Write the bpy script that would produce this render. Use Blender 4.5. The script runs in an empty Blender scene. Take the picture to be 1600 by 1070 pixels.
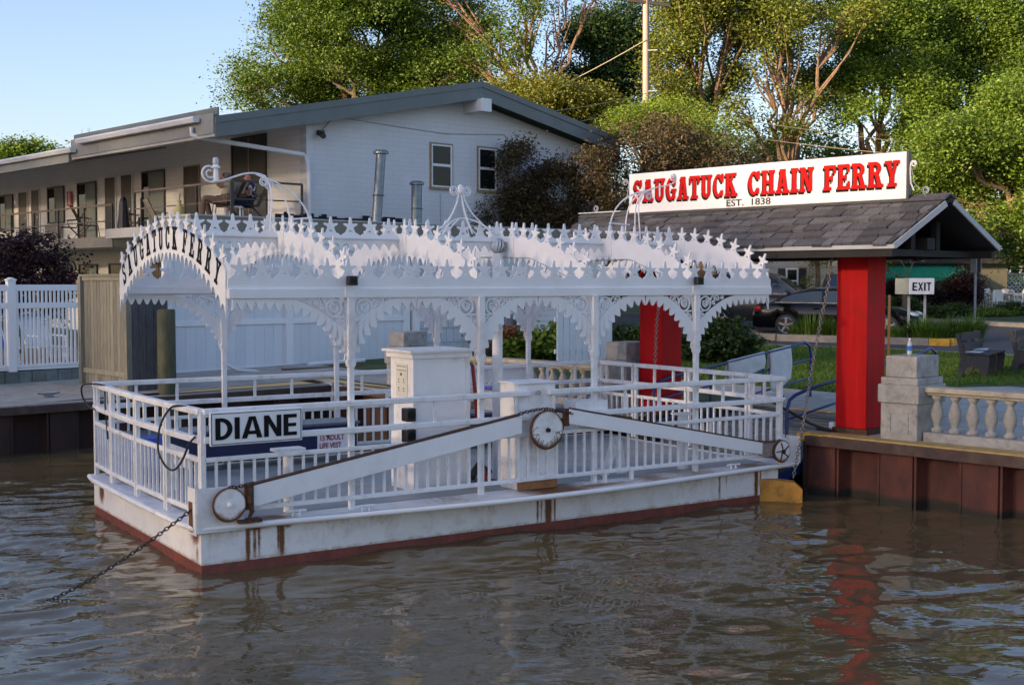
import bpy, bmesh, math, random
import numpy as np
from mathutils import Vector, Matrix
R = math.radians
PI = math.pi
random.seed(7)
rng = np.random.default_rng(11)
scene = bpy.context.scene
col = scene.collection

# ---------------------------------------------------------------- camera, sky, sun, exposure
cam_d = bpy.data.cameras.new('camera')
cam = bpy.data.objects.new('camera', cam_d)
col.objects.link(cam)
CAM_H = 2.87
cam.location = (0, 0, CAM_H)
cam.rotation_euler = (R(90) - math.atan(95 / 1950), 0, 0)
cam_d.sensor_width = 36
cam_d.lens = 1950 / 1600 * 36
cam_d.clip_start = 0.1
cam_d.clip_end = 1500
scene.camera = cam

SUN_EL, SUN_AZ = 12.5, 238.0          # azimuth clockwise from +Y: the evening sun stands low to the left, behind the camera
world = bpy.data.worlds.new('World')
scene.world = world
world.use_nodes = True
wn = world.node_tree.nodes
wn.clear()
sky = wn.new('ShaderNodeTexSky')
sky.sky_type = 'NISHITA'
sky.sun_disc = False
sky.sun_elevation = R(SUN_EL)
sky.sun_rotation = R(SUN_AZ)
sky.air_density = 1.0
sky.dust_density = 1.3
sky.ozone_density = 2.6
bg = wn.new('ShaderNodeBackground')
bg.inputs['Strength'].default_value = 0.13
wo = wn.new('ShaderNodeOutputWorld')
tint = wn.new('ShaderNodeMix'); tint.data_type = 'RGBA'; tint.blend_type = 'MULTIPLY'; tint.inputs[0].default_value = 1
tint.inputs[7].default_value = (1.12, .945, .95, 1)      # tuned colour multiplier over the sky, like a white balance
world.node_tree.links.new(sky.outputs[0], tint.inputs[6])
world.node_tree.links.new(tint.outputs[2], bg.inputs[0])
world.node_tree.links.new(bg.outputs[0], wo.inputs[0])
sun_d = bpy.data.lights.new('sun', 'SUN')
sun = bpy.data.objects.new('sun', sun_d)
col.objects.link(sun)
sun_d.energy = 5.0
sun_d.angle = R(2.2)
sun_d.color = (1.0, 0.74, 0.46)
a = R(SUN_AZ)
SUN_DIR = Vector((math.sin(a) * math.cos(R(SUN_EL)), math.cos(a) * math.cos(R(SUN_EL)), math.sin(R(SUN_EL))))
sun.rotation_euler = SUN_DIR.to_track_quat('Z', 'Y').to_euler()
scene.view_settings.view_transform = 'Standard'
scene.view_settings.look = 'None'
scene.view_settings.gamma = 1
scene.view_settings.use_curve_mapping = False
scene.view_settings.exposure = 1.38

# ---------------------------------------------------------------- frames of reference (metres)
class Frame:
    def __init__(s, o, deg):
        s.o = Vector((o[0], o[1], 0)); s.a = R(deg); s.c = math.cos(s.a); s.s = math.sin(s.a)
    def w(s, p):
        return Vector((s.o.x + s.c * p[0] - s.s * p[1], s.o.y + s.s * p[0] + s.c * p[1], p[2]))
    def inv(s, x, y):
        dx, dy = x - s.o.x, y - s.o.y
        return (s.c * dx + s.s * dy, -s.s * dx + s.c * dy)
FER = Frame((-3.043, 12.109), 32.98)     # ferry: x along its length, y to its far side
SHO = Frame((3.991, 16.807), -46.69)     # shore: x along the bulkhead to the near right, y inland
WLD = Frame((0, 0), 0)

def link(o, parent=None):
    col.objects.link(o)
    if parent is not None: o.parent = parent
    return o

class Thing:
    def __init__(s, name, label, cat, base=(0, 0, 0), fr=WLD, group=None, rot=0, kind=None):
        o = bpy.data.objects.new(name, None)
        o.empty_display_size = 0.2
        s.o = link(o); s.base = Vector(base); s.fr = fr
        o.location = fr.w(base); o.rotation_euler = (0, 0, fr.a + rot)
        if label: o['label'] = label
        if cat: o['category'] = cat
        if group: o['group'] = group
        if kind: o['kind'] = kind
    def part(s, name, mb, mat, parent=None, label=None, smooth=False, bevel=0, kind=None):
        ob = mb.build(name, mat, s.base, smooth, bevel)
        link(ob, parent or s.o)
        if label: ob['label'] = label
        if kind: ob['kind'] = kind
        return ob
    def inst(s, name, mesh, loc, rot=(0, 0, 0), scale=None, parent=None, label=None):
        ob = bpy.data.objects.new(name, mesh)
        link(ob, parent or s.o)
        ob.location = Vector(loc) - s.base; ob.rotation_euler = rot
        if scale: ob.scale = scale
        if label: ob['label'] = label
        return ob

def single(name, mb, mat, label, cat, base=(0, 0, 0), fr=WLD, group=None, kind=None, smooth=False, bevel=0, parent=None):
    ob = mb.build(name, mat, Vector(base), smooth, bevel)
    link(ob, parent)
    if parent is None:
        ob.location = fr.w(base); ob.rotation_euler = (0, 0, fr.a)
    if label: ob['label'] = label
    if cat: ob['category'] = cat
    if group: ob['group'] = group
    if kind: ob['kind'] = kind
    return ob

def copy_tree(o, parent=None):
    c = o.copy(); col.objects.link(c)
    c.parent = parent
    for ch in list(o.children): copy_tree(ch, c)
    return c

class MB:
    """collects simple shapes into one mesh"""
    def __init__(s): s.v = []; s.f = []
    def add(s, vs, fs):
        n = len(s.v); s.v += [tuple(p) for p in vs]; s.f += [tuple(i + n for i in f) for f in fs]; return s
    def box(s, x0, x1, y0, y1, z0, z1):
        return s.add([(x0, y0, z0), (x1, y0, z0), (x1, y1, z0), (x0, y1, z0), (x0, y0, z1), (x1, y0, z1), (x1, y1, z1), (x0, y1, z1)],
                     [(0, 3, 2, 1), (4, 5, 6, 7), (0, 1, 5, 4), (1, 2, 6, 5), (2, 3, 7, 6), (3, 0, 4, 7)])
    def bar(s, p, q, w, h, up=(0, 0, 1)):
        p, q = Vector(p), Vector(q); d = (q - p).normalized(); x = d.cross(Vector(up)).normalized() * (w / 2)
        y = x.cross(d).normalized() * (h / 2)
        c = [p - x - y, p + x - y, p + x + y, p - x + y, q - x - y, q + x - y, q + x + y, q - x + y]
        return s.add(c, [(0, 1, 2, 3), (7, 6, 5, 4), (0, 4, 5, 1), (1, 5, 6, 2), (2, 6, 7, 3), (3, 7, 4, 0)])
    def tube(s, pts, r, n=8, closed=False, cap=True):
        pts = [Vector(p) for p in pts]; N = len(pts)
        rs = r if isinstance(r, (list, tuple)) else [r] * N
        prev = None; vs = []
        for i in range(N):
            if closed: t = pts[(i + 1) % N] - pts[i - 1]
            else: t = pts[min(i + 1, N - 1)] - pts[max(i - 1, 0)]
            t = t.normalized() if t.length > 1e-9 else Vector((0, 0, 1))
            if prev is None:
                prev = t.orthogonal().normalized()
            prev = (prev - t * prev.dot(t))
            prev = prev.normalized() if prev.length > 1e-6 else t.orthogonal().normalized()
            b = t.cross(prev)
            for k in range(n):
                an = 2 * PI * k / n
                vs.append(pts[i] + (prev * math.cos(an) + b * math.sin(an)) * rs[i])
        fs = []
        for i in range(N if closed else N - 1):
            j = (i + 1) % N
            for k in range(n):
                fs.append((i * n + k, i * n + (k + 1) % n, j * n + (k + 1) % n, j * n + k))
        if cap and not closed:
            fs.append(tuple(range(n))[::-1]); fs.append(tuple((N - 1) * n + k for k in range(n)))
        return s.add(vs, fs)
    def cyl(s, p, q, r, n=16, r2=None): return s.tube([p, q], [r, r if r2 is None else r2], n)
    def lathe(s, c, prof, n=16):
        vs = []; fs = []
        for (r, z) in prof:
            for k in range(n):
                an = 2 * PI * k / n
                vs.append((c[0] + r * math.cos(an), c[1] + r * math.sin(an), c[2] + z))
        for i in range(len(prof) - 1):
            for k in range(n):
                fs.append((i * n + k, i * n + (k + 1) % n, (i + 1) * n + (k + 1) % n, (i + 1) * n + k))
        fs.append(tuple(range(n))[::-1]); fs.append(tuple((len(prof) - 1) * n + k for k in range(n)))
        return s.add(vs, fs)
    def prism(s, pts, O, X, Y, th):
        """outline pts (2d) in the plane O + x X + y Y, thickened by th along X x Y"""
        O, X, Y = Vector(O), Vector(X), Vector(Y); N = X.cross(Y).normalized() * th
        n = len(pts)
        ar = sum(pts[i][0] * pts[(i + 1) % n][1] - pts[(i + 1) % n][0] * pts[i][1] for i in range(n))
        if ar < 0: pts = pts[::-1]
        f = [O + X * a + Y * b for a, b in pts]
        vs = f + [p + N for p in f]
        fs = [tuple(range(n))[::-1], tuple(range(n, 2 * n))] + [(i, (i + 1) % n, n + (i + 1) % n, n + i) for i in range(n)]
        return s.add(vs, fs)
    def strip(s, outer, inner, O, X, Y, th):
        """a band between two polylines of equal length, thickened: good for arched boards with a cut edge"""
        O, X, Y = Vector(O), Vector(X), Vector(Y); N = X.cross(Y).normalized() * th
        n = len(outer); P = lambda p: O + X * p[0] + Y * p[1]
        a = [P(p) for p in outer]; b = [P(p) for p in inner]
        vs = a + b + [p + N for p in a] + [p + N for p in b]; fs = []
        for i in range(n - 1):
            fs += [(i, i + 1, n + i + 1, n + i), (2 * n + i, 3 * n + i, 3 * n + i + 1, 2 * n + i + 1),
                   (i, 2 * n + i, 2 * n + i + 1, i + 1), (n + i, n + i + 1, 3 * n + i + 1, 3 * n + i)]
        fs += [(0, n, 3 * n, 2 * n), (n - 1, 3 * n - 1, 4 * n - 1, 2 * n - 1)]
        return s.add(vs, fs)
    def ball(s, c, r, n=10, m=8, sc=(1, 1, 1)):
        vs = []; fs = []
        for i in range(m + 1):
            ph = PI * i / m
            for k in range(n):
                th = 2 * PI * k / n
                vs.append((c[0] + r * sc[0] * math.sin(ph) * math.cos(th), c[1] + r * sc[1] * math.sin(ph) * math.sin(th), c[2] + r * sc[2] * math.cos(ph)))
        for i in range(m):
            for k in range(n): fs.append((i * n + k, (i + 1) * n + k, (i + 1) * n + (k + 1) % n, i * n + (k + 1) % n))
        return s.add(vs, fs)
    def mesh(s, name, base=(0, 0, 0), smooth=False):
        me = bpy.data.meshes.new(name)
        me.from_pydata([(p[0] - base[0], p[1] - base[1], p[2] - base[2]) for p in s.v], [], s.f)
        bm = bmesh.new(); bm.from_mesh(me)
        bmesh.ops.recalc_face_normals(bm, faces=bm.faces); bm.to_mesh(me); bm.free()
        if smooth:
            me.polygons.foreach_set('use_smooth', [True] * len(me.polygons))
        return me
    def build(s, name, mat, base=(0, 0, 0), smooth=False, bevel=0):
        me = s.mesh(name, base, smooth)
        if mat: me.materials.append(mat)
        ob = bpy.data.objects.new(name, me)
        if smooth:
            m = ob.modifiers.new('edge', 'EDGE_SPLIT'); m.split_angle = R(38)
        if bevel:
            b = ob.modifiers.new('bevel', 'BEVEL'); b.width = bevel; b.segments = 2; b.limit_method = 'ANGLE'; b.angle_limit = R(50)
        return ob

def smooth_path(pts, k=6):
    P = [Vector(p) for p in pts]; out = []
    for i in range(len(P) - 1):
        a, b, c, d = P[max(i - 1, 0)], P[i], P[i + 1], P[min(i + 2, len(P) - 1)]
        for j in range(k):
            t = j / k
            out.append(.5 * ((2 * b) + (c - a) * t + (2 * a - 5 * b + 4 * c - d) * t * t + (3 * b - a - 3 * c + d) * t ** 3))
    return out + [P[-1]]
def me_of(mb, name, mat, smooth=False):
    me = mb.mesh(name, (0, 0, 0), smooth); me.materials.append(mat); return me

def fastmesh(name, verts, faces4, mat, smooth=False):
    """numpy verts (n,3), quads (m,4) or tris (m,3)"""
    me = bpy.data.meshes.new(name)
    nv, nf, k = len(verts), len(faces4), faces4.shape[1]
    me.vertices.add(nv); me.vertices.foreach_set('co', np.asarray(verts, np.float32).ravel())
    me.loops.add(nf * k); me.loops.foreach_set('vertex_index', np.asarray(faces4, np.int32).ravel())
    me.polygons.add(nf); me.polygons.foreach_set('loop_start', np.arange(0, nf * k, k, dtype=np.int32))
    me.polygons.foreach_set('loop_total', np.full(nf, k, np.int32))
    if smooth: me.polygons.foreach_set('use_smooth', np.ones(nf, bool))
    me.update(calc_edges=True)
    if mat: me.materials.append(mat)
    return me

# ---------------------------------------------------------------- materials
MATS = {}
def principled(name):
    m = bpy.data.materials.new(name); m.use_nodes = True
    nt = m.node_tree; b = nt.nodes['Principled BSDF']
    return m, nt, b
def N(nt, t, **k):
    n = nt.nodes.new(t)
    for a, v in k.items(): setattr(n, a, v)
    return n
def mixc(nt, fac, a, b, mode='MIX'):
    m = N(nt, 'ShaderNodeMix', data_type='RGBA', blend_type=mode)
    for i, x in ((0, fac), (6, a), (7, b)):
        if isinstance(x, (int, float)): m.inputs[i].default_value = x
        elif isinstance(x, tuple): m.inputs[i].default_value = x if len(x) == 4 else (*x, 1)
        else: nt.links.new(x, m.inputs[i])
    return m.outputs[2]
def math_(nt, op, a, b=0.0, c=0.0):
    m = N(nt, 'ShaderNodeMath', operation=op)
    for i, x in enumerate((a, b, c)):
        if isinstance(x, (int, float)): m.inputs[i].default_value = x
        else: nt.links.new(x, m.inputs[i])
    return m.outputs[0]
def noise(nt, scale, detail=4, rough=.6, vec=None, stretch=None, obj=True):
    tc = N(nt, 'ShaderNodeTexCoord'); src = tc.outputs['Object'] if obj else tc.outputs['Generated']
    if vec is not None: src = vec
    if stretch:
        mp = N(nt, 'ShaderNodeMapping'); mp.inputs['Scale'].default_value = stretch
        nt.links.new(src, mp.inputs['Vector']); src = mp.outputs[0]
    n = N(nt, 'ShaderNodeTexNoise'); n.inputs['Scale'].default_value = scale
    n.inputs['Detail'].default_value = detail; n.inputs['Roughness'].default_value = rough
    nt.links.new(src, n.inputs['Vector'])
    return n.outputs['Fac']
def ramp(nt, x, stops):
    r = N(nt, 'ShaderNodeValToRGB'); nt.links.new(x, r.inputs[0]); e = r.color_ramp.elements
    while len(e) < len(stops): e.new(.5)
    for i, (p, c) in enumerate(stops):
        e[i].position = p; e[i].color = (*c, 1) if isinstance(c, tuple) else (c, c, c, 1)
    return r.outputs[0]
def bumpn(nt, b, h, strength=.3, dist=.01):
    bp = N(nt, 'ShaderNodeBump'); bp.inputs['Strength'].default_value = strength; bp.inputs['Distance'].default_value = dist
    nt.links.new(h, bp.inputs['Height']); nt.links.new(bp.outputs[0], b.inputs['Normal'])
def mat(name, c, rough=.6, metal=0, var=.15, vs=4., vary2=None, bump=0, bs=60., bd=.004, stretch=None, island=0, spec=.5, dirt=None, dirt_amt=.0, dirt_scale=3., rust=False, coat=0):
    if name in MATS: return MATS[name]
    m, nt, b = principled(name)
    dark = tuple(x * (1 - var) for x in c); lite = tuple(min(1, x * (1 + var * .6)) for x in c)
    if vary2: dark = vary2
    cl = ramp(nt, noise(nt, vs, 5, .65, stretch=stretch), [(.3, dark), (.68, lite)])
    if island:
        g = N(nt, 'ShaderNodeObjectInfo'); g2 = N(nt, 'ShaderNodeNewGeometry')
        rnd = math_(nt, 'FRACT', math_(nt, 'ADD', g.outputs['Random'], g2.outputs['Random Per Island']))
        k = math_(nt, 'MULTIPLY_ADD', rnd, island * 2, 1 - island)
        v = N(nt, 'ShaderNodeVectorMath', operation='SCALE'); nt.links.new(cl, v.inputs[0]); nt.links.new(k, v.inputs['Scale']); cl = v.outputs[0]
    if dirt:
        f = ramp(nt, noise(nt, dirt_scale, 8, .7), [(.5, 0.), (.72, 1.)])
        cl = mixc(nt, math_(nt, 'MULTIPLY', f, dirt_amt), cl, dirt)
    if rust:
        at = N(nt, 'ShaderNodeAttribute', attribute_name='rust')
        nz = noise(nt, 14, 6, .7); nz2 = noise(nt, 60, 4, .7)
        f = math_(nt, 'ADD', at.outputs['Fac'], math_(nt, 'MULTIPLY_ADD', nz, .8, -.36))
        f = math_(nt, 'MULTIPLY', ramp(nt, f, [(.22, 0.), (.66, 1.)]), ramp(nt, at.outputs['Fac'], [(.02, 0.), (.16, 1.)]))
        rc = ramp(nt, nz2, [(.3, (.035, .014, .006)), (.55, (.17, .06, .018)), (.75, (.36, .17, .06))])
        st = math_(nt, 'ADD', at.outputs['Fac'], math_(nt, 'MULTIPLY_ADD', noise(nt, 7, 6, .7), .8, -.42))
        cl = mixc(nt, math_(nt, 'MULTIPLY', ramp(nt, st, [(.05, 0.), (.45, 1.)]), .62), cl, (.46, .30, .17))
        cl = mixc(nt, f, cl, rc)
    nt.links.new(cl, b.inputs['Base Color'])
    b.inputs['Roughness'].default_value = rough; b.inputs['Metallic'].default_value = metal
    b.inputs['Specular IOR Level'].default_value = spec
    if coat: b.inputs['Coat Weight'].default_value = coat; b.inputs['Coat Roughness'].default_value = .05
    if bump: bumpn(nt, b, noise(nt, bs, 5, .7, stretch=stretch), bump, bd)
    MATS[name] = m
    return m

WHITE = mat('painted_white_steel', (.80, .80, .80), .42, var=.05, vs=3, bump=.25, bs=25, bd=.003, dirt=(.36, .29, .21), dirt_amt=.5, dirt_scale=5)
WHITEB = mat('painted_white_board', (.82, .82, .82), .5, var=.04, vs=3, bump=.2, bs=12, bd=.004, dirt=(.5, .47, .42), dirt_amt=.22, dirt_scale=2.2)
RUSTW = mat('rust_streaked_white_paint', (.78, .78, .77), .45, var=.06, vs=3, bump=.3, bs=30, bd=.003, rust=True, dirt=(.36, .28, .19), dirt_amt=.5, dirt_scale=4)
BOOT = mat('red_boot_paint', (.20, .052, .035), .6, var=.35, vs=8, dirt=(.09, .05, .035), dirt_amt=.75, dirt_scale=5, bump=.2)
INK = mat('black_letter_paint', (.008, .008, .009), .75, var=.2, spec=.15)
BLACK = mat('black_paint', (.012, .012, .014), .4, var=.3)
RUBBER = mat('black_rubber', (.015, .015, .016), .6, var=.3)
RUSTY = mat('rusty_iron', (.095, .042, .020), .85, var=.6, vs=30, bump=.6, bs=80, vary2=(.03, .014, .009))
NAVY = mat('navy_painted_box', (.008, .016, .075), .28, var=.2, spec=.6)
BLUE = mat('blue_rail_paint', (.012, .035, .17), .4, var=.25, dirt=(.1, .05, .03), dirt_amt=.3, dirt_scale=9)
DECK = mat('grey_deck_paint', (.30, .33, .35), .5, var=.15, vs=2, dirt=(.12, .08, .05), dirt_amt=.4, dirt_scale=3)
STEELPILE = mat('rusty_sheet_pile', (.105, .026, .019), .7, var=.4, vs=2.2, vary2=(.035, .013, .011), stretch=(1, 1, .35), bump=.5, bs=25, dirt=(.03, .018, .014), dirt_amt=.7, dirt_scale=3)
def tide_line(m, z0=.10, dark=(.012, .011, .009)):
    nt = m.node_tree; b = nt.nodes['Principled BSDF']; src = b.inputs['Base Color'].links[0].from_socket
    tc = N(nt, 'ShaderNodeTexCoord'); sp = N(nt, 'ShaderNodeSeparateXYZ'); nt.links.new(tc.outputs['Object'], sp.inputs[0])
    h = math_(nt, 'ADD', sp.outputs[2], math_(nt, 'MULTIPLY_ADD', noise(nt, 3.5, 5, .7), .16, -.08))
    f = ramp(nt, math_(nt, 'MULTIPLY_ADD', h, -1, z0 + .5), [(.46, 0.), (.53, 1.)])
    sc = ramp(nt, noise(nt, 22, 6, .75, stretch=(1, 1, .25)), [(.60, 0.), (.68, 1.)])
    c2 = mixc(nt, math_(nt, 'MULTIPLY', sc, .5), src, (.20, .075, .035))
    nt.links.new(mixc(nt, f, c2, dark), b.inputs['Base Color'])
tide_line(STEELPILE)
STEELDARK = mat('shaded_dark_sheet_pile', (.040, .017, .013), .75, var=.4, vs=2.2, stretch=(1, 1, .35), bump=.5, bs=25)  # darker copy of the pile steel: the shade on these walls is in its colour
PILECAP = mat('pile_cap_steel', (.07, .04, .035), .7, var=.3, vs=6, dirt=(.12, .09, .06), dirt_amt=.5)
CONC = mat('weathered_concrete', (.37, .35, .31), .85, var=.22, vs=2.5, bump=.5, bs=60, dirt=(.14, .13, .11), dirt_amt=.65, dirt_scale=3.5)
CAST = mat('cast_stone', (.34, .335, .32), .85, var=.25, vs=5, bump=.5, bs=70, dirt=(.10, .10, .09), dirt_amt=.65, dirt_scale=7)
CAPY = mat('lichened_stone_rail', (.37, .34, .28), .9, var=.25, vs=6, bump=.6, bs=60, dirt=(.14, .13, .10), dirt_amt=.7, dirt_scale=9)
YELLOW = mat('worn_yellow_paint', (.62, .34, .03), .6, var=.2, vs=6, dirt=(.16, .08, .03), dirt_amt=.7, dirt_scale=7)
YEDGE = mat('yellow_edge_strip', (.45, .31, .10), .7, var=.2, vs=6, dirt=(.22, .18, .12), dirt_amt=.9, dirt_scale=9)
RED = mat('red_painted_wood', (.50, .008, .010), .6, spec=.12, var=.22, vs=2, stretch=(5, 5, .3), bump=.3, bs=25, dirt=(.20, .02, .018), dirt_amt=.45, dirt_scale=3)
REDL = mat('red_letter_paint', (.52, .004, .004), .6, var=.06, spec=.12)
SIGNW = mat('white_sign_panel', (.80, .80, .82), .4, var=.03)
SHAKE = mat('cedar_shake', (.135, .135, .14), .9, var=.45, vs=16, stretch=(9, 1, 1), island=.38, bump=.8, bs=60, bd=.006, vary2=(.06, .055, .055))
DARKWOOD = mat('dark_soffit_board', (.018, .016, .014), .8, var=.4)
GREYTRIM = mat('grey_trim', (.42, .44, .45), .6, var=.12)
MOTELW = mat('motel_white_block', (.70, .69, .67), .7, var=.06, vs=1.2, bump=.2, bs=20)
FASCIA = mat('grey_green_roof_fascia', (.135, .160, .160), .55, var=.15, vs=1.5)
SOFFIT = mat('grey_soffit', (.42, .42, .40), .8, var=.12)
EAVE = mat('grey_eave_board', (.27, .28, .27), .8, var=.2, vs=3, dirt=(.10, .095, .08), dirt_amt=.5)
TAUPE = mat('taupe_fascia', (.22, .20, .165), .8, var=.15)
GUTTER = mat('white_gutter', (.72, .73, .74), .4, var=.06)
TAR = mat('black_tar', (.012, .013, .015), .8, var=.5, vs=20)
BRONZE = mat('dark_bronze_rail', (.045, .030, .022), .5, var=.3)
BROWNRAIL = mat('weathered_brown_rail', (.16, .11, .085), .7, var=.3, vs=9)
FRAMEW = mat('wood_window_frame', (.30, .22, .13), .6, var=.2)
DOORD = mat('dark_door', (.055, .045, .038), .5, var=.3)
GALV = mat('galvanised_flue', (.20, .24, .27), .42, metal=.6, var=.25, vs=7)
VINYL = mat('white_vinyl', (.80, .82, .84), .45, var=.03)
FENCEW = mat('sunlit_weathered_board', (.21, .20, .155), .85, var=.4, vs=6, stretch=(6, 6, .6), island=.28, bump=.6, bs=30, bd=.004, vary2=(.15, .135, .10))  # weathered boards, lightened in colour for the sun grazing the left panel
PILING = mat('mossy_piling', (.10, .10, .062), .95, var=.4, vs=9, stretch=(1, 1, .25), bump=.8, bs=50, bd=.008, vary2=(.045, .052, .030))
ASPH = mat('asphalt', (.055, .057, .063), .9, var=.2, vs=1.5, bump=.4, bs=200, dirt=(.09, .085, .08), dirt_amt=.4, dirt_scale=1)
KERB = mat('concrete_kerb', (.26, .24, .21), .9, var=.25, vs=4, bump=.3, dirt=(.12, .1, .08), dirt_amt=.5)
MULCH = mat('red_mulch', (.19, .045, .028), .95, var=.5, vs=40, bump=1, bs=90, bd=.02)
SOIL = mat('lawn_soil', (.035, .05, .016), .95, var=.4, vs=3)
CONDUIT = mat('grey_conduit', (.45, .47, .48), .5, var=.15)
BUMPER = mat('worn_orange_paint', (.50, .235, .03), .65, var=.25, vs=5, dirt=(.10, .055, .03), dirt_amt=.85, dirt_scale=6)
BARK = mat('sunlit_bark', (.15, .11, .075), .9, var=.45, vs=9, stretch=(4, 4, .6), bump=.8, bs=25, bd=.02, vary2=(.08, .055, .04))
POLEW = mat('utility_pole_wood', (.42, .33, .26), .85, var=.25, vs=5, stretch=(5, 5, .3), bump=.4)
CHROME = mat('bright_metal', (.6, .6, .62), .25, metal=1, var=.1)
ORANGE = mat('orange_rope_tag', (.6, .2, .02), .6, var=.2)

def glass(name, c=(.02, .025, .03), rough=.06, spec=.35):
    if name in MATS: return MATS[name]
    m, nt, b = principled(name)
    b.inputs['Base Color'].default_value = (*c, 1); b.inputs['Roughness'].default_value = rough
    b.inputs['Specular IOR Level'].default_value = spec
    MATS[name] = m; return m
GLASSD = glass('dark_window_glass', (.012, .014, .013), .03, .22)
CURTAIN = mat('curtained_glass', (.17, .20, .19), .6, var=.25, vs=8, stretch=(9, 9, .3))
SCREEND = mat('curtain_folds_behind_glass', (.05, .045, .04), .4, var=.6, vs=14, stretch=(9, 9, .2))

def leafmat(name, c1, c2, trans=.24, tc=None, rough=.55):
    m, nt, b = principled(name)
    g = N(nt, 'ShaderNodeNewGeometry')
    cl = ramp(nt, g.outputs['Random Per Island'], [(0., c1), (1., c2)])
    nz = noise(nt, .8, 3, .5)
    cl = mixc(nt, 1.0, cl, ramp(nt, nz, [(.3, .80), (.7, 1.15)]), 'MULTIPLY')
    nt.links.new(cl, b.inputs['Base Color']); b.inputs['Roughness'].default_value = rough
    b.inputs['Specular IOR Level'].default_value = .35
    t = N(nt, 'ShaderNodeBsdfTranslucent'); nt.links.new(mixc(nt, 1., cl, tc or (1.5, 1.5, .55), 'MULTIPLY'), t.inputs[0])
    mx = N(nt, 'ShaderNodeMixShader'); mx.inputs[0].default_value = trans
    nt.links.new(b.outputs[0], mx.inputs[1]); nt.links.new(t.outputs[0], mx.inputs[2])
    nt.links.new(mx.outputs[0], nt.nodes['Material Output'].inputs[0])
    return m
LEAF_MAPLE = leafmat('maple_leaves', (.045, .100, .012), (.135, .200, .028))
LEAF_LOCUST = leafmat('locust_leaves', (.085, .125, .018), (.200, .225, .036))
LEAF_GREEN = leafmat('green_leaves', (.065, .130, .014), (.170, .250, .034))
LEAF_DARK = leafmat('dark_leaves', (.016, .045, .010), (.045, .085, .02), .2)
LEAF_OLIVE = leafmat('olive_leaves', (.10, .125, .016), (.21, .21, .04))
LEAF_LIME = leafmat('lime_leaves', (.12, .20, .02), (.22, .30, .035))
LEAF_BRONZE = leafmat('bronze_leaves', (.050, .048, .018), (.120, .085, .040), .2, (1.3, .9, .6))
LEAF_BURG = leafmat('burgundy_leaves', (.010, .004, .007), (.030, .009, .014), .1, (1.2, .6, .7))
LEAF_SHRUB = leafmat('shrub_leaves', (.020, .045, .010), (.070, .110, .025), .2)
GRASS = leafmat('grass_blades', (.05, .11, .015), (.12, .20, .03), .25)
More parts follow.
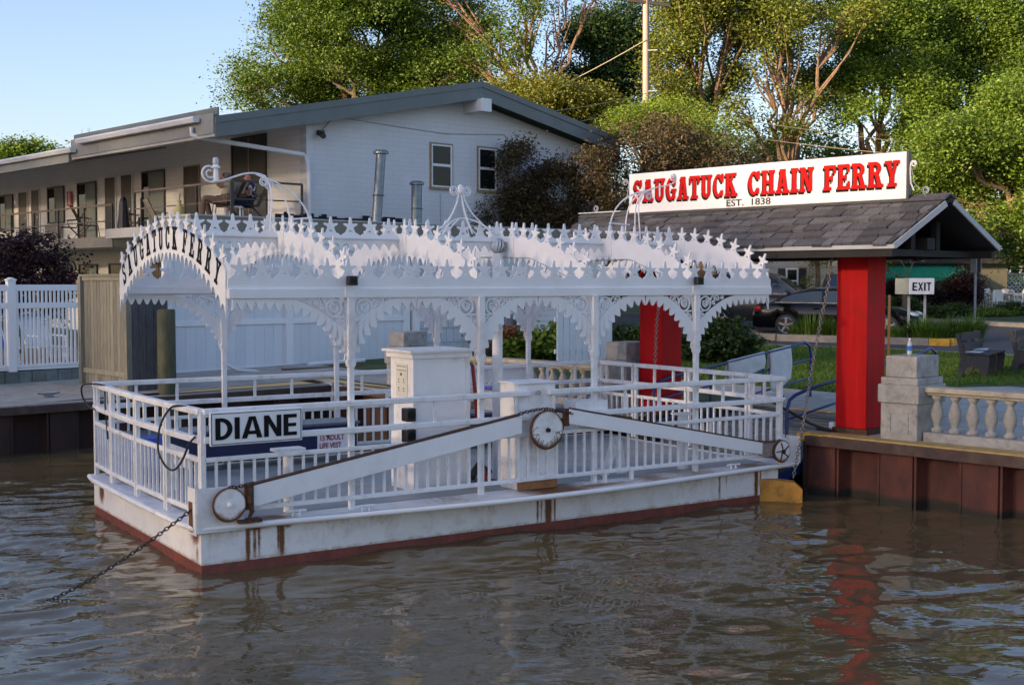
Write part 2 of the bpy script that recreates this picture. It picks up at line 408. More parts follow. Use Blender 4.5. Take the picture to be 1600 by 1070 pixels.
# ================================================================ LETTERING (cut from polygons; slab-serif and plain bold)
def arc_poly(cx, cy, rx, ry, tx, ty, a0, a1, n=14):
    o = [(cx + rx * math.cos(R(a0 + (a1 - a0) * i / n)), cy + ry * math.sin(R(a0 + (a1 - a0) * i / n))) for i in range(n + 1)]
    i_ = [(cx + (rx - tx) * math.cos(R(a0 + (a1 - a0) * i / n)), cy + (ry - ty) * math.sin(R(a0 + (a1 - a0) * i / n))) for i in range(n + 1)]
    return ('s', o, i_)
def rct(x0, y0, x1, y1): return ('p', [(x0, y0), (x1, y0), (x1, y1), (x0, y1)])
def slab(x0, x1, top): # bracketed slab serif
    return rct(x0, .86, x1, 1.0) if top else rct(x0, 0, x1, .14)
def G_west(ch):
    """western slab letters, unit height, returns (pieces, width)"""
    s = .19
    if ch == 'A': return [('p', [(.10, .1), (.27, .1), (.42, .97), (.24, .97)]), ('p', [(.33, .97), (.50, .97), (.66, .1), (.46, .1)]), rct(.24, .28, .52, .42), rct(.20, .86, .54, 1.), slab(0, .34, 0), slab(.40, .76, 0)], .76
    if ch == 'U': return [rct(.10, .28, .30, .9), rct(.50, .28, .66, .9), slab(0, .38, 1), slab(.42, .76, 1), arc_poly(.38, .30, .28, .30, .20, .16, 180, 360)], .76
    if ch == 'T': return [rct(.24, .1, .46, .9), rct(0, .86, .70, 1.), rct(0, .68, .12, .9), rct(.58, .68, .70, .9), slab(.12, .58, 0)], .70
    if ch == 'I': return [rct(.10, .1, .32, .9), slab(0, .42, 1), slab(0, .42, 0)], .42
    if ch == 'H': return [rct(.09, .1, .29, .9), rct(.49, .1, .69, .9), rct(.25, .43, .53, .57), slab(0, .36, 1), slab(0, .36, 0), slab(.42, .78, 1), slab(.42, .78, 0)], .78
    if ch == 'N': return [rct(.09, .1, .25, .9), rct(.53, .05, .69, .9), ('p', [(.09, .98), (.32, .98), (.69, .02), (.50, .02)]), slab(0, .30, 1), slab(0, .32, 0), slab(.44, .78, 1)], .78
    if ch == 'F': return [rct(.09, .1, .30, .9), rct(0, .86, .66, 1.), rct(.54, .66, .66, .9), rct(.25, .43, .46, .56), rct(.42, .34, .50, .66), slab(0, .42, 0)], .68
    if ch == 'E': return [rct(.09, .1, .30, .9), rct(0, .86, .66, 1.), rct(.54, .68, .66, .9), rct(.25, .44, .46, .56), rct(.42, .35, .50, .65), rct(0, 0, .68, .14), rct(.56, .1, .68, .33)], .70
    if ch == 'K': return [rct(.09, .1, .30, .9), slab(0, .38, 1), slab(0, .38, 0), ('p', [(.24, .40), (.36, .52), (.62, .92), (.44, .92)]), ('p', [(.28, .56), (.44, .62), (.74, .08), (.50, .08)]), slab(.40, .74, 1), slab(.44, .80, 0)], .80
    if ch == 'R': return [rct(.09, .1, .30, .9), rct(0, .86, .42, 1.), slab(0, .40, 0), arc_poly(.38, .74, .30, .26, .19, .13, -90, 90), rct(.25, .48, .40, .61), ('p', [(.36, .56), (.54, .56), (.72, .08), (.52, .08)]), slab(.46, .80, 0)], .80
    if ch == 'Y': return [('p', [(.08, .94), (.28, .94), (.47, .42), (.30, .42)]), ('p', [(.50, .94), (.66, .94), (.48, .40), (.36, .46)]), rct(.29, .1, .49, .48), slab(0, .36, 1), slab(.42, .76, 1), slab(.16, .62, 0)], .76
    if ch == 'C': return [arc_poly(.36, .5, .34, .5, .20, .14, 35, 325, 26), rct(.53, .64, .68, 1.), rct(.53, .05, .66, .30)], .72
    if ch == 'G': return [arc_poly(.36, .5, .34, .5, .20, .14, 35, 325, 26), rct(.53, .64, .68, 1.), rct(.50, .05, .66, .46), rct(.38, .38, .74, .50)], .76
    if ch == 'S': return [arc_poly(.33, .74, .28, .26, .18, .13, 20, 270, 18), arc_poly(.33, .28, .30, .28, .19, .13, -160, 90, 18), rct(.52, .68, .64, 1.), rct(.02, 0, .13, .32)], .68
    return [], .36
def G_sans(ch):
    s = .20
    if ch == 'D': return [rct(0, 0, s, 1), arc_poly(.22, .5, .46, .5, .20, .17, -90, 90, 22), rct(s - .01, .83, .24, 1), rct(s - .01, 0, .24, .17)], .70
    if ch == 'I': return [rct(0, 0, s, 1)], .21
    if ch == 'A': return [('p', [(0, 0), (.21, 0), (.48, 1), (.30, 1)]), ('p', [(.42, 1), (.56, 1), (.84, 0), (.62, 0)]), rct(.20, .18, .64, .34), rct(.30, .86, .54, 1)], .84
    if ch == 'N': return [rct(0, 0, .19, 1), rct(.53, 0, .72, 1), ('p', [(0, 1), (.20, 1), (.72, 0), (.52, 0)])], .74
    if ch == 'E': return [rct(0, 0, s, 1), rct(.1, .83, .56, 1), rct(.1, .42, .53, .58), rct(.1, 0, .56, .17)], .58
    if ch == 'X': return [('p', [(0, 0), (.17, 0), (.60, 1), (.43, 1)]), ('p', [(0, 1), (.17, 1), (.60, 0), (.43, 0)])], .62
    if ch == 'T': return [rct(.20, 0, .36, 1), rct(0, .85, .56, 1)], .58
    return [], .3
def glyph(mb, pieces, org, X, Y, h, sx=1., y0=0., th=.004, grow=0.):
    """lay the pieces of one letter on a plane, each a hair above the one before"""
    X, Y = Vector(X), Vector(Y); Nn = X.cross(Y).normalized()
    for k, p in enumerate(pieces):
        O = Vector(org) + Nn * (y0 + k * .0004)
        if p[0] == 'p':
            mb.prism([(a * h * sx, b * h) for a, b in p[1]], O, X, Y, th)
        else:
            mb.strip([(a * h * sx, b * h) for a, b in p[1]], [(a * h * sx, b * h) for a, b in p[2]], O, X, Y, th)
def word_w(text, fn, sp, space=.45):
    w = 0
    for c in text: w += space if c == ' ' else fn(c)[1] + sp
    return w - sp
def letters(thing, text, fn, org, X, Y, h, total, mt, sp=.09, space=.5, parent=None, y0=.001, shadow=None, name='letter'):
    sx = total / (word_w(text, fn, sp, space) * h); x = 0; X = Vector(X)
    for c in text:
        if c == ' ': x += space * h * sx; continue
        p, w = fn(c); o = Vector(org) + X * x
        if shadow:
            mb = MB(); glyph(mb, p, o + X * (-shadow[0]) + Vector(Y) * (-shadow[1]), X, Y, h, sx, y0 - .0, .003); thing.part('letter_shadow', mb, INK, parent=parent)
            mb = MB(); glyph(mb, p, o, X, Y, h, sx, y0 + .008, .004); thing.part(name, mb, mt, parent=parent)
        else:
            mb = MB(); glyph(mb, p, o, X, Y, h, sx, y0, .004); thing.part(name, mb, mt, parent=parent)
        x += (w + sp) * h * sx
def text_mesh(body, size, mt, bold=0.0, extr=.001, align='LEFT', sx=1):
    cu = bpy.data.curves.new('lettering', 'FONT'); cu.body = body; cu.size = size; cu.offset = bold; cu.extrude = extr; cu.align_x = align; cu.resolution_u = 3
    ob = bpy.data.objects.new('tmp', cu); col.objects.link(ob)
    dg = bpy.context.evaluated_depsgraph_get(); me = bpy.data.meshes.new_from_object(ob.evaluated_get(dg))
    bpy.data.objects.remove(ob); me.materials.clear(); me.materials.append(mt); me.name = 'lettering'
    if sx != 1: me.transform(Matrix.Diagonal((sx, 1, 1, 1)))
    return me
def place_text(thing, me, org, X, Y, parent=None, name='lettering'):
    X, Y = Vector(X).normalized(), Vector(Y).normalized(); Z = X.cross(Y)
    ob = bpy.data.objects.new(name, me); link(ob, parent or thing.o)
    M = Matrix((X, Y, Z)).transposed().to_4x4(); M.translation = Vector(org) - thing.base
    ob.matrix_local = M; return ob

# ================================================================ WATER, GROUND, SHEET PILING
DOCK = .8
def gz(y): return DOCK + .025 * max(0., min(y, 60) - 20)
# water: one fine wave field near the camera, a plain sheet beyond, both at level 0
def wave_h(x, y):
    h = np.zeros_like(x); rg = np.random.default_rng(5)
    for (lam, amp, n) in ((2.8, .006, 6), (1.3, .0066, 10), (.66, .0056, 14), (.36, .0036, 18), (.21, .0018, 18)):
        for k in range(n):
            th = rg.normal(2.0, .85); l = lam * rg.uniform(.75, 1.35); ph = rg.uniform(0, 6.28)
            kx, ky = math.cos(th) * 2 * PI / l, math.sin(th) * 2 * PI / l
            wx = x + .18 * np.sin(y * 1.1 + ph) + .07 * np.sin(y * 3.1 + x * 1.7 + ph * 2); wy = y + .15 * np.sin(x * 1.3 + ph * 1.7)
            h += amp / math.sqrt(n) * 1.6 * np.sin(kx * wx + ky * wy + ph)
    mod = .75 + .35 * np.sin(x * .35 + 1.2) * np.sin(y * .5 + x * .2)
    return h * mod
def water_mat():
    m, nt, b = principled('brown_river_water')
    b.inputs['Base Color'].default_value = (.108, .080, .040, 1); b.inputs['Roughness'].default_value = .02
    b.inputs['IOR'].default_value = 1.333; b.inputs['Specular IOR Level'].default_value = .5
    n1 = noise(nt, 2.6, 3, .5, stretch=(1, 1.6, 1)); n2 = noise(nt, 9, 2, .5, stretch=(1, 1.4, 1))
    h = math_(nt, 'ADD', math_(nt, 'MULTIPLY', n1, 1.0), math_(nt, 'MULTIPLY', n2, .22))
    bumpn(nt, b, h, .22, .035)
    return m
WATER = water_mat()
gx = np.linspace(-13, 11, 380); gy = np.linspace(3.2, 27, 390)
X_, Y_ = np.meshgrid(gx, gy)
edge = np.minimum.reduce([(X_ + 13) / 1.5, (11 - X_) / 1.5, (Y_ - 3.2) / 1.5, (27 - Y_) / 1.5, np.ones_like(X_)]); edge = np.clip(edge, 0, 1)
Z_ = wave_h(X_, Y_) * edge
idx = np.arange(X_.size).reshape(X_.shape)
vf_ = np.stack([idx[:-1, :-1], idx[:-1, 1:], idx[1:, 1:], idx[1:, :-1]], -1).reshape(-1, 4)
extra = np.array([(-13, 3.2), (11, 3.2), (11, 27), (-13, 27), (-320, -300), (320, -300), (320, 27), (-320, 27)], float)
wv = np.concatenate([np.stack([X_.ravel(), Y_.ravel(), Z_.ravel()], -1), np.c_[extra, np.zeros(8)]])
n0 = X_.size
wf = np.concatenate([vf_, np.array([[n0 + 4, n0 + 5, n0 + 1, n0], [n0 + 1, n0 + 5, n0 + 6, n0 + 2], [n0 + 4, n0, n0 + 3, n0 + 7]])])
wob = bpy.data.objects.new('river_water', fastmesh('river_water', wv, wf, WATER, True)); link(wob); wob['kind'] = 'structure'
bed = single('river_bed', MB().add([(-320, -300, -2.5), (320, -300, -2.5), (320, 60, -2.5), (-320, 60, -2.5)], [(0, 1, 2, 3)]), SOIL, None, None, kind='structure')

# ground: dock-level lawn rising gently inland, reaching the horizon (frame: shore)
def ground_quad_pts(poly, z_off, sub=None):
    return [(p[0], p[1], gz(SHO.w((p[0], p[1], 0)).y) + z_off) for p in poly]
def ground_sheet(name, poly, z_off, mt, kind='structure', n=1, label=None, skirt=0):
    """a flat-laid polygon following the slope of the ground, sliced along depth"""
    bm = bmesh.new()
    for pl_ in (poly if isinstance(poly[0][0], (tuple, list)) else [poly]):     # convex pieces
        bm.faces.new([bm.verts.new((*SHO.w((p[0], p[1], 0)).xy, 0)) for p in pl_])
    for y in (20, 60):
        g = bm.verts[:] + bm.edges[:] + bm.faces[:]
        bmesh.ops.bisect_plane(bm, geom=g, plane_co=(0, y, 0), plane_no=(0, 1, 0))
    for v in bm.verts: v.co.z = gz(v.co.y) + z_off
    me = bpy.data.meshes.new(name); bm.normal_update()
    bmesh.ops.reverse_faces(bm, faces=[f for f in bm.faces if f.normal.z < 0])
    if skirt:
        r = bmesh.ops.extrude_face_region(bm, geom=bm.faces[:])
        for v in [e for e in r['geom'] if isinstance(e, bmesh.types.BMVert)]: v.co.z += skirt
        bmesh.ops.recalc_face_normals(bm, faces=bm.faces[:])
    bm.to_mesh(me); bm.free(); me.materials.append(mt)
    ob = bpy.data.objects.new(name, me); link(ob)
    if kind: ob['kind'] = kind
    return ob
XI = -11.2   # inner corner of the slip, along the bulkhead
GR = mat('mown_grass_ground', (.050, .085, .020), .95, var=.35, vs=1.6, bump=.8, bs=60, bd=.03, vary2=(.028, .052, .012), dirt=(.075, .10, .03), dirt_amt=.5, dirt_scale=9)
ground_sheet('ground', [[(-300, -300), (XI - .12, -300), (XI - .12, 900), (-300, 900)], [(XI - .12, .12), (-2.9, .12), (-2.9, 900), (XI - .12, 900)], [(-2.9, 2.5), (-.02, 2.5), (-.02, 900), (-2.9, 900)], [(-.02, .12), (500, .12), (500, 900), (-.02, 900)]], -.01, GR)
# concrete plaza and paths
ground_sheet('plaza_pavement', [[(0, .15), (60, .15), (60, 7.5), (3, 8.2), (0, 8.4)], [(-1.3, 5.3), (0, 5.3), (0, 8.4), (-1.2, 8.6), (-1.8, 7.6)], [(-6.4, 3.6), (-2.9, 3.6), (-2.9, 5.25), (-6.4, 5.0)], [(-2.9, 2.52), (0, 2.52), (0, 5.3), (-2.9, 5.25)]], .004, CONC)
ground_sheet('dock_walk', [[(XI - .05, 1.6), (XI - .05, -120), (XI - 3.6, -120), (XI - 3.6, 1.6)], [(-14.9, -1.9), (-14.8, -1.9), (-14.8, 5), (-14.9, 5)]], .006, CONC)
ground_sheet('back_walk', [(XI - .05, .15), (-3.2, .15), (-3.2, 1.6), (XI - .05, 1.6)], .006, CONC)
# sheet piling: trapezoid corrugation extruded down
def piling(name, p0, p1, inward, label, z_top=DOCK - .06, pitch=1.12, n_part=True, z0=-1.6):
    p0, p1, inward = Vector((*p0, 0)), Vector((*p1, 0)), Vector((*inward, 0)); d = (p1 - p0); Lh = d.length; d.normalize()
    t = Thing(name, label, 'bulkhead', (p0.x, p0.y, 0), SHO)
    n = max(1, int(Lh / pitch)); dep = .24
    sheet = None
    for k in range(n):
        a_ = p0 + d * (k * pitch)
        prof = [(0, 0), (.42, 0), (.50, dep), (.56 + .0, dep), (1.0, dep), (1.08, 0), (1.12, 0)]
        pts = [a_ + d * x + inward * (y + .03) for x, y in prof]; vs = []; fs = []
        m_ = MB(); bot = [(p.x, p.y, z0) for p in pts]; top = [(p.x, p.y, z_top) for p in pts]
        m_.add(bot + top, [(i, i + 1, len(pts) + i + 1, len(pts) + i) for i in range(len(pts) - 1)])
        for xx in (.44, 1.04):   # interlock ribs
            c = a_ + d * (xx + .03) + inward * .03
            m_.bar((c.x, c.y, z0), (c.x, c.y, z_top), .03, .03, up=(d.x, d.y, 0))
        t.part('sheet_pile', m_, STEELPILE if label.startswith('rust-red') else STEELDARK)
    c0, c1 = p0 - inward * .0, p0 + d * (n * pitch)
    t.part('cap_beam', MB().bar((c0 + inward * .1) + Vector((0, 0, z_top + .0)), (c1 + inward * .1) + Vector((0, 0, z_top + .0)), .32, .13), PILECAP)
    t.part('edge_strip', MB().bar(c0 + inward * .16 + Vector((0, 0, DOCK + .012)), c1 + inward * .16 + Vector((0, 0, DOCK + .012)), .34, .03), YEDGE if label.startswith('rust-red') else CONC)
    return t
piling('sheet_pile_wall', (0, 0), (20.2, 0), (0, 1), 'rust-red corrugated steel sheet wall under the balustrade at the right edge')
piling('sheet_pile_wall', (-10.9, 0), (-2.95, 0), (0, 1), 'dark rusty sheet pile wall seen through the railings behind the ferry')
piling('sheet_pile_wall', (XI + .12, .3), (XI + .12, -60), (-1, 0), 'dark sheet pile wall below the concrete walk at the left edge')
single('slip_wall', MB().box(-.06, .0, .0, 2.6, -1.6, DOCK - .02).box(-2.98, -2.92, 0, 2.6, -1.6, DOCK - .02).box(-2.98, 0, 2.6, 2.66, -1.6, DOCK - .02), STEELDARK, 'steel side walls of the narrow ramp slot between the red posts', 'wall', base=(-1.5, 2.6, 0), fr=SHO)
single('corner_marker', MB().box(-.14, .26, -.05, .25, .72, .82), YELLOW, 'orange painted cap at the left end of the right bulkhead', 'bollard cap', base=(0, 0, .72), fr=SHO, bevel=.01)

# dock walk details
cl = Thing('dock_cleat', 'grey metal mooring cleat on the concrete walk at the left', 'cleat', (-11.9, -5.4, DOCK), SHO)
cl.part('cleat_base', MB().box(-11.95, -11.85, -5.47, -5.33, DOCK + .03, DOCK + .08), GALV)
cl.part('cleat_horn', MB().tube([(-11.9, -5.60, DOCK + .13), (-11.9, -5.49, DOCK + .11), (-11.9, -5.31, DOCK + .11), (-11.9, -5.20, DOCK + .13)], [.012, .02, .02, .012], 8), GALV, smooth=True)
_p = SHO.inv(-6.27, 22.62)
single('mooring_pile', MB().lathe((_p[0], _p[1], -1.5), [(.175, 0), (.172, 1.5), (.165, 3.0), (.163, 3.84), (.150, 3.87)], 20), PILING, 'round mossy wooden mooring pile standing in the water left of the ferry', 'pile', base=(_p[0], _p[1], 0), fr=SHO, smooth=True)
# ================================================================ THE FERRY
L, W = 7.81, 3.97
AU = [.33, 1.65, 3.25, 4.83, 6.42, 7.72]        # where the six arches stand
VN, VF = .12, 3.85                              # near and far side of the canopy
fy = Thing('chain_ferry', 'white flat-decked ferry with starfish-crested arched canopy and red waterline, moored at the wall', 'ferry', (0, 0, 0), FER)

def clampf(x, a=0., b=1.): return max(a, min(b, x))
def sm(x, a, b):
    t = clampf((x - a) / (b - a)); return t * t * (3 - 2 * t)
def gau(x, m, s): return math.exp(-((x - m) / s) ** 2)

def grid_part(thing, name, O, X, Y, nx, ny, mt, rustf, parent=None, xs=None):
    """a panel of nx x ny cells carrying a rust attribute"""
    O, X, Y = Vector(O), Vector(X), Vector(Y); vs = []; rs = []
    for j in range(ny + 1):
        for i in range(nx + 1):
            p = O + X * (i / nx) + Y * (j / ny)
            if xs: p = xs(i / nx, j / ny)
            vs.append(p); rs.append(rustf(i / nx, j / ny, p))
    idx = np.arange((nx + 1) * (ny + 1)).reshape(ny + 1, nx + 1)
    f = np.stack([idx[:-1, :-1], idx[:-1, 1:], idx[1:, 1:], idx[1:, :-1]], -1).reshape(-1, 4)
    me = fastmesh(name, np.array([tuple(v) for v in vs]), f, mt)
    at = me.attributes.new('rust', 'FLOAT', 'POINT'); at.data.foreach_set('value', np.array(rs, np.float32))
    ob = bpy.data.objects.new(name, me); link(ob, parent or thing.o); return ob

def hull_rust(fx, fy_, p):
    x, z = p[0], p[2]
    r = 0
    top = .44
    for (c, w, dp, k) in ((.48, .022, .55, 1.0), (.55, .016, .50, .8), (.60, .012, .42, .8), (.56, .12, .08, .7), (.84, .026, .50, 1.05), (.80, .012, .4, .7), (.9, .05, .10, .6), (3.98, .016, .50, .8), (4.03, .012, .5, .6), (4.13, .040, .60, 1.3), (4.22, .014, .5, .8), (4.1, .2, .06, .6),
                          (6.78, .014, .5, .75), (7.42, .030, .6, .95), (7.49, .014, .45, .7), (6.9, .01, .3, .5), (5.4, .02, .1, .2), (2.4, .02, .1, .2)):
        r = max(r, k * gau(x, c, w) * sm(z, top - dp, top - dp * .4))
    r = max(r, .28 * sm(z, .15, .09))
    r = max(r, .30 * sm(z, .35, .42), .2 * (math.sin(x * 7.3) * math.sin(x * 3.1 + 1) > .3) * sm(z, .1, .4))
    return r
grid_part(fy, 'hull_side_plate', (0, 0, .09), (L, 0, 0), (0, 0, .33), 420, 22, RUSTW, hull_rust)
hb = MB().box(0, L, 0.004, W, -.5, .42)
fy.part('hull', MB().box(0.004, L, .004, W, .09, .418), WHITE)
fy.part('waterline_stripe', MB().box(0.001, L + .001, .001, W + .001, -.6, .09), BOOT)
def end_rust(a, b, p):
    v, z = p[1], p[2]
    r = max(.85 * gau(v, .18, .12) * gau(z, .38, .11), .9 * gau(v, 3.62, .10) * gau(z, .30, .12), .5 * gau(v, .12, .04) * gau(z, .18, .1))
    return max(r, .35 * sm(z, .14, .09))
grid_part(fy, 'hull_end_plate', (0, 0, .09), (0, W, 0), (0, 0, .33), 160, 18, mat('scraped_white_paint', (.80, .80, .80), .45, var=.05, rust=True, dirt=(.30, .30, .28), dirt_amt=.25, dirt_scale=6), end_rust)

def edge_v(u): return -.03 - .30 * math.sin(PI * clampf(u / 8.15)) ** 1.5
# deck: outline with the bowed near edge
us = [i * 8.12 / 40 for i in range(41)]
outline = [(u, edge_v(u)) for u in us] + [(8.02, .6), (7.88, 1.2), (7.86, 2.8), (7.95, W + .02), (-.05, W + .02), (-.09, W - .3), (-.10, 2.0), (-.09, .3), (-.04, .0)]
fy.part('deck_plate', MB().prism(outline, (0, 0, .42), (1, 0, 0), (0, 1, 0), .06), WHITE)
fy.part('deck_floor', MB().prism([(.1, .16), (7.7, .16), (7.7, W - .1), (.1, W - .1)], (0, 0, .48), (1, 0, 0), (0, 1, 0), .008), DECK)
def deck_rust(a, b, p):
    u, v = p[0], p[1]
    r = max(.85 * gau(u, 4.15, .42), .62 * gau(u, 4.7, .6) * gau(v, -.15, .12), .62 * gau(u, 7.35, .35), .8 * gau(u, .75, .22) * gau(v, .05, .14), .4 * gau(u, 6.3, .5), .45 * gau(u, 5.6, .3), .28 * gau(u, 2.8, .4))
    return r
grid_part(fy, 'side_walkway', (0, 0, 0), (1, 0, 0), (0, 1, 0), 420, 14, RUSTW, deck_rust,
          xs=lambda a, b: Vector((a * 8.1, edge_v(a * 8.1) + .02 + b * (.15 - edge_v(a * 8.1)), .4845)))
fy.part('rub_rail', MB().tube([(u, edge_v(u) - .01, .455) for u in us], .03, 10), WHITEB, smooth=True)
fy.part('end_lip', MB().tube([(-.05, -.0, .455), (-.10, .4, .455), (-.115, 2.0, .455), (-.10, 3.6, .455), (-.05, W + .02, .455)], .03, 8), WHITE, smooth=True)
fy.part('corner_plate', MB().box(-.06, .42, -.065, -.045, .42, .86).box(-.075, -.06, -.06, .17, .40, .86), RUSTW)
cs = grid_part(fy, 'rusted_hawse', (-.077, 0.02, .42), (0, .12, 0), (0, 0, .3), 6, 10, RUSTW, lambda a, b, p: .8)

for k, u in enumerate((1.3, 2.62, 3.3, 5.24, 6.55)):
    fy.part('weld_seam', MB().tube([(u + .004 * math.sin(j * 2.1 + k), -.001, .10 + j * .045) for j in range(8)], .0042, 5), WHITE)
fy.part('weld_seam', MB().tube([(-.001, 1.32, .10), (-.001, 1.325, .41)], .0045, 5).tube([(-.001, 2.66, .10), (-.001, 2.655, .41)], .0045, 5), WHITE)
# ---- railings
RZ = [1.60, 1.32, 1.125, .61]
def rail_side(v, x0, x1, sgn, gap=None):
    for k, z in enumerate(RZ):
        w = (.085, .06) if k < 2 else (.05, .045)
        if gap and k < 2:
            for (p, q) in ((x0, gap[0]), (gap[1], x1)):
                fy.part('rail', MB().bar((p, v, z), (q, v, z), w[0], w[1]), WHITE, bevel=.01)
        elif gap and k >= 2:
            fy.part('rail', MB().bar((x0, v, z), (x1 - .1, v, z), w[0], w[1]), WHITE, bevel=.008)
        else:
            fy.part('rail', MB().bar((x0, v, z), (x1, v, z), w[0], w[1]), WHITE, bevel=.01)
rail_side(.0, .03, 7.9, -1, (3.86, 4.12))
rail_side(3.93, .0, 7.85, 1)
bal_me = me_of(MB().box(-.0125, .0125, -.0125, .0125, -.255, .255), 'baluster', WHITE)
up_me = me_of(MB().box(-.016, .016, -.016, .016, -.12, .12), 'upright', WHITE)
for v in (.0, 3.93):
    for i in range(58):
        u = .16 + i * .1318
        if any(abs(u - a) < .05 for a in AU[1:5]): continue
        fy.inst('baluster', bal_me, (u, v, .868))
    for k in range(1, 15):
        u = .525 * k
        if v == 0 and (3.8 < u < 4.2 or u < 1): continue
        if any(abs(u - a) < .12 for a in AU[1:5]): continue
        fy.inst('upright', up_me, (u, v, 1.46))
fy.part('corner_post', MB().box(.0, .05, -.025, .025, .48, 1.6), WHITE)
fy.part('corner_post', MB().box(.0, .05, 3.905, 3.955, .48, 1.6), WHITE)
fy.part('corner_post', MB().box(7.81, 7.86, -.025, .025, .48, 1.6), WHITE)
fy.part('corner_post', MB().box(7.80, 7.85, 3.905, 3.955, .48, 1.6), WHITE)
fy.part('deck_post', MB().cyl((1.02, .25, .48), (1.02, .25, 1.12), .055, 14).box(.86, 1.18, .16, .34, 1.12, 1.15), WHITE, smooth=True)
fy.part('deck_post', MB().cyl((6.42, .30, .48), (6.42, .30, 1.18), .07, 14).box(6.3, 6.54, .2, .4, 1.18, 1.20), WHITE, smooth=True)
for ub in (5.35, 4.95):
    fy.part('rail_foot', MB().box(ub - .02, ub + .02, -.02, .02, .48, .60), WHITE)

def end_rails(ue, bulge, segs):
    def ux(v): return ue - bulge * math.sin(PI * clampf(v / 3.93))
    for (a_, b_) in segs:
        for k, z in enumerate(RZ):
            w = (.085, .06) if k < 2 else (.05, .05)
            off = 0 if k < 2 else .02
            fy.part('gate_rail', MB().bar((ux(a_), a_ + .01, z), (ux(b_), b_ - .01, z), w[0], w[1]), WHITE, bevel=.01)
        n = max(2, round((b_ - a_) / .15))
        for i in range(n + 1):
            v = a_ + .035 + (b_ - a_ - .07) * i / n; u = ux(v)
            if i in (0, n):
                fy.part('gate_post', MB().box(u - .022, u + .022, v - .024, v + .024, .50, 1.58), WHITE)
            else:
                fy.inst('baluster', bal_me, (u, v, .868))
                if i % 3 == 2: fy.inst('upright', up_me, (u, v, 1.46))
end_rails(.02, .06, [(0, .98), (.98, 1.98), (1.98, 3.05), (3.05, 3.93)])
end_rails(7.84, -.05, [(0, .62), (.62, 1.9), (1.9, 3.1), (3.1, 3.93)])

# ---- canopy posts
for u in AU[1:5]:
    for v in (VN - .06, VF):
        fy.part('canopy_post', MB().box(u - .028, u + .028, v - .028, v + .028, .48, 1.98).box(u - .036, u + .036, v - .036, v + .036, 2.03, 2.70), WHITE)
        fy.part('post_collar', MB().prism([(-.048, 2.04), (-.042, 2.0), (-.03, 1.975), (.03, 1.975), (.042, 2.0), (.048, 2.04), (.036, 2.07), (-.036, 2.07)], (u, v + .037, 0), (1, 0, 0), (0, 0, 1), .074), WHITE)

# ---- starfish cut-out, its board edge, scallops
def star_outline():
    pts = []
    for (an, ln) in [(90, 1.18), (161, .98), (234, .98), (306, .98), (19, .98)]:
        a_ = R(an); d = (math.cos(a_), math.sin(a_)); n = (-d[1], d[0]); l = .098 * ln
        for (t, s_) in ((.34, -.0235), (.62, -.0165), (.86, -.0135), (.96, -.009), (1.0, 0), (.96, .009), (.86, .0135), (.62, .0165), (.34, .0235)):
            pts.append((d[0] * l * t + n[0] * s_, d[1] * l * t + n[1] * s_))
    return pts
star_me = me_of(MB().prism(star_outline(), (0, .009, 0), (1, 0, 0), (0, 0, 1), .018), 'starfish', WHITEB)
def crest_edge(x0, x1, n, z, step=8, dip=.05):
    """top edge of a board with n stars: rises under each star, dips between"""
    pts = []
    for i in range(n * step + 1):
        f = i / step; x = x0 + (x1 - x0) * i / (n * step)
        ph = abs(math.sin(PI * f))            # 1 under a star, 0 between? stars sit at f = k + .5
        pts.append((x, z - dip * (1 - ph ** .8)))
    return pts
def teeth(f, d): return d * abs(math.sin(PI * f)) ** .75

# fascias, near and far
for (v, nm, prd) in ((VN - .03, 'near', -1), (VF + .03, 'far', 1)):
    x0, x1 = AU[0], AU[-1]
    n = 31
    te = crest_edge(x0, x1, n, 2.945)
    poly = te + [(x1, 2.79), (x0, 2.79)]
    fy.part('fascia_board', MB().prism(poly, (0, v + .012, 0), (1, 0, 0), (0, 0, 1), .024), WHITEB)
    fy.part('fascia_rail', MB().box(x0 + .002, x1 - .002, v - .035, v + .035, 2.70, 2.80), WHITEB, bevel=.006)
    for i in range(n):
        fy.inst('starfish', star_me, (x0 + (x1 - x0) * (i + .5) / n, v, 3.0))
    fy.part('fascia_bracket', MB().box(AU[1] - .06, AU[1] + .06, v - .045, v + .045, 2.71, 2.805), WHITEB)
    fy.part('fascia_bracket', MB().box(AU[4] - .06, AU[4] + .06, v - .045, v + .045, 2.71, 2.805), WHITEB)

# arches
def z_out(x): # x = distance from the middle
    Rr = (1.885 ** 2 + .47 ** 2) / (2 * .47)
    return 3.0 + math.sqrt(Rr * Rr - x * x) - (Rr - .47)
def z_in(x): return 2.51 + .62 * (1 - (abs(x) / 1.9) ** 2.2)
VC = (VN + VF) / 2
outer = []; inner = []
NT, ST = 27, 10
for i in range(NT * ST + 1):
    f = i / ST; x = -1.865 + 3.73 * i / (NT * ST)
    starph = abs(math.sin(PI * (i / (NT * ST)) * 14))
    outer.append((x, z_out(x) - .040 * (1 - starph ** .8)))
    inner.append((x, z_in(x) + teeth(f, .095) - .03))
arch_me = me_of(MB().strip(outer, inner, (0, 0, 0), (0, 1, 0), (0, 0, 1), .022), 'arch_board', WHITEB)
star_lr = star_me
for u in AU:
    ab = fy.inst('arch_board', arch_me, (u - .011, VC, 0))
    for k in range(14):
        x = -1.865 + 3.73 * (k + .5) / 14
        sl = (z_out(x + .01) - z_out(x - .01)) / .02
        o = fy.inst('starfish', star_me, (u, VC + x - sl * .058, z_out(x) + .058))
        o.rotation_euler = (Matrix.Rotation(math.atan(sl), 4, 'X') @ Matrix.Rotation(PI / 2, 4, 'Z')).to_euler()
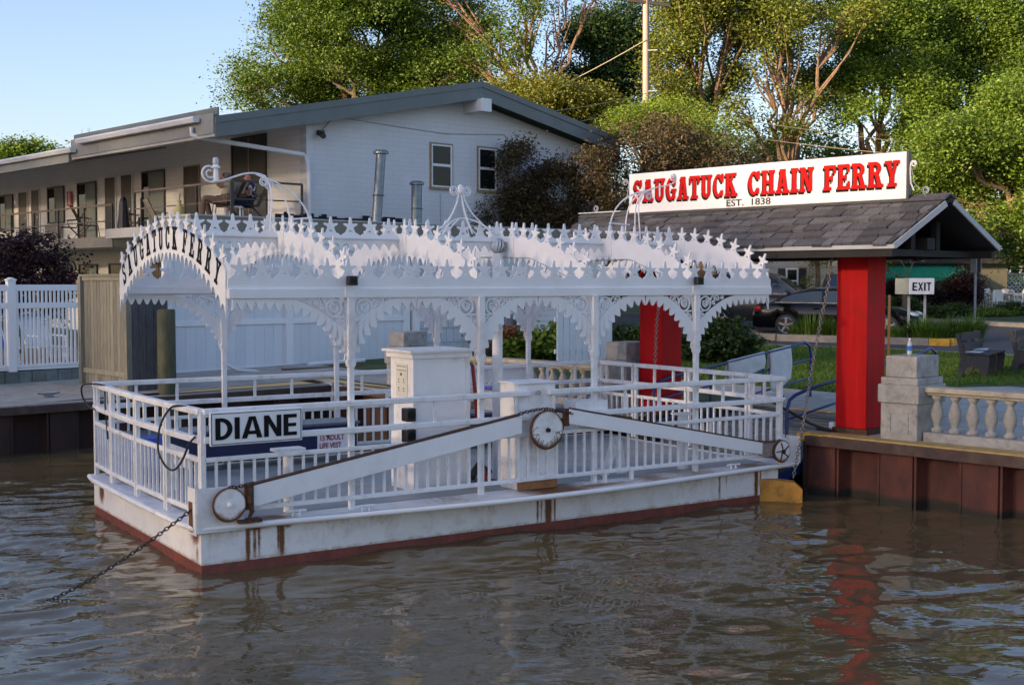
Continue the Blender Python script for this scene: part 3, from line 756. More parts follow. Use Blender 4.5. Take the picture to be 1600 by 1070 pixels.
# ridge boards joining the arches
for i in range(5):
    x0, x1 = AU[i] + .02, AU[i + 1] - .02; n = 6
    te = crest_edge(x0, x1, n, 3.475)
    be = [(x1 - (x1 - x0) * j / 96, 3.25 + teeth(j / 8, .085)) for j in range(97)]
    fy.part('ridge_board', MB().prism(te + be, (0, VC + .01, 0), (1, 0, 0), (0, 0, 1), .02), WHITEB)
    fy.part('ridge_moulding', MB().box(x0, x1, VC - .045, VC - .011, 3.385, 3.41), WHITEB)
    for k in range(n): fy.inst('starfish', star_me, (x0 + (x1 - x0) * (k + .5) / n, VC, 3.535))
    fy.part('mounting_block', MB().box(AU[i + 1] - .022, AU[i + 1] - .012, VC - .20, VC + .12, 3.21, 3.46), WHITEB)
for v in (VN + .05, VF - .05):
    fy.part('canopy_beam', MB().box(AU[0], AU[-1], v - .02, v + .02, 2.72, 2.80), WHITEB)
fy.part('conduit', MB().tube([(AU[4] - .02, 2.9, 3.0), (AU[4] - .02, 2.75, 3.16), (AU[4] - .02, 1.4, 3.17), (AU[4] - .02, .5, 2.9)], .008, 6), CONDUIT)
fy.part('conduit', MB().tube([(AU[3] - .02, 2.6, 3.2), (AU[3] - .02, 1.4, 3.17), (AU[3] - .02, .3, 2.85)], .008, 6), CONDUIT)

# valance: scalloped band curving from each post up to the fascia, with ring and scroll fretwork
def spiral(c, r0, turns, a0, sgn, n=26):
    return [(c[0] + r0 * (1 - .85 * i / n) * math.cos(a0 + sgn * 2 * PI * turns * i / n), c[1] + r0 * (1 - .85 * i / n) * math.sin(a0 + sgn * 2 * PI * turns * i / n)) for i in range(n + 1)]
def flat_line(mb, pts, w=.018, y=0):
    o = [];  i_ = []
    n = len(pts)
    for k in range(n):
        a_, b_ = pts[max(k - 1, 0)], pts[min(k + 1, n - 1)]
        dx, dz = b_[0] - a_[0], b_[1] - a_[1]; l = math.hypot(dx, dz) or 1
        ww = w / 2 * (1 - .3 * k / n)
        o.append((pts[k][0] - dz / l * ww, pts[k][1] + dx / l * ww)); i_.append((pts[k][0] + dz / l * ww, pts[k][1] - dx / l * ww))
    mb.strip(o, i_, (0, .009 + y, 0), (1, 0, 0), (0, 0, 1), .018)
def valance(half, flat=False):
    a_ = half; NS = 15 if flat else 9; o = []; i_ = []; M = NS * 10
    def zin(x): return 2.01 + .61 * (1 - max(0, 1 - x / a_) ** (4.2 if flat else 2.3))
    # walk the inner curve by arc length so that the teeth stand square to it
    fine = [(.028 + (a_ - .028) * (k / 600) ** 1.6, 0) for k in range(601)]; fine = [(x, zin(x)) for x, _ in fine]
    L_ = [0]
    for p, q in zip(fine[:-1], fine[1:]): L_.append(L_[-1] + math.hypot(q[0] - p[0], q[1] - p[1]))
    j = 0
    for k in range(M + 1):
        t = L_[-1] * k / M
        while j < 599 and L_[j + 1] < t: j += 1
        f = (t - L_[j]) / max(1e-9, L_[j + 1] - L_[j]); x = fine[j][0] + (fine[j + 1][0] - fine[j][0]) * f; z = fine[j][1] + (fine[j + 1][1] - fine[j][1]) * f
        dx, dz = fine[j + 1][0] - fine[j][0], fine[j + 1][1] - fine[j][1]; l = math.hypot(dx, dz) or 1
        tt = .045 - .082 * abs(math.cos(PI * k / 10)) ** 1.3        # + is up into the board, - is a tooth pointing out
        xi, zi = x - dz / l * tt, z + dx / l * tt
        xo = clampf(x / (.62 if not flat else .78)); zo = 2.31 + .40 * (1 - (1 - xo) ** 1.7)
        o.append((max(.026, x - .01), min(zo, 2.702))); i_.append((max(.026, xi), min(zi, min(zo, 2.702) - .025)))
    mb = MB().strip(o, i_, (0, .011, 0), (1, 0, 0), (0, 0, 1), .022)
    return mb
def fret(mb):
    c = (.155, 2.595)
    ring = [(c[0] + .088 * math.cos(2 * PI * k / 28), c[1] + .088 * math.sin(2 * PI * k / 28)) for k in range(29)]
    flat_line(mb, ring, .022, .001)
    for (cc, r, t, a0, sg) in (((.135, 2.60), .04, 1.2, -1.2, 1), ((.175, 2.62), .03, 1.1, 2.0, -1), ((.35, 2.655), .045, 1.3, 3.4, -1), ((.30, 2.60), .03, 1.1, 1.0, 1), ((.075, 2.42), .042, 1.3, 1.4, 1), ((.10, 2.47), .025, 1, 0, -1), ((.06, 2.34), .022, 1, 1.5, 1), ((.44, 2.675), .025, 1.1, 3., 1)):
        flat_line(mb, spiral(cc, r, t, a0, sg), .016, -.001)
    flat_line(mb, [(.03, 2.505), (.08, 2.50), (.13, 2.50)], .02, .002); flat_line(mb, [(.235, 2.63), (.26, 2.675), (.30, 2.695)], .02, .002)
    flat_line(mb, [(.11, 2.58), (.15, 2.55), (.19, 2.575), (.21, 2.62)], .016, -.0015)
vf = valance(.79); vme = me_of(vf, 'valance', WHITEB)
vf2 = valance(1.28, True); vme2 = me_of(vf2, 'valance', WHITEB)
fm = MB(); fret(fm); fme = me_of(fm, 'scroll_fretwork', WHITEB)
for v in (VN - .03, VF + .03):
    for k in range(1, 5):
        for sgn in (1, -1):
            endh = (k == 1 and sgn == -1) or (k == 4 and sgn == 1)
            for nm, me in (('valance', vme2 if endh else vme), ('scroll_fretwork', fme)):
                o = fy.inst(nm, me, (AU[k] + (.0 if nm == 'valance' else .02 * sgn), v, 0)); o.scale = (sgn, 1, 1)

# black flood lamps on the fascia
for u in (AU[1], AU[4]):
    fl = fy.part('flood_lamp', MB().box(u - .055, u + .05, -.03, .05, 2.83, 2.93), BLACK, bevel=.01)
    fy.part('lamp_face', MB().box(u - .035, u + .03, -.035, -.03, 2.85, 2.91), GLASSD, parent=fl)

# iron scroll ornaments on the ridge
def circ_scroll(cx, cz, r, y=0, turns=1.9, a0=0., sg=1, n=40):
    return [(cx + r * (1 - .75 * i / n) * math.cos(a0 + sg * 2 * PI * turns * i / n), y, cz + r * (1 - .75 * i / n) * math.sin(a0 + sg * 2 * PI * turns * i / n)) for i in range(n + 1)]
def bez(p0, p1, p2, p3, n=18):
    out = []
    for i in range(n + 1):
        t = i / n; out.append(tuple((1 - t) ** 3 * a_ + 3 * (1 - t) ** 2 * t * b_ + 3 * (1 - t) * t * t * c_ + t ** 3 * d_ for a_, b_, c_, d_ in zip(p0, p1, p2, p3)))
    return out
v0 = VC
orn = Thing('scroll_ornament', 'white iron scroll ornament arching out from the canopy\'s left end, carrying a small lantern', 'ornament', (1.7, v0, 3.5), FER)
for (bu, bv) in ((1.50, -.12), (1.58, .14), (1.78, -.05), (2.02, -.1)):
    orn.part('scroll_rod', MB().tube(bez((bu, v0 + bv, 3.45), (bu + .02, v0 + bv, 3.85), (1.62, v0 + bv * .4, 4.05), (1.38, v0, 4.11)), .0105, 6), WHITEB, smooth=True)
orn.part('scroll_arm', MB().tube(bez((1.5, v0, 4.09), (1.25, v0, 4.19), (1.1, v0, 4.02), (.86, v0, 4.00)) + circ_scroll(.83, 4.10, .10, v0, 1.6, -PI / 2, -1), .0115, 6), WHITEB, smooth=True)
orn.part('scroll_curl', MB().tube(circ_scroll(1.46, 4.02, .055, v0 - .03, 1.8, 0, 1), .009, 6), WHITEB, smooth=True)
orn.part('scroll_curl', MB().tube(circ_scroll(1.55, 3.99, .05, v0 + .03, 1.8, 2, 1), .009, 6), WHITEB, smooth=True)
orn.part('tie_bar', MB().tube([(1.78, v0 - .05, 3.6), (2.02, v0 - .1, 3.62)], .010, 6), WHITEB)
la = Thing('lantern', 'small white lantern with ribbed glass top standing on the left scroll ornament', 'lantern', (.90, v0, 4.0), FER)
la.part('lantern_body', MB().lathe((.90, v0, 4.0), [(.02, 0), (.034, .01), (.030, .11), (.022, .15), (.055, .16), (.04, .18), (.026, .2)], 14), WHITEB, smooth=True)
la.part('glass_cap', MB().lathe((.90, v0, 4.2), [(.028, 0), (.034, .01), (.032, .06), (.024, .075), (.008, .08)], 14), glass('pale_lantern_glass', (.5, .55, .58), .15), smooth=True)
orn2 = Thing('scroll_ornament', 'white iron finial of splayed rods meeting in two curls above the middle of the canopy', 'ornament', (4.13, v0, 3.5), FER)
for (du, dv) in ((-.42, -.05), (-.26, .1), (.12, -.1), (.30, .1), (.52, -.05)):
    orn2.part('scroll_rod', MB().tube(bez((4.13 + du, v0 + dv, 3.48), (4.13 + du * .5, v0 + dv, 3.60), (4.13 + du * .12, v0 + dv * .3, 3.8), (4.13 + du * .06, v0, 4.02)), .0105, 6), WHITEB, smooth=True)
for (du, dv) in ((-.3, -.12), (-.12, .12), (.14, .12), (.32, -.12)):
    orn2.part('scroll_rod', MB().tube(bez((4.16 + du * 1.2, v0 + dv, 3.46), (4.16 + du, v0 + dv, 3.58), (4.16 + du * .5, v0, 3.68), (4.16, v0, 3.68)), .010, 6), WHITEB, smooth=True)
for sg in (-1, 1):
    orn2.part('scroll_curl', MB().tube([(4.13, v0, 4.02)] + circ_scroll(4.13 + sg * .10, 4.03, .065, v0, 1.8, 0 if sg < 0 else PI, sg), .010, 6), WHITEB, smooth=True)
orn2.part('finial_knob', MB().lathe((4.13, v0, 3.98), [(.02, 0), (.045, .03), (.045, .09), (.01, .13)], 12), WHITEB, smooth=True)
orn3 = Thing('scroll_ornament', 'white iron scroll ornament arching to the right, in front of the large sign', 'ornament', (6.8, v0, 3.5), FER)
for (bu, bv) in ((6.48, -.05), (6.88, .1), (6.97, -.12), (7.02, .05)):
    orn3.part('scroll_rod', MB().tube(bez((bu, v0 + bv, 3.45), (bu, v0 + bv, 3.75), (bu * .6 + 2.7, v0 + bv * .4, 4.08), (7.25, v0, 4.16)), .0105, 6), WHITEB, smooth=True)
orn3.part('scroll_arm', MB().tube(bez((7.1, v0, 4.10), (7.3, v0, 4.23), (7.5, v0, 4.20), (7.68, v0, 4.28)) + circ_scroll(7.66, 4.35, .065, v0, 1.7, -PI / 2, 1), .010, 6), WHITEB, smooth=True)
orn3.part('scroll_curl', MB().tube(circ_scroll(7.22, 4.07, .06, v0, 1.8, 0, 1), .009, 6), WHITEB, smooth=True)
orn3.part('scroll_curl', MB().tube(circ_scroll(6.75, 3.30, .065, v0 - .25, 1.8, 0, 1), .009, 6), WHITEB, smooth=True)
orn3.part('tie_bar', MB().tube([(6.52, v0, 3.68), (6.88, v0, 3.66)], .010, 6), WHITEB)

# turbine vent on its stack, standing on the deck pole
pu, pv = 3.97, .85
fy.part('vent_stack', MB().cyl((pu, pv, .48), (pu, pv, 2.66), .062, 18), WHITE, smooth=True)
tv = Thing('turbine_vent', 'round ribbed turbine vent on a short white stack above the canopy', 'vent', (4.69, VC, 2.9), FER)
tv.part('stack', MB().cyl((4.69, VC, 2.75), (4.69, VC, 3.24), .068, 18), WHITE, smooth=True)
for k in range(14):
    a0 = 2 * PI * k / 14; pts = []
    ml = MB(); o1 = []; o2 = []
    for j in range(9):
        ph = PI * (.08 + .84 * j / 8); rr = .115 * math.sin(ph); zz = 3.335 - .10 * math.cos(ph)
        o1.append(Vector((4.69 + rr * math.cos(a0 + j * .06), VC + rr * math.sin(a0 + j * .06), zz)))
        o2.append(Vector((4.69 + rr * .86 * math.cos(a0 + j * .06 + .36), VC + rr * .86 * math.sin(a0 + j * .06 + .36), zz)))
    ml.add(o1 + o2, [(j, j + 1, 10 + j, 9 + j) for j in range(8)])
    tv.part('vane', ml, GUTTER, smooth=True)
tv.part('core', MB().lathe((4.69, VC, 3.24), [(.05, 0), (.075, .05), (.08, .1), (.06, .17), (.02, .195)], 14), mat('dark_vent_core', (.18, .19, .2), .6), smooth=True)

# ---- drive gear on the near side
def rust_disc(parent_thing, name, u, z, r, v, parent):
    """white face with its own rusty cracks near the rim"""
    nr, na = 14, 64; vs = []; rs = []
    for i in range(nr + 1):
        for k in range(na):
            an = 2 * PI * k / na; rr = r * i / nr
            vs.append((u + rr * math.cos(an), v, z + rr * math.sin(an)))
            rs.append(.5 * sm(i / nr, .86, 1.0) + (.42 * sm(i / nr, .5, .95) * sm(-math.sin(an), .15, .7)) + .6 * sm(i / nr, .14, .05))
    f = [(i * na + k, i * na + (k + 1) % na, (i + 1) * na + (k + 1) % na, (i + 1) * na + k) for i in range(nr) for k in range(na)]
    me = fastmesh(name, np.array(vs), np.array(f), RUSTW)
    at = me.attributes.new('rust', 'FLOAT', 'POINT'); at.data.foreach_set('value', np.array(rs, np.float32))
    ob = bpy.data.objects.new(name, me); link(ob, parent); return ob
for (u, z, r, v, nm) in ((.24, .69, .168, -.15, 0), (4.0, 1.185, .222, -.17, 1), (7.76, .655, .145, -.13, 2)):
    rim = MB(); rim.tube([(u + (r - .004) * math.cos(2 * PI * k / 40), v + .012, z + (r - .004) * math.sin(2 * PI * k / 40)) for k in range(40)], .009, 6, closed=True)
    rim.cyl((u, v + .001, z), (u, v + .05, z), r - .006, 40)
    wo_ = fy.part('chain_wheel', rim, RUSTY, smooth=True)
    rust_disc(fy, 'wheel_face', u, z, r * .965, v - .001, wo_)
    fy.part('hub', MB().cyl((u, v - .03, z), (u, v, z), .026, 16).cyl((u, v - .045, z), (u, v - .03, z), .014, 12), WHITE if nm == 0 else BLACK, parent=wo_, smooth=True)
    if nm == 2:
        for k in range(5):
            an = 2 * PI * k / 5 + .4
            fy.part('spoke', MB().bar((u + .03 * math.cos(an), v - .008, z + .03 * math.sin(an)), (u + .12 * math.cos(an + .2), v - .008, z + .12 * math.sin(an + .2)), .02, .01), RUSTY, parent=wo_)
    if nm == 1:
        rc = random.Random(3)
        for k in range(16):
            an = -PI * (.02 + .96 * k / 15) + rc.uniform(-.05, .05); pts = []
            rr = r * .93; a2 = an
            for j in range(6):
                pts.append((u + rr * math.cos(a2), v - .003, z + rr * math.sin(a2))); rr -= rc.uniform(.008, .022); a2 += rc.uniform(-.14, .14)
            fy.part('rust_crack', MB().tube(pts, .0028, 4), RUSTY, parent=wo_)
def channel(p, q, h0, h1, v, nm):
    p, q = Vector((p[0], 0, p[1])), Vector((q[0], 0, q[1])); d = (q - p).normalized(); n_ = Vector((-d.z, 0, d.x))
    mb = MB(); a_ = [(p.x, p.z - h0 / 2), (q.x, q.z - h1 / 2), (q.x, q.z + h1 / 2), (p.x, p.z + h0 / 2)]
    mb.prism(a_, (0, v + .03, 0), (1, 0, 0), (0, 0, 1), .03)
    b = fy.part('chain_guard', mb, WHITEB, bevel=.004)
    t = MB().bar(p + n_ * (h0 / 2 + .008) + Vector((.02, v + .035, 0)), q + n_ * (h1 / 2 + .008) + Vector((-.02, v + .035, 0)), .075, .018, up=n_)
    fy.part('guard_liner', t, RUSTY, parent=b)
    for k in range(9):
        c = p + (q - p) * ((k + .5) / 9) + n_ * (.03 if k % 2 else -.05)
        fy.part('bolt', MB().cyl((c.x, v - .004, c.z), (c.x, v + .002, c.z), .006, 6), WHITE, parent=b)
channel((.50, .745), (3.70, 1.26), .215, .20, -.10, 0)
channel((4.36, 1.31), (7.43, .715), .17, .155, -.10, 1)
fy.part('guard_end_block', MB().box(4.30, 4.365, -.09, -.02, 1.20, 1.40), RUSTY)
fy.part('guard_end_block', MB().box(.42, .50, -.12, -.02, .62, .86), RUSTY)
fy.part('guard_end_block', MB().box(7.43, 7.60, -.10, -.02, .62, .78), mat('rust_stained_plate', (.3, .24, .2), .7, var=.4, vs=20, dirt=(.09, .035, .015), dirt_amt=.9, dirt_scale=9))
fy.part('grease_drip', MB().tube([(.46, -.12, .84), (.45, -.125, .7), (.48, -.12, .6), (.44, -.12, .52)], [.03, .035, .025, .015], 7).box(.34, .58, -.14, -.02, .488, .52), RUSTY)
fy.part('end_plate', MB().prism([(7.80, .47), (8.12, .47), (8.13, .82), (8.05, .80), (8.0, .83), (7.93, .79), (7.86, .83), (7.80, .83)], (0, -.04, 0), (1, 0, 0), (0, 0, 1), .02).box(8.12, 8.14, -.08, .25, .47, .82), WHITE)

def link_chain(pts, r=.012, ll=.06, wd=.022):
    """chain of alternating links along a polyline, as one mesh"""
    P = [Vector(p) for p in pts]; mb = MB(); seg = []
    tot = sum((P[i + 1] - P[i]).length for i in range(len(P) - 1)); n = max(2, int(tot / (ll * .72)))
    def at(s_):
        for i in range(len(P) - 1):
            l = (P[i + 1] - P[i]).length
            if s_ <= l or i == len(P) - 2: return P[i] + (P[i + 1] - P[i]) * (s_ / l), (P[i + 1] - P[i]).normalized()
            s_ -= l
    for k in range(n):
        c, d = at(tot * (k + .5) / n); a_ = d.orthogonal().normalized(); b_ = d.cross(a_)
        ax = a_ if k % 2 else b_
        pts_ = [c + d * (ll / 2 * math.cos(2 * PI * j / 8)) + ax * (wd * math.sin(2 * PI * j / 8)) for j in range(8)]
        mb.tube(pts_, r * .55, 4, closed=True)
    return mb
fy.part('drive_chain', link_chain([(3.62, -.12, 1.375), (3.72, -.13, 1.40), (3.86, -.145, 1.42), (4.0, -.145, 1.425), (4.15, -.145, 1.395), (4.28, -.12, 1.36), (4.4, -.1, 1.35)], .012, .05, .018), RUSTY)
fy.part('drive_chain', link_chain([(.24, -.13, .86), (.34, -.12, .855), (.5, -.11, .88)], .012, .05, .018), RUSTY)
fy.part('drive_chain', link_chain([(7.4, -.08, .80), (7.6, -.1, .79), (7.76, -.1, .80)], .012, .05, .018), RUSTY)
cp = [FER.inv(-4.37, 10.97)]
pA = Vector((-.08, .05, .64)); pB = Vector((cp[0][0] - .25, cp[0][1] - .1, -.12))
cpts = [pA + (pB - pA) * (i / 20) + Vector((0, 0, -.10 * math.sin(PI * i / 20))) for i in range(21)]
single('haul_chain', link_chain(cpts, .010, .055, .018), mat('dark_wet_chain', (.035, .026, .02), .6, var=.5, vs=30), 'dark haul chain running from the left corner of the ferry down into the water', 'chain', base=tuple(pA), fr=FER)

# housing, cabinet, benches
fy.part('gear_housing', MB().box(3.72, 4.24, .02, .40, .487, 1.70).box(3.70, 4.26, .0, .42, 1.70, 1.722), WHITE, bevel=.008)
fy.part('rust_band', MB().box(3.71, 4.25, -.004, .02, .49, .60), mat('rust_band', (.33, .15, .06), .85, var=.4, vs=12, dirt=(.1, .04, .02), dirt_amt=.8))
fy.part('shaft_end', MB().cyl((3.98, -.03, 1.60), (3.98, .0, 1.60), .028, 14).cyl((3.99, -.034, 1.598), (3.99, -.028, 1.598), .018, 12), CHROME, smooth=True)
fy.part('small_housing', MB().box(4.56, 5.02, .04, .30, 1.10, 1.46), WHITE, bevel=.006)
fy.part('shaft_end', MB().cyl((4.74, .02, 1.33), (4.74, .05, 1.33), .02, 12), WHITE)
cb = Thing('control_cabinet', 'tall white wooden cabinet with flat lid and taped notice on the ferry deck', 'cabinet', (2.68, .6, .488), FER)
cb.part('cabinet_body', MB().box(2.68, 3.40, .58, 1.14, .488, 2.0), WHITE, bevel=.006)
cb.part('front_panel', MB().box(2.72, 3.36, .572, .58, .55, 1.94), WHITEB)
cb.part('corner_trim', MB().box(2.668, 2.72, .565, .572, .49, 2.0).box(3.36, 3.412, .565, .572, .49, 2.0), WHITE)
cb.part('lid', MB().box(2.60, 3.46, .50, 1.22, 2.065, 2.095).box(2.64, 3.43, .54, 1.18, 2.0, 2.065), WHITE, bevel=.004)
nt_ = cb.part('notice_sheet', MB().box(2.672, 2.676, .72, .99, 1.55, 1.93), mat('yellowed_paper', (.66, .64, .55), .7, var=.08))
mk = MB()
for r_, (zz, n_) in enumerate(((1.905, 9), (1.86, 9))):
    for k in range(n_): mk.box(2.669, 2.6715, .75 + k * .025, .765 + k * .025, zz - .008, zz)
for (yy, zz) in ((.80, 1.72), (.92, 1.72), (.80, 1.62), (.92, 1.62)):
    mk.bar((2.67, yy, zz - .03), (2.67, yy, zz + .02), .004, .006); mk.bar((2.67, yy - .02, zz), (2.67, yy + .02, zz), .004, .006); mk.ball((2.67, yy, zz + .03), .009, 6, 4)
mk.ball((2.67, .86, 1.81), .016, 8, 6)
cb.part('printed_marks', mk, mat('faint_ink', (.12, .12, .12), .8), parent=nt_)
for zz in (1.30, 1.06):
    sp = Thing('speaker_lamp', 'upper black spotlight clamped to the left side of the cabinet' if zz > 1.2 else 'lower black spotlight clamped to the left side of the cabinet', 'spotlight', (2.60, .58, zz), FER)
    sp.part('spot_body', MB().box(2.55, 2.67, .50, .64, zz, zz + .15), BLACK, bevel=.012)
    sp.part('spot_lens', MB().cyl((2.61, .49, zz + .075), (2.61, .50, zz + .075), .05, 16), GLASSD)
hz = MB().cyl((3.50, .62, .6), (3.43, .60, 2.0), .014, 8)
single('red_hose', MB().tube([(3.47, .60, 1.9), (3.50, .58, 1.5), (3.52, .57, 1.1), (3.56, .56, .8), (3.60, .5, .55)], .022, 8), mat('dark_red_hose', (.22, .012, .015), .6), 'dark red strap hanging down the right edge of the white cabinet', 'strap', base=(3.5, .6, .49), fr=FER, smooth=True)
single('rubber_mat', MB().prism([(3.35, .50), (3.95, .50), (3.82, .95), (3.5, .95)], (0, 0, .488), (1, 0, 0), (0, 1, 0), .02).tube([(3.42, .55, .6), (3.55, .6, .72), (3.7, .6, .62)], .05, 8), RUBBER, 'black rubber bag lying on the deck beside the cabinet', 'bag', base=(3.6, .7, .488), fr=FER)
def bench(u0, u1, lab):
    b = Thing('locker_bench', lab, 'bench', (u0, 3.3, .62), FER)
    b.part('box', MB().box(u0, u1, 3.32, 3.84, .62, .97), NAVY, bevel=.006)
    b.part('lid', MB().box(u0 - .03, u1 + .03, 3.28, 3.87, .97, 1.005), mat('sky_sheen_lid', (.10, .125, .18), .22, var=.15), bevel=.004)  # sky reflected in the lid is put into this lighter colour
    for f in (.3, .62, .85):
        b.part('latch', MB().box(u0 + (u1 - u0) * f, u0 + (u1 - u0) * f + .05, 3.305, 3.32, .82, .92), BLACK)
    return b
bench(.25, 3.30, 'long navy blue locker bench along the far rail, left of the cabinet')
bench(4.75, 6.9, 'shorter navy blue locker bench along the far rail, right of the cabinet')
single('blue_barrel', MB().lathe((.35, 3.0, .49), [(.20, 0), (.22, .03), (.22, .5), (.2, .53)], 20), mat('bright_blue_plastic', (.015, .06, .42), .4), 'bright blue plastic drum behind the left gate rails', 'drum', base=(.35, 3., .49), fr=FER, smooth=True)
single('blue_barrel', MB().box(.2, .5, 3.35, 3.65, .49, .95), MATS['bright_blue_plastic'], 'bright blue plastic crate in the far left corner of the ferry deck', 'crate', base=(.35, 3.5, .49), fr=FER, bevel=.02)
tub = Thing('storage_tub', 'clear plastic tub with purple lid on the far rail of the ferry', 'tub', (5.7, 3.6, 1.0), FER)
tub.part('tub_body', MB().box(5.55, 6.15, 3.35, 3.75, 1.005, 1.30), mat('cloudy_plastic', (.55, .6, .66), .35))
tub.part('lid', MB().box(5.5, 6.2, 3.3, 3.8, 1.30, 1.335), mat('purple_lid', (.10, .07, .45), .4), bevel=.01)
single('white_locker', MB().box(5.1, 6.6, 3.99, 4.03, 1.36, 1.58), WHITEB, 'white panel fixed behind the far top rail', 'panel', base=(5.8, 4, 1.36), fr=FER)
# folded white lawn chairs lying against the near rail
for k, (u, tl) in enumerate(((5.15, .12), (5.42, -.1))):
    fc = Thing('folded_chair', ('left' if k == 0 else 'right') + ' one of two folded white slatted chairs leaning behind the near railing', 'chair', (u, .35, .49), FER, group='folded white chairs on the deck')
    for j in range(4):
        fc.part('slat', MB().bar((u + j * .035, .34, .50), (u + j * .035 + tl, .30, 1.0 - .06 * abs(j - 1.5)), .028, .012, up=(0, 1, 0)), WHITEB)
    fc.part('crossbar', MB().bar((u - .03, .36, .58), (u + .17, .36, .56), .03, .02), WHITEB)
# cleats
for (u, v) in ((.98, -.02), (1.7, -.15), (6.95, -.06)):
    fy.part('cleat', MB().cyl((u - .03, v, .485), (u - .03, v, .53), .011, 8).cyl((u + .05, v, .485), (u + .05, v, .53), .011, 8).tube([(u - .1, v, .535), (u - .04, v, .54), (u + .06, v, .54), (u + .12, v, .535)], .013, 8), WHITE, smooth=True)
# cables at the left gate
single('cable_loop', MB().tube(smooth_path([(-.02, .35, 1.63), (-.08, .62, 1.60), (-.14, .80, 1.40), (-.15, .85, 1.15), (-.12, .72, 1.0), (-.1, .5, .98), (-.08, .30, 1.1), (-.07, .12, 1.28), (-.04, .02, 1.36)]), .011, 8), RUBBER, 'looped black cable hanging over the left gate near the name board', 'cable', base=(-.05, .5, 1.3), fr=FER, smooth=True)
single('cable_loop', MB().tube(smooth_path([(-.02, 3.3, 1.63), (-.10, 3.5, 1.64), (-.15, 3.85, 1.60), (-.12, 3.98, 1.45), (-.06, 3.90, 1.33), (-.02, 3.70, 1.30)]), .011, 8).tube([(-.03, 3.3, 1.63), (-.05, 3.22, 1.4), (-.03, 3.2, 1.0)], .01, 6), RUBBER, 'short black cable looped round the far left corner of the railing', 'cable', base=(-.05, 3.8, 1.4), fr=FER, smooth=True)
fy.part('rope_tie', MB().tube([(7.84, .02, 1.33), (7.9, .0, 1.36), (7.86, -.04, 1.31), (7.92, .02, 1.33)], .018, 6), RUBBER)
fy.part('rope_tie', MB().tube([(7.84, 3.93, 1.33), (7.9, 3.9, 1.36), (7.86, 3.86, 1.31), (7.95, 3.9, 1.33)], .018, 6), RUBBER)
# ================================================================ FERRY NAME BOARDS
db = Thing('name_board', 'white board lettered DIANE in heavy black capitals, fixed to the near left railing', 'sign', (.08, -.07, 1.28), FER)
db.part('board', MB().box(.07, 1.04, -.085, -.06, 1.265, 1.60), SIGNW, bevel=.012)
brd = MB()
for (x0, x1, z0, z1) in ((.085, 1.025, 1.28, 1.287), (.085, 1.025, 1.579, 1.586), (.085, .092, 1.287, 1.579), (1.018, 1.025, 1.287, 1.579)): brd.box(x0, x1, -.088, -.085, z0, z1)
db.part('border_line', brd, BLACK)
letters(db, 'DIANE', G_sans, (.125, -.087, 1.325), (1, 0, 0), (0, 0, 1), .215, .855, INK, sp=.075)
RTXT = mat('dark_red_ink', (.32, .02, .03), .5)
vs_ = Thing('life_vest_sign', 'small white sign reading 15 ADULT LIFE VEST on the blue locker bench', 'sign', (1.75, 3.3, .75), FER)
def plate(th, x0, x1, y, z0, z1):
    r = .03; pts = []
    for (cx, cz, a0) in ((x1 - r, z1 - r, 0), (x0 + r, z1 - r, 90), (x0 + r, z0 + r, 180), (x1 - r, z0 + r, 270)):
        pts += [(cx + r * math.cos(R(a0 + k * 22.5)), cz + r * math.sin(R(a0 + k * 22.5))) for k in range(5)]
    return th.part('plate', MB().prism(pts, (0, y, 0), (1, 0, 0), (0, 0, 1), -.008 if False else .008), SIGNW)
plate(vs_, 3.0 - .28, 3.0 + .15, 3.317, .64, .88)
place_text(vs_, text_mesh('15 ADULT', .10, RTXT, .0022, .001, sx=.80), (2.745, 3.306, .775), (1, 0, 0), (0, 0, 1))
place_text(vs_, text_mesh('LIFE VEST', .10, RTXT, .0022, .001, sx=.76), (2.745, 3.306, .67), (1, 0, 0), (0, 0, 1))
ls_ = Thing('life_vest_sign', 'small white sign with red lettering behind the left gate balusters', 'sign', (.3, 2.2, .8), FER)
lsp = ls_.part('plate', MB().box(.42, .43, 1.62, 2.32, .80, 1.02), SIGNW, bevel=.004)
place_text(ls_, text_mesh('LIFE VESTS', .12, RTXT, .003, .001, sx=.85), (.418, 2.28, .87), (0, -1, 0), (0, 0, 1), parent=None)
ls_.part('support', MB().box(.43, .46, 1.7, 1.75, .49, .9).box(.43, .46, 2.2, 2.25, .49, .9), WHITE)
sp_ = Thing('no_smoking_sign', 'narrow white sign with black capitals behind the cabinet', 'sign', (3.6, 3.2, 1.1), FER)
sp_.part('plate', MB().box(4.02, 4.30, 3.88, 3.89, 1.10, 1.30), SIGNW)
place_text(sp_, text_mesh('C', .15, BLACK, .004), (4.04, 3.878, 1.14), (1, 0, 0), (0, 0, 1)); place_text(sp_, text_mesh('G', .15, BLACK, .004), (4.20, 3.878, 1.14), (1, 0, 0), (0, 0, 1))
# arched lettering on the left end board: letters follow the arc
txt = 'SAUGATUCK FERRY'
Hh = .255
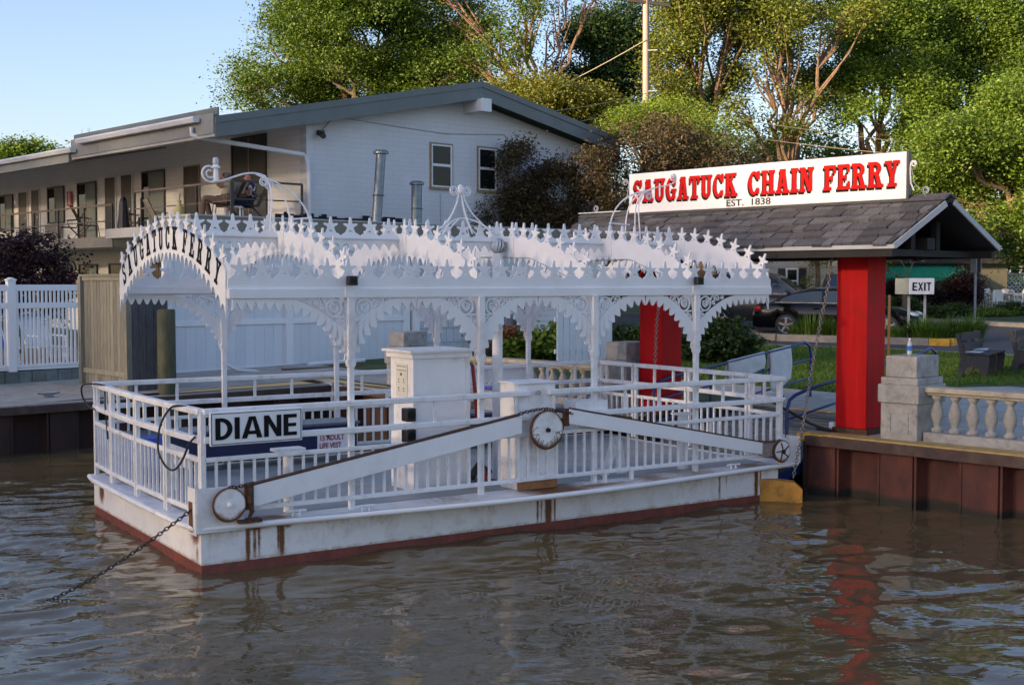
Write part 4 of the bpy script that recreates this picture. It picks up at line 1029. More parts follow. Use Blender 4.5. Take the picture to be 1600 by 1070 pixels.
# face of the left arch looks towards -x ; text runs from the far side (left in view) to the near side
xs_l = []
tot = 3.42; ws = [(.42 if c == ' ' else G_west(c)[1] + .30) for c in txt]; sc_ = tot / sum(ws); x = -tot / 2
for c, w in zip(txt, ws):
    if c != ' ':
        xc = x + w * sc_ / 2                                   # along the board, + towards the near side
        sl = (z_out(xc + .02) - z_out(xc - .02)) / .04; an = math.atan(sl) * 1.05
        zb = (z_out(xc) + z_in(xc)) / 2 - Hh / 2 + .055
        p, wd = G_west(c); sx = .80
        Xd = Vector((0, -math.cos(an), math.sin(an))); Yd = Vector((0, math.sin(an), math.cos(an)))
        org = Vector((AU[0] - .0115, VC - xc, zb)) - Xd * (wd * Hh * sx / 2)
        mb = MB(); glyph(mb, p, org, Xd, Yd, Hh, sx, .001, .003); fy.part('painted_letter', mb, INK)
    x += w * sc_

# ================================================================ PAVILION WITH THE BIG SIGN
pvn = Thing('ferry_pavilion', 'open shake-roofed shelter on two square red posts at the ramp head', 'pavilion', (-1.3, .72, DOCK), SHO)
RT, RZ0, RZ1 = .72, 3.335, 3.945      # ridge line position, eave and ridge heights
SR0, SR1 = -4.85, 1.63
HS = 1.38
HN, SN = .92, 1.37          # river-side half width, and where its verge ends at the eave
def s_end(t): return SN + (SR1 - SN) * clampf((t - (RT - HN)) / HN)
for s0 in (.12, -3.42):
    pvn.part('post', MB().box(s0, s0 + .47, .50, .97, DOCK + .08, 3.36), RED, label='square red post standing on the bulkhead', bevel=.012)
    pvn.part('post_shoe', MB().box(s0 - .03, s0 + .50, .47, 1.0, DOCK, DOCK + .08), RUSTY)
pvn.part('roof_deck', MB().prism([(RT, RZ1), (RT + HS, RZ0), (RT + HS, RZ0 - .05), (RT, RZ1 - .05)], (SR0, 0, 0), (0, 1, 0), (0, 0, 1), SR1 - SR0), DARKWOOD)
rd_ = [(SR0, RT - HN, RZ0), (SN, RT - HN, RZ0), (SR1, RT, RZ1), (SR0, RT, RZ1)]
pvn.part('roof_deck', MB().add(rd_ + [(x, y, z - .05) for x, y, z in rd_], [(0, 1, 2, 3), (7, 6, 5, 4), (0, 4, 5, 1), (1, 5, 6, 2), (2, 6, 7, 3), (3, 7, 4, 0)]), DARKWOOD)
pvn.part('ceiling', MB().box(SR0 + .1, SN - .05, RT - HN + .12, RT + HS - .12, RZ0 - .09, RZ0 - .055), DARKWOOD)
pvn.part('beam', MB().box(SR0 + .2, SR1 - .25, RT - .1, RT + .1, RZ0 - .05, RZ0 + .10), DARKWOOD)
for k in (-.30, .35):
    pvn.part('king_post', MB().box(SR1 - .42, SR1 - .34, RT + k - .05, RT + k + .05, RZ0 - .05, RZ1 - .29), DARKWOOD)
pvn.part('soffit_board', MB().box(SR0 + .05, SN - .03, RT - HN + .01, RT - HN + .10, RZ0 - .15, RZ0 - .052), DARKWOOD)
pvn.part('soffit_board', MB().box(SR0 + .05, SR1 - .05, RT + HS - .10, RT + HS - .01, RZ0 - .15, RZ0 - .052), DARKWOOD)
pvn.part('drip_edge', MB().box(SR0 - .01, SN + .015, RT - HN - .02, RT - HN - .002, RZ0 - .05, RZ0 + .0), GREYTRIM)
pvn.part('bargeboard', MB().bar((SR1 + .012, RT + (HS + .01), RZ0 - .02), (SR1 + .012, RT + .08, RZ1 - .055), .022, .075), GREYTRIM)
pvn.part('bargeboard', MB().bar((SN + .012, RT - (HN + .01), RZ0 - .02), (SR1 - .01, RT - .08, RZ1 - .075), .022, .075), GREYTRIM)
pvn.part('gable_board', MB().box(SN - .07, SN - .05, RT - HN + .1, RT + HS - .1, RZ0 - .14, RZ0 - .092), DARKWOOD)
rs = random.Random(4)
courses = 6; cnt = 0
for sd in (-1, 1):
    hw_ = HN if sd < 0 else HS; slope = math.hypot(hw_, RZ1 - RZ0); ny_, nz_ = hw_ / slope, (RZ1 - RZ0) / slope; expo = slope / courses
    for c in range(courses):
        s = SR0 + rs.uniform(0, .1)
        others = MB()
        se = s_end(RT - HN + c * expo * ny_) if sd < 0 else SR1
        while s < se - .02:
            w = min(rs.uniform(.13, .30), se - s); lo = c * expo - rs.uniform(0, .035); hi = c * expo + expo * 1.25; hi = min(hi, slope)
            th = rs.uniform(.028, .06)
            def P(u_, off): return (RT + sd * (hw_ - u_ * ny_) + sd * off * nz_, RZ0 + u_ * nz_ + off * ny_)
            a_, b_ = P(lo, .004 + th), P(hi, .008 + .004 * 0); a0, b0 = P(lo, .002), P(hi, .001)
            g = .005
            vs = [(s + g, *a0), (s + w - g, *a0), (s + w - g, *b0), (s + g, *b0), (s + g, *a_), (s + w - g, *P(lo + rs.uniform(-.008, .008), .004 + th)), (s + w - g, *b_), (s + g, *b_)]
            fs = [(0, 3, 2, 1), (4, 5, 6, 7), (0, 1, 5, 4), (1, 2, 6, 5), (2, 3, 7, 6), (3, 0, 4, 7)]
            if sd == -1: pvn.part('shake', MB().add(vs, fs), SHAKE)
            else: others.add(vs, fs)
            s += w
        if sd == 1: pvn.part('shake_course', others, SHAKE, kind='stuff')
pvn.part('ridge_cap', MB().bar((SR0, RT - .05, RZ1 + .02), (SR1, RT - .05, RZ1 + .02), .16, .03, up=(0, -.45, 1)).bar((SR0, RT + .06, RZ1 + .02), (SR1 + .02, RT + .06, RZ1 + .02), .16, .03, up=(0, .45, 1)), SHAKE)
pvn.part('ridge_flashing', MB().box(SR0 - .02, SR0 + .9, RT - .10, RT + .02, RZ1 + .045, RZ1 + .06), GUTTER)
# curls on the ridge
for (s, r_) in ((-4.55, .055), (1.3, .05)):
    pvn.part('ridge_curl', MB().tube([(s + .05 * 0 + r_ * (1 - .6 * k / 30) * math.cos(2 * PI * 1.5 * k / 30 - 1.6), RT - .02, RZ1 + .12 + r_ * (1 - .6 * k / 30) * math.sin(2 * PI * 1.5 * k / 30 - 1.6)) for k in range(31)], .008, 6), GREYTRIM)
# big sign on the ridge
bs_ = Thing('rooftop_sign', 'long white sign reading SAUGATUCK CHAIN FERRY EST. 1838 in red on the roof', 'sign', (-1.7, RT, RZ1), SHO)
S0, S1, Z0, Z1 = -3.73, 1.08, 3.955, 4.57
bs_.part('panel', MB().box(S0, S1, RT - .13, RT - .09, Z0, Z1), SIGNW, bevel=.006)
bs_.part('frame_edge', MB().box(S0, S1, RT - .089, RT - .05, Z1 - .03, Z1 + .012).box(S1 + .001, S1 + .03, RT - .12, RT - .05, Z0, Z1).box(S0, S1, RT - .089, RT - .05, Z0, Z0 + .03), BLACK)
for s in (S0 + .4, -1.7, S1 - .4): bs_.part('brace', MB().bar((s, RT - .05, Z0 + .4), (s, RT + .35, RZ1 - .1), .03, .03), BLACK)
# letters stand on a rising line, heights about .30
letters(bs_, 'SAUGATUCK', G_west, (-3.64, RT - .131, Z0 + .165), (1, 0, 0), (0, 0, 1), .345, 2.02, REDL, sp=.07, shadow=(.022, .030), space=.4)
letters(bs_, 'CHAIN', G_west, (-1.43, RT - .131, Z0 + .165), (1, 0, 0), (0, 0, 1), .345, 1.11, REDL, sp=.07, shadow=(.022, .030))
letters(bs_, 'FERRY', G_west, (-.16, RT - .131, Z0 + .165), (1, 0, 0), (0, 0, 1), .345, 1.15, REDL, sp=.07, shadow=(.022, .030))
place_text(bs_, text_mesh('EST.  1838', .135, BLACK, .0018, .002, sx=1.36), (-1.83, RT - .133, Z0 + .025), (1, 0, 0), (0, 0, 1))
bs_.part('end_scroll', MB().tube([(S0 - .10 + .055 * (1 - .7 * k / 30) * math.cos(2 * PI * 1.6 * k / 30), RT - .1, Z0 + .49 + .055 * (1 - .7 * k / 30) * math.sin(2 * PI * 1.6 * k / 30)) for k in range(31)][::-1] + [(S0 - .03, RT - .1, Z0 + .44), (S0 - .06, RT - .1, Z0 + .3), (S0 - .12, RT - .1, Z0 + .18)], .008, 6), GREYTRIM)
bs_.part('end_scroll', MB().tube([(S1 + .09 + .045 * (1 - .7 * k / 30) * math.cos(PI - 2 * PI * 1.6 * k / 30), RT - .1, Z0 + .45 + .045 * (1 - .7 * k / 30) * math.sin(PI - 2 * PI * 1.6 * k / 30)) for k in range(31)][::-1] + [(S1 + .04, RT - .1, Z0 + .38), (S1 + .05, RT - .1, Z0 + .2), (S1 + .10, RT - .1, Z0 + .1)], .010, 6), GUTTER)
bs_.part('end_rod', MB().tube([(S1 + .06, RT - .1, Z0 + .4), (S1 + .10, RT - .1, Z0 + .2), (S1 + .25, RT - .05, Z0 + .02), (S1 + .45, RT, Z0 - .02)], .004, 5), GREYTRIM)
hl = Thing('hanging_lamp', 'small dome lamp hanging under the shelter roof right of the red post', 'lamp', (1.06, 1.0, 3.2), SHO)
hl.part('dome', MB().lathe((1.06, 1.0, 3.14), [(.085, 0), (.08, .03), (.05, .07), (.02, .09)], 16), CHROME, smooth=True)
hl.part('stem', MB().cyl((1.06, 1.0, 3.23), (1.06, 1.0, 3.27), .012, 8), GALV)
# lifting chains
single('hoist_chain', link_chain([(.13, .36, 3.22), (.12, .28, 2.8), (.10, .0, 1.9), (.14, -.3, 1.0), (.18, -.58, .30)], .012, .06, .020), mat('grey_steel_chain', (.26, .24, .22), .5, metal=.4, var=.5, vs=40), 'grey chain hanging from the shelter roof down to the near corner of the ramp', 'chain', base=(-.3, .05, 3.2), fr=SHO)
single('hoist_chain', link_chain([(-2.82, .35, 3.22), (-2.82, .2, 2.2), (-2.82, .1, .4)], .012, .06, .020), MATS['grey_steel_chain'], 'grey chain hanging in front of the left red post', 'chain', base=(-2.8, .05, 3.2), fr=SHO)

# ramp
rp = Thing('boarding_ramp', 'sloping grey plank boarding ramp between the red posts', 'ramp', (-1.45, 2.5, DOCK), SHO)
RW0, RW1 = -2.72, -.16
def rz(t): return .30 + (.83 - .30) * clampf((t + .6) / 3.1)
PLK = mat('grey_ramp_plank', (.115, .135, .15), .8, var=.3, vs=6, stretch=(1, 6, 1), island=.25, bump=.4, bs=30)
t = -.55
while t < 2.5:
    t1 = t + .135
    a0 = RW0 if t > .2 else max(RW0, -(t + .62) / .182 * 1.0 if t < -.2 else RW0)
    s_lo = max(RW0, -( (t + .58) / .182)) if t < .0 else RW0
    rp.part('plank', MB().bar((s_lo, (t + t1) / 2, rz(t)), (RW1, (t + t1) / 2, rz(t)), .128, .04), PLK)
    t = t1
rp.part('stringer', MB().bar((RW1 - .03, -.5, rz(-.5) - .10), (RW1 - .03, 2.5, rz(2.5) - .10), .05, .14), BLUE)
rp.part('stringer', MB().bar((RW0 + .03, 0., rz(0) - .10), (RW0 + .03, 2.5, rz(2.5) - .10), .05, .14), BLUE)
rp.part('end_bumper', MB().prism([(0, -.2), (.62, -.2), (.62, .13), (.52, .22), (.0, .27)], (-.12, -1.02, .04), (.78, .62, 0), (0, 0, 1), -.22), BUMPER, bevel=.01)
rp.part('hinge_edge', MB().box(RW0, RW1, 2.46, 2.56, DOCK + .01, DOCK + .05), YEDGE)
def blue_rail(lab, s, t0, z0, t1, z1, H_=1.0, posts=4):
    b = Thing('handrail', lab, 'handrail', (s, (t0 + t1) / 2, DOCK), SHO)
    dz = (z1 - z0)
    def zt(t): return z0 + dz * (t - t0) / (t1 - t0)
    top = [(s, t0, z0), (s, t0, z0 + H_ - .2), (s, t0 + .06, z0 + H_ - .06), (s, t0 + .2, z0 + H_)] + [(s, t0 + (t1 - t0) * k / 8, zt(t0 + (t1 - t0) * k / 8) + H_) for k in range(1, 8)] + [(s, t1 - .2, z1 + H_), (s, t1 - .05, z1 + H_ - .07), (s, t1, z1 + H_ - .22), (s, t1, z1)]
    b.part('top_rail', MB().tube(top, .024, 10), BLUE, smooth=True)
    for h in (.33, .66):
        b.part('mid_rail', MB().tube([(s, t0, zt(t0) + h), (s, t1, zt(t1) + h)], .019, 8), BLUE, smooth=True)
    for k in range(1, posts - 1):
        t = t0 + (t1 - t0) * k / (posts - 1)
        b.part('rail_post', MB().cyl((s, t, zt(t) - .05), (s, t, zt(t) + H_), .022, 8), BLUE, smooth=True)
    return b
blue_rail('blue tube handrail along the near side of the ramp, passing behind the red post', -.12, -.30, .36, 3.75, .86, .98, 4)
blue_rail('blue tube handrail along the far side of the ramp with towels over it', -2.8, .1, .40, 4.35, .86, .96, 4)
TOWEL = mat('white_towel', (.62, .64, .66), .95, var=.12, vs=5, bump=.5, bs=60)
def towel(lab, t0, t1, s, drop0, drop1, ztop):
    mb = MB(); n = 10; m = 8; rg_ = random.Random(int(t0 * 100))
    rows = []
    for j in range(-m, m + 1):
        r_ = []
        for i in range(n + 1):
            f = i / n; t = t0 + (t1 - t0) * f; zt_ = ztop(t); q_ = j / m
            dz = (drop0 if j < 0 else drop1) * abs(q_) * (1 + .12 * math.sin(f * 5))
            off = (.034 if j >= 0 else -.034) * min(1, abs(q_) * 3) + .012 * math.sin(f * 9 + j) * abs(q_)
            r_.append((s - off, t + .02 * q_, zt_ + .028 * (1 - min(1, abs(q_) * 3)) - dz + .0))
        rows.append(r_)
    vs = [p for r_ in rows for p in r_]; fs = []
    for j in range(2 * m):
        for i in range(n): fs.append((j * (n + 1) + i, j * (n + 1) + i + 1, (j + 1) * (n + 1) + i + 1, (j + 1) * (n + 1) + i))
    mb.add(vs, fs)
    ob = single('towel', mb, TOWEL, lab, 'towel', base=(s, (t0 + t1) / 2, ztop((t0 + t1) / 2)), fr=SHO, smooth=True, group='towels drying on the blue rail')
    so = ob.modifiers.new('thick', 'SOLIDIFY'); so.thickness = .012
zt2 = lambda t: .40 + (.46) * (t - .1) / 4.25 + .96
towel('wide white towel hung over the blue rail, left one of the two', 1.95, 2.95, -2.8, .28, .30, zt2)
towel('narrow white towel hanging longer over the blue rail, right one of the two', 3.1, 3.72, -2.8, .62, .50, zt2)
single('boom', MB().tube([(-.25, -.55, 1.30), (.02, .05, .95), (.18, .30, .84)], .018, 8), RUBBER, 'thin black mooring line running from the ferry corner to the bulkhead', 'rope', base=(0, 0, 1), fr=SHO)
single('rope_coil', MB().tube([(.02 + .12 * math.cos(k * .5), .32 + .1 * math.sin(k * .5) + k * .012, .84 + .012 * math.sin(k)) for k in range(22)] + [(.1, .4, .84), (-.05, .62, .83), (.0, .8, .83)], .014, 6), RUBBER, 'coil of black rope on the bulkhead edge by the red post', 'rope', base=(.05, .3, DOCK), fr=SHO)
single('crumpled_cup', MB().lathe((-.0, .62, DOCK + .03), [(.035, 0), (.05, .03), (.045, .09), (.03, .1)], 9).ball((.06, .66, DOCK + .07), .045, 7, 5), WHITEB, 'small crumpled white bag at the foot of the near red post', 'litter', base=(0, .62, DOCK), fr=SHO)

# ================================================================ BALUSTRADES
def pedestal(lab, s, t, full=True):
    p = Thing('stone_pedestal', lab, 'pedestal', (s + .3, t + .3, DOCK), SHO)
    S_, T_ = s, t
    p.part('base', MB().box(S_ - .02, S_ + .50, T_ - .0, T_ + .66, DOCK + .0, DOCK + .50), CAST, bevel=.012)
    p.part('collar', MB().box(S_ - .05, S_ + .53, T_ - .03, T_ + .69, DOCK + .50, DOCK + .74), CAST, bevel=.012)
    p.part('neck', MB().box(S_ - .02, S_ + .50, T_ - .0, T_ + .66, DOCK + .74, DOCK + .83), CAST, bevel=.008)
    p.part('cap_block', MB().box(S_ + .02, S_ + .46, T_ + .04, T_ + .62, DOCK + .83, DOCK + 1.11), CAST, bevel=.015)
    p.part('recess_frame', MB().box(S_ + .10, S_ + .38, T_ - .012, T_ - .001, DOCK + .10, DOCK + .13).box(S_ + .10, S_ + .13, T_ - .012, T_ - .001, DOCK + .13, DOCK + .36).box(S_ + .35, S_ + .38, T_ - .012, T_ - .001, DOCK + .13, DOCK + .36).box(S_ + .10, S_ + .38, T_ - .012, T_ - .001, DOCK + .36, DOCK + .39), CAST)
    return p
bal_prof = [(.075, 0), (.075, .05), (.05, .06), (.04, .08), (.045, .10), (.075, .18), (.082, .24), (.068, .31), (.042, .37), (.036, .40), (.055, .415), (.055, .43), (.07, .44), (.07, .475)]
bal2_me = me_of(MB().lathe((0, 0, 0), bal_prof, 16), 'stone_baluster', CAST, True)
def balustrade(lab, s0, s1, t, n):
    b = Thing('stone_balustrade', lab, 'balustrade', ((s0 + s1) / 2, t, DOCK), SHO)
    b.part('plinth', MB().box(s0, s1, t - .14, t + .14, DOCK, DOCK + .14), CAST, bevel=.01)
    b.part('handrail', MB().box(s0, s1, t - .15, t + .15, DOCK + .655, DOCK + .72).box(s0, s1, t - .10, t + .10, DOCK + .617, DOCK + .655), CAPY, bevel=.008)
    for k in range(n): b.inst('stone_baluster', bal2_me, (s0 + (s1 - s0) * (k + .5) / n, t, DOCK + .14))
    return b
pedestal('square grey stone pedestal with a water bottle on top at the right', .98, .24)
balustrade('grey stone balustrade running out of frame at the right edge', 1.50, 7.5, .50, 25)
pedestal('stone pedestal beside the left red post, mostly behind the ferry rail', -4.02, .30)
balustrade('stone balustrade on the wall behind the ferry deck, between two pedestals', -9.15, -4.06, .55, 21)
pedestal('stone pedestal standing in front of the white wall, left of the cabinet', -9.65, .30)
bo = Thing('water_bottle', 'clear plastic water bottle with blue label and white cap on the stone pedestal', 'bottle', (1.12, .62, DOCK + 1.11), SHO)
bz = DOCK + 1.11
bo.part('bottle_body', MB().lathe((1.16, .60, bz), [(.030, 0), (.033, .01), (.033, .05), (.031, .055), (.031, .12), (.033, .125), (.028, .155), (.013, .185), (.013, .20)], 14), mat('clear_bottle_plastic', (.45, .52, .56), .12), smooth=True)
bo.part('label', MB().lathe((1.16, .60, bz + .055), [(.0335, 0), (.0335, .062)], 14), mat('blue_label', (.03, .16, .5), .4))
bo.part('cap', MB().cyl((1.16, .60, bz + .20), (1.16, .60, bz + .218), .015, 12), SIGNW)
# ================================================================ MOTEL
def blockmat(name, c, axis):
    m, nt, b = principled(name)
    tc = N(nt, 'ShaderNodeTexCoord'); sp = N(nt, 'ShaderNodeSeparateXYZ'); nt.links.new(tc.outputs['Object'], sp.inputs[0])
    cb_ = N(nt, 'ShaderNodeCombineXYZ'); nt.links.new(sp.outputs[axis], cb_.inputs[0]); nt.links.new(sp.outputs[2], cb_.inputs[1])
    br = N(nt, 'ShaderNodeTexBrick'); nt.links.new(cb_.outputs[0], br.inputs['Vector']); br.inputs['Scale'].default_value = 1
    br.inputs['Brick Width'].default_value = .42; br.inputs['Row Height'].default_value = .125; br.inputs['Mortar Size'].default_value = .008; br.inputs['Mortar Smooth'].default_value = .4
    br.inputs['Color1'].default_value = (1, 1, 1, 1); br.inputs['Color2'].default_value = (.97, .97, .97, 1); br.inputs['Mortar'].default_value = (.86, .86, .86, 1)
    base = ramp(nt, noise(nt, .9, 5, .6), [(.3, tuple(x * .9 for x in c)), (.7, c)])
    nt.links.new(mixc(nt, 1., base, br.outputs['Color'], 'MULTIPLY'), b.inputs['Base Color']); b.inputs['Roughness'].default_value = .75
    bumpn(nt, b, br.outputs['Color'], .5, .02); return m
BLK_S = blockmat('painted_block_long_wall', (.80, .79, .76), 0)
BLK_T = blockmat('painted_block_gable', (.70, .71, .73), 1)
GS, FT = -16.56, 3.12
mo = Thing('motel', 'long two-storey white block motel with grey-green low-pitched roof and upper walkway', 'motel', (GS, FT, .9), SHO)
RPK, RE0, RE1 = 8.45, .30, 14.1
zpk = 8.28
def roofz(t): return zpk - .205 * (RPK - t) if t < RPK else zpk - .195 * (t - RPK)
mo.part('gable_wall', MB().prism([(FT, .9), (RE1 - .3, .9), (RE1 - .3, roofz(RE1 - .3) - .42), (RPK, zpk - .42), (FT, roofz(FT) - .42)], (GS - .25, 0, 0), (0, 1, 0), (0, 0, 1), .25), BLK_T)
mo.part('long_wall', MB().box(-47, GS - .252, FT, FT + .25, .9, 6.75), BLK_S)
# roof slabs: near bay is a step higher than the long wing
def roofslab(s0, s1, t0, zofs, th=.42):
    return MB().prism([(t0, roofz(t0) + zofs), (RPK, zpk + zofs), (RE1, roofz(RE1) + zofs), (RE1, roofz(RE1) + zofs - .30), (RPK, zpk + zofs - .30), (t0, roofz(t0) + zofs - .30)], (s0, 0, 0), (0, 1, 0), (0, 0, 1), s1 - s0)
mo.part('roof', roofslab(-23.6, -16.03, RE0, .0), FASCIA)
for (p, q) in (((RE0, roofz(RE0)), (RPK, zpk)), ((RPK, zpk), (RE1, roofz(RE1)))):
    mo.part('rake_board', MB().prism([p, q, (q[0], q[1] - .45), (p[0], p[1] - .45)], (-16.03, 0, 0), (0, 1, 0), (0, 0, 1), .04), FASCIA)
    mo.part('rake_flashing', MB().prism([(p[0], p[1] + .03), (q[0], q[1] + .03), (q[0], q[1] - .13), (p[0], p[1] - .13)], (-15.99, 0, 0), (0, 1, 0), (0, 0, 1), .025), FASCIA)
mo.part('eave_fascia', MB().box(-23.6, -16.03, RE0 - .03, RE0 - .002, roofz(RE0) - .36, roofz(RE0) + .10), EAVE)
mo.part('eave_parapet', MB().box(-23.6, -15.99, RE0 + .06, RE0 + .10, roofz(RE0), roofz(RE0) + .24), FASCIA)
mo.part('soffit', MB().prism([(RE0, roofz(RE0) - .31), (FT, roofz(FT) - .40), (FT, roofz(FT) - .44), (RE0, roofz(RE0) - .43)], (-47, 0, 0), (0, 1, 0), (0, 0, 1), 47 - 16.04), SOFFIT)
mo.part('lower_roof', roofslab(-47, -23.62, RE0 - .05, -.18), TAUPE)
mo.part('eave_fascia', MB().box(-47, -23.62, RE0 - .09, RE0 - .052, roofz(RE0) - .50, roofz(RE0) - .17), EAVE)
for (s0, s1, z) in ((-22.9, -16.6, roofz(RE0) + .03), (-47, -23.2, roofz(RE0) - .16)):
    g = MB().prism([(RE0 - .20, z - .10), (RE0 - .06, z - .10), (RE0 - .06, z), (RE0 - .22, z + .03), (RE0 - .24, z - .01)], (s0, 0, 0), (0, 1, 0), (0, 0, 1), s1 - s0)
    mo.part('gutter', g, GUTTER)
mo.part('ridge_beam', MB().box(GS, -15.80, RPK - .16, RPK + .16, zpk - .80, zpk - .47), MOTELW)
mo.part('beam_cap', MB().box(-15.80, -15.77, RPK - .17, RPK + .17, zpk - .81, zpk - .46), GUTTER)
mo.part('downpipe', MB().tube([(-16.9, RE0 - .1, 6.45), (-16.9, RE0 - .1, 6.28), (-16.7, RE0 + .1, 6.20), (-16.45, FT - .12, 5.98), (-16.42, FT - .05, 5.85), (-16.42, FT + .0, 5.5), (-16.42, FT + .0, 1.2)], .055, 8), GUTTER, smooth=True)
mo.part('corner_pier', MB().box(GS - .002, GS + .04, FT, FT + .22, .9, 6.72), BLK_T)
# conduit on the gable
mo.part('gable_conduit', MB().tube([(GS + .02, 3.6, 6.62), (GS + .02, 3.95, 6.98), (GS + .02, 4.2, 6.99), (GS + .02, 7.6, 6.87), (GS + .02, 9.8, 7.02), (GS + .02, 9.95, 6.9), (GS + .02, 9.95, 5.0)], .012, 6), CONDUIT)
mo.part('gable_conduit', MB().tube([(GS + .02, 7.45, 4.3), (GS + .02, 7.45, 5.25)], .010, 6), CONDUIT)
mo.part('gable_floodlight', MB().box(GS, GS + .12, 3.45, 3.62, 6.50, 6.62).cyl((GS + .12, 3.5, 6.52), (GS + .3, 3.45, 6.45), .07, 10), mat('dull_dark_metal', (.06, .05, .045), .5))
def gwin(t0, t1, z0, z1):
    w = mo.part('window', MB().box(GS + .0, GS + .02, t0 - .05, t1 + .05, z1, z1 + .05).box(GS, GS + .02, t0 - .05, t0, z0, z1).box(GS, GS + .02, t1, t1 + .05, z0, z1), FRAMEW)
    fr = MB(); zc = (z0 + z1) / 2 + .02
    for (a_, b_) in ((z0, z0 + .04), (zc - .035, zc + .035), (z1 - .04, z1)): fr.box(GS + .02, GS + .05, t0, t1, a_, b_)
    for (a_, b_) in ((t0, t0 + .03), (t1 - .06, t1)): fr.box(GS + .021, GS + .049, a_, b_, z0 + .04, z1 - .04)
    mo.part('frame', fr, GUTTER, parent=w)
    mo.part('pane', MB().box(GS + .022, GS + .03, t0 + .03, t1 - .06, zc + .035, z1 - .04), GLASSD, parent=w)
    mo.part('pane', MB().box(GS + .022, GS + .03, t0 + .03, t1 - .06, z0 + .04, zc - .035), GLASSD, parent=w)
    mo.part('sill', MB().box(GS, GS + .07, t0 - .06, t1 + .06, z0 - .07, z0 - .005), FRAMEW, parent=w)
gwin(7.13, 7.85, 5.42, 6.56); gwin(8.83, 9.5, 5.42, 6.58)
# openings of the walkway wall
def opening(kind, s0, s1, z0, z1, split=.45):
    y = FT - .012
    if kind == 'door':
        d = mo.part('door', MB().box(s0, s1, y - .01, y, z0, z1), DOORD)
        mo.part('door_frame', MB().box(s0 - .05, s0, y - .03, y, z0, z1 + .04).box(s1, s1 + .05, y - .03, y, z0, z1 + .04).box(s0, s1, y - .03, y, z1, z1 + .04), FRAMEW if s0 > -24 else MOTELW, parent=d)
        mo.part('handle', MB().cyl((s1 - .1, y - .05, z0 + .95), (s1 - .1, y - .01, z0 + .95), .03, 8), CHROME, parent=d)
    else:
        w = mo.part('window', MB().box(s0 - .05, s0, y - .04, y, z0, z1).box(s1, s1 + .05, y - .04, y, z0, z1).box(s0 - .05, s1 + .05, y - .04, y, z1, z1 + .05).box(s0 - .05, s1 + .05, y - .05, y, z0 - .05, z0), DOORD)
        sm_ = s0 + (s1 - s0) * split
        mo.part('pane', MB().box(s0, sm_ - .02, y - .012, y - .004, z0, z1), GLASSD if kind != 'wide' else SCREEND, parent=w)
        mo.part('pane', MB().box(sm_ + .02, s1, y - .014, y - .006, z0, z1), CURTAIN if kind != 'wide' else SCREEND, parent=w)
        mo.part('frame', MB().box(sm_ - .02, sm_ + .02, y - .03, y - .015, z0, z1), FRAMEW, parent=w)
FA, FB = 4.30, 4.10
opening('wide', -19.95, -18.35, FA, 6.62, .5)
opening('door', -22.55, -21.75, FA - .1, 6.06); opening('window', -25.05, -23.75, FB + .1, 6.06, .3)
opening('door', -26.45, -25.74, FB, 6.08); opening('door', -27.53, -26.84, FB, 6.07)
opening('window', -29.47, -28.21, FB + .1, 5.97); opening('window', -31.79, -30.58, FB + .75, 5.96)
opening('door', -33.17, -32.53, FB, 5.98); opening('door', -34.27, -33.55, FB, 5.96)
opening('window', -36.01, -34.84, FB + .6, 5.90); opening('door', -38.5, -37.8, FB, 5.95); opening('window', -41, -39.6, FB + .6, 5.9)
for (s0, s1) in ((-24.8, -23.5), (-27.3, -26.1), (-29.45, -28.2), (-31.9, -30.7), (-35.5, -34.6)):
    opening('window', s0, s1, 1.7, 3.38, .5)
ac = mo.part('air_conditioner', MB().box(-31.7, -30.7, FT - .2, FT - .02, FB + .25, FB + .66), mat('beige_metal', (.42, .38, .31), .5))
for k in range(6): mo.part('grille_slat', MB().box(-31.65, -30.75, FT - .21, FT - .2, FB + .30 + k * .055, FB + .325 + k * .055), DOORD, parent=ac)
for (s, z, lb) in ((-30.25, 5.33, 'red and white vertical banner on the upper motel wall'), (-30.2, 2.72, 'red and white vertical banner on the lower motel wall')):
    bn = Thing('wall_banner', lb, 'banner', (s, FT - .05, z), SHO)
    bn.part('banner_cloth', MB().box(s, s + .36, FT - .06, FT - .04, z, z + .46), mat('faded_red_cloth', (.42, .10, .09), .8))
    bn.part('banner_stripe', MB().box(s + .14, s + .20, FT - .065, FT - .06, z + .04, z + .42), SIGNW)
# walkways
mo.part('walkway_slab', MB().box(-47, -22.6, .98, FT - .002, FB - .27, FB - .02), SOFFIT)
mo.part('walkway_slab', MB().box(-22.58, -16.16, .74, FT - .002, FA - .27, FA - .02), SOFFIT)
mo.part('walkway_edge', MB().box(-47, -22.6, .94, .978, FB - .29, FB), TAUPE)
def rail_run(name, lab, p, q, z, hts, n, mt, posts=True, r=.022):
    t_ = Thing(name, lab, 'railing', ((p[0] + q[0]) / 2, (p[1] + q[1]) / 2, z), SHO)
    for k, h in enumerate(hts): t_.part('rail', MB().bar((*p, z + h), (*q, z + h), .045 if k == 0 else .03, .05 if k == 0 else .03), BROWNRAIL if (mt is BROWNRAIL or k == 0 and mt is not BRONZE) else mt)
    for k in range(n + 1):
        a_ = Vector((*p, z)) + (Vector((*q, z)) - Vector((*p, z))) * k / n
        t_.part('rail_post', MB().box(a_.x - r, a_.x + r, a_.y - r, a_.y + r, z - .05, z + hts[0]), BRONZE)
    return t_
rail_run('walkway_railing', 'dark metal railing with weathered brown top rail along the motel walkway at the left', (-47, 1.0), (-22.7, 1.0), FB, (.86, .42), 14, DOORD)
rail_run('balcony_railing', 'brown railing in front of the two seated men, long side of the balcony', (-20.96, .79), (-16.16, .79), FA, (.90, .45), 3, BROWNRAIL)
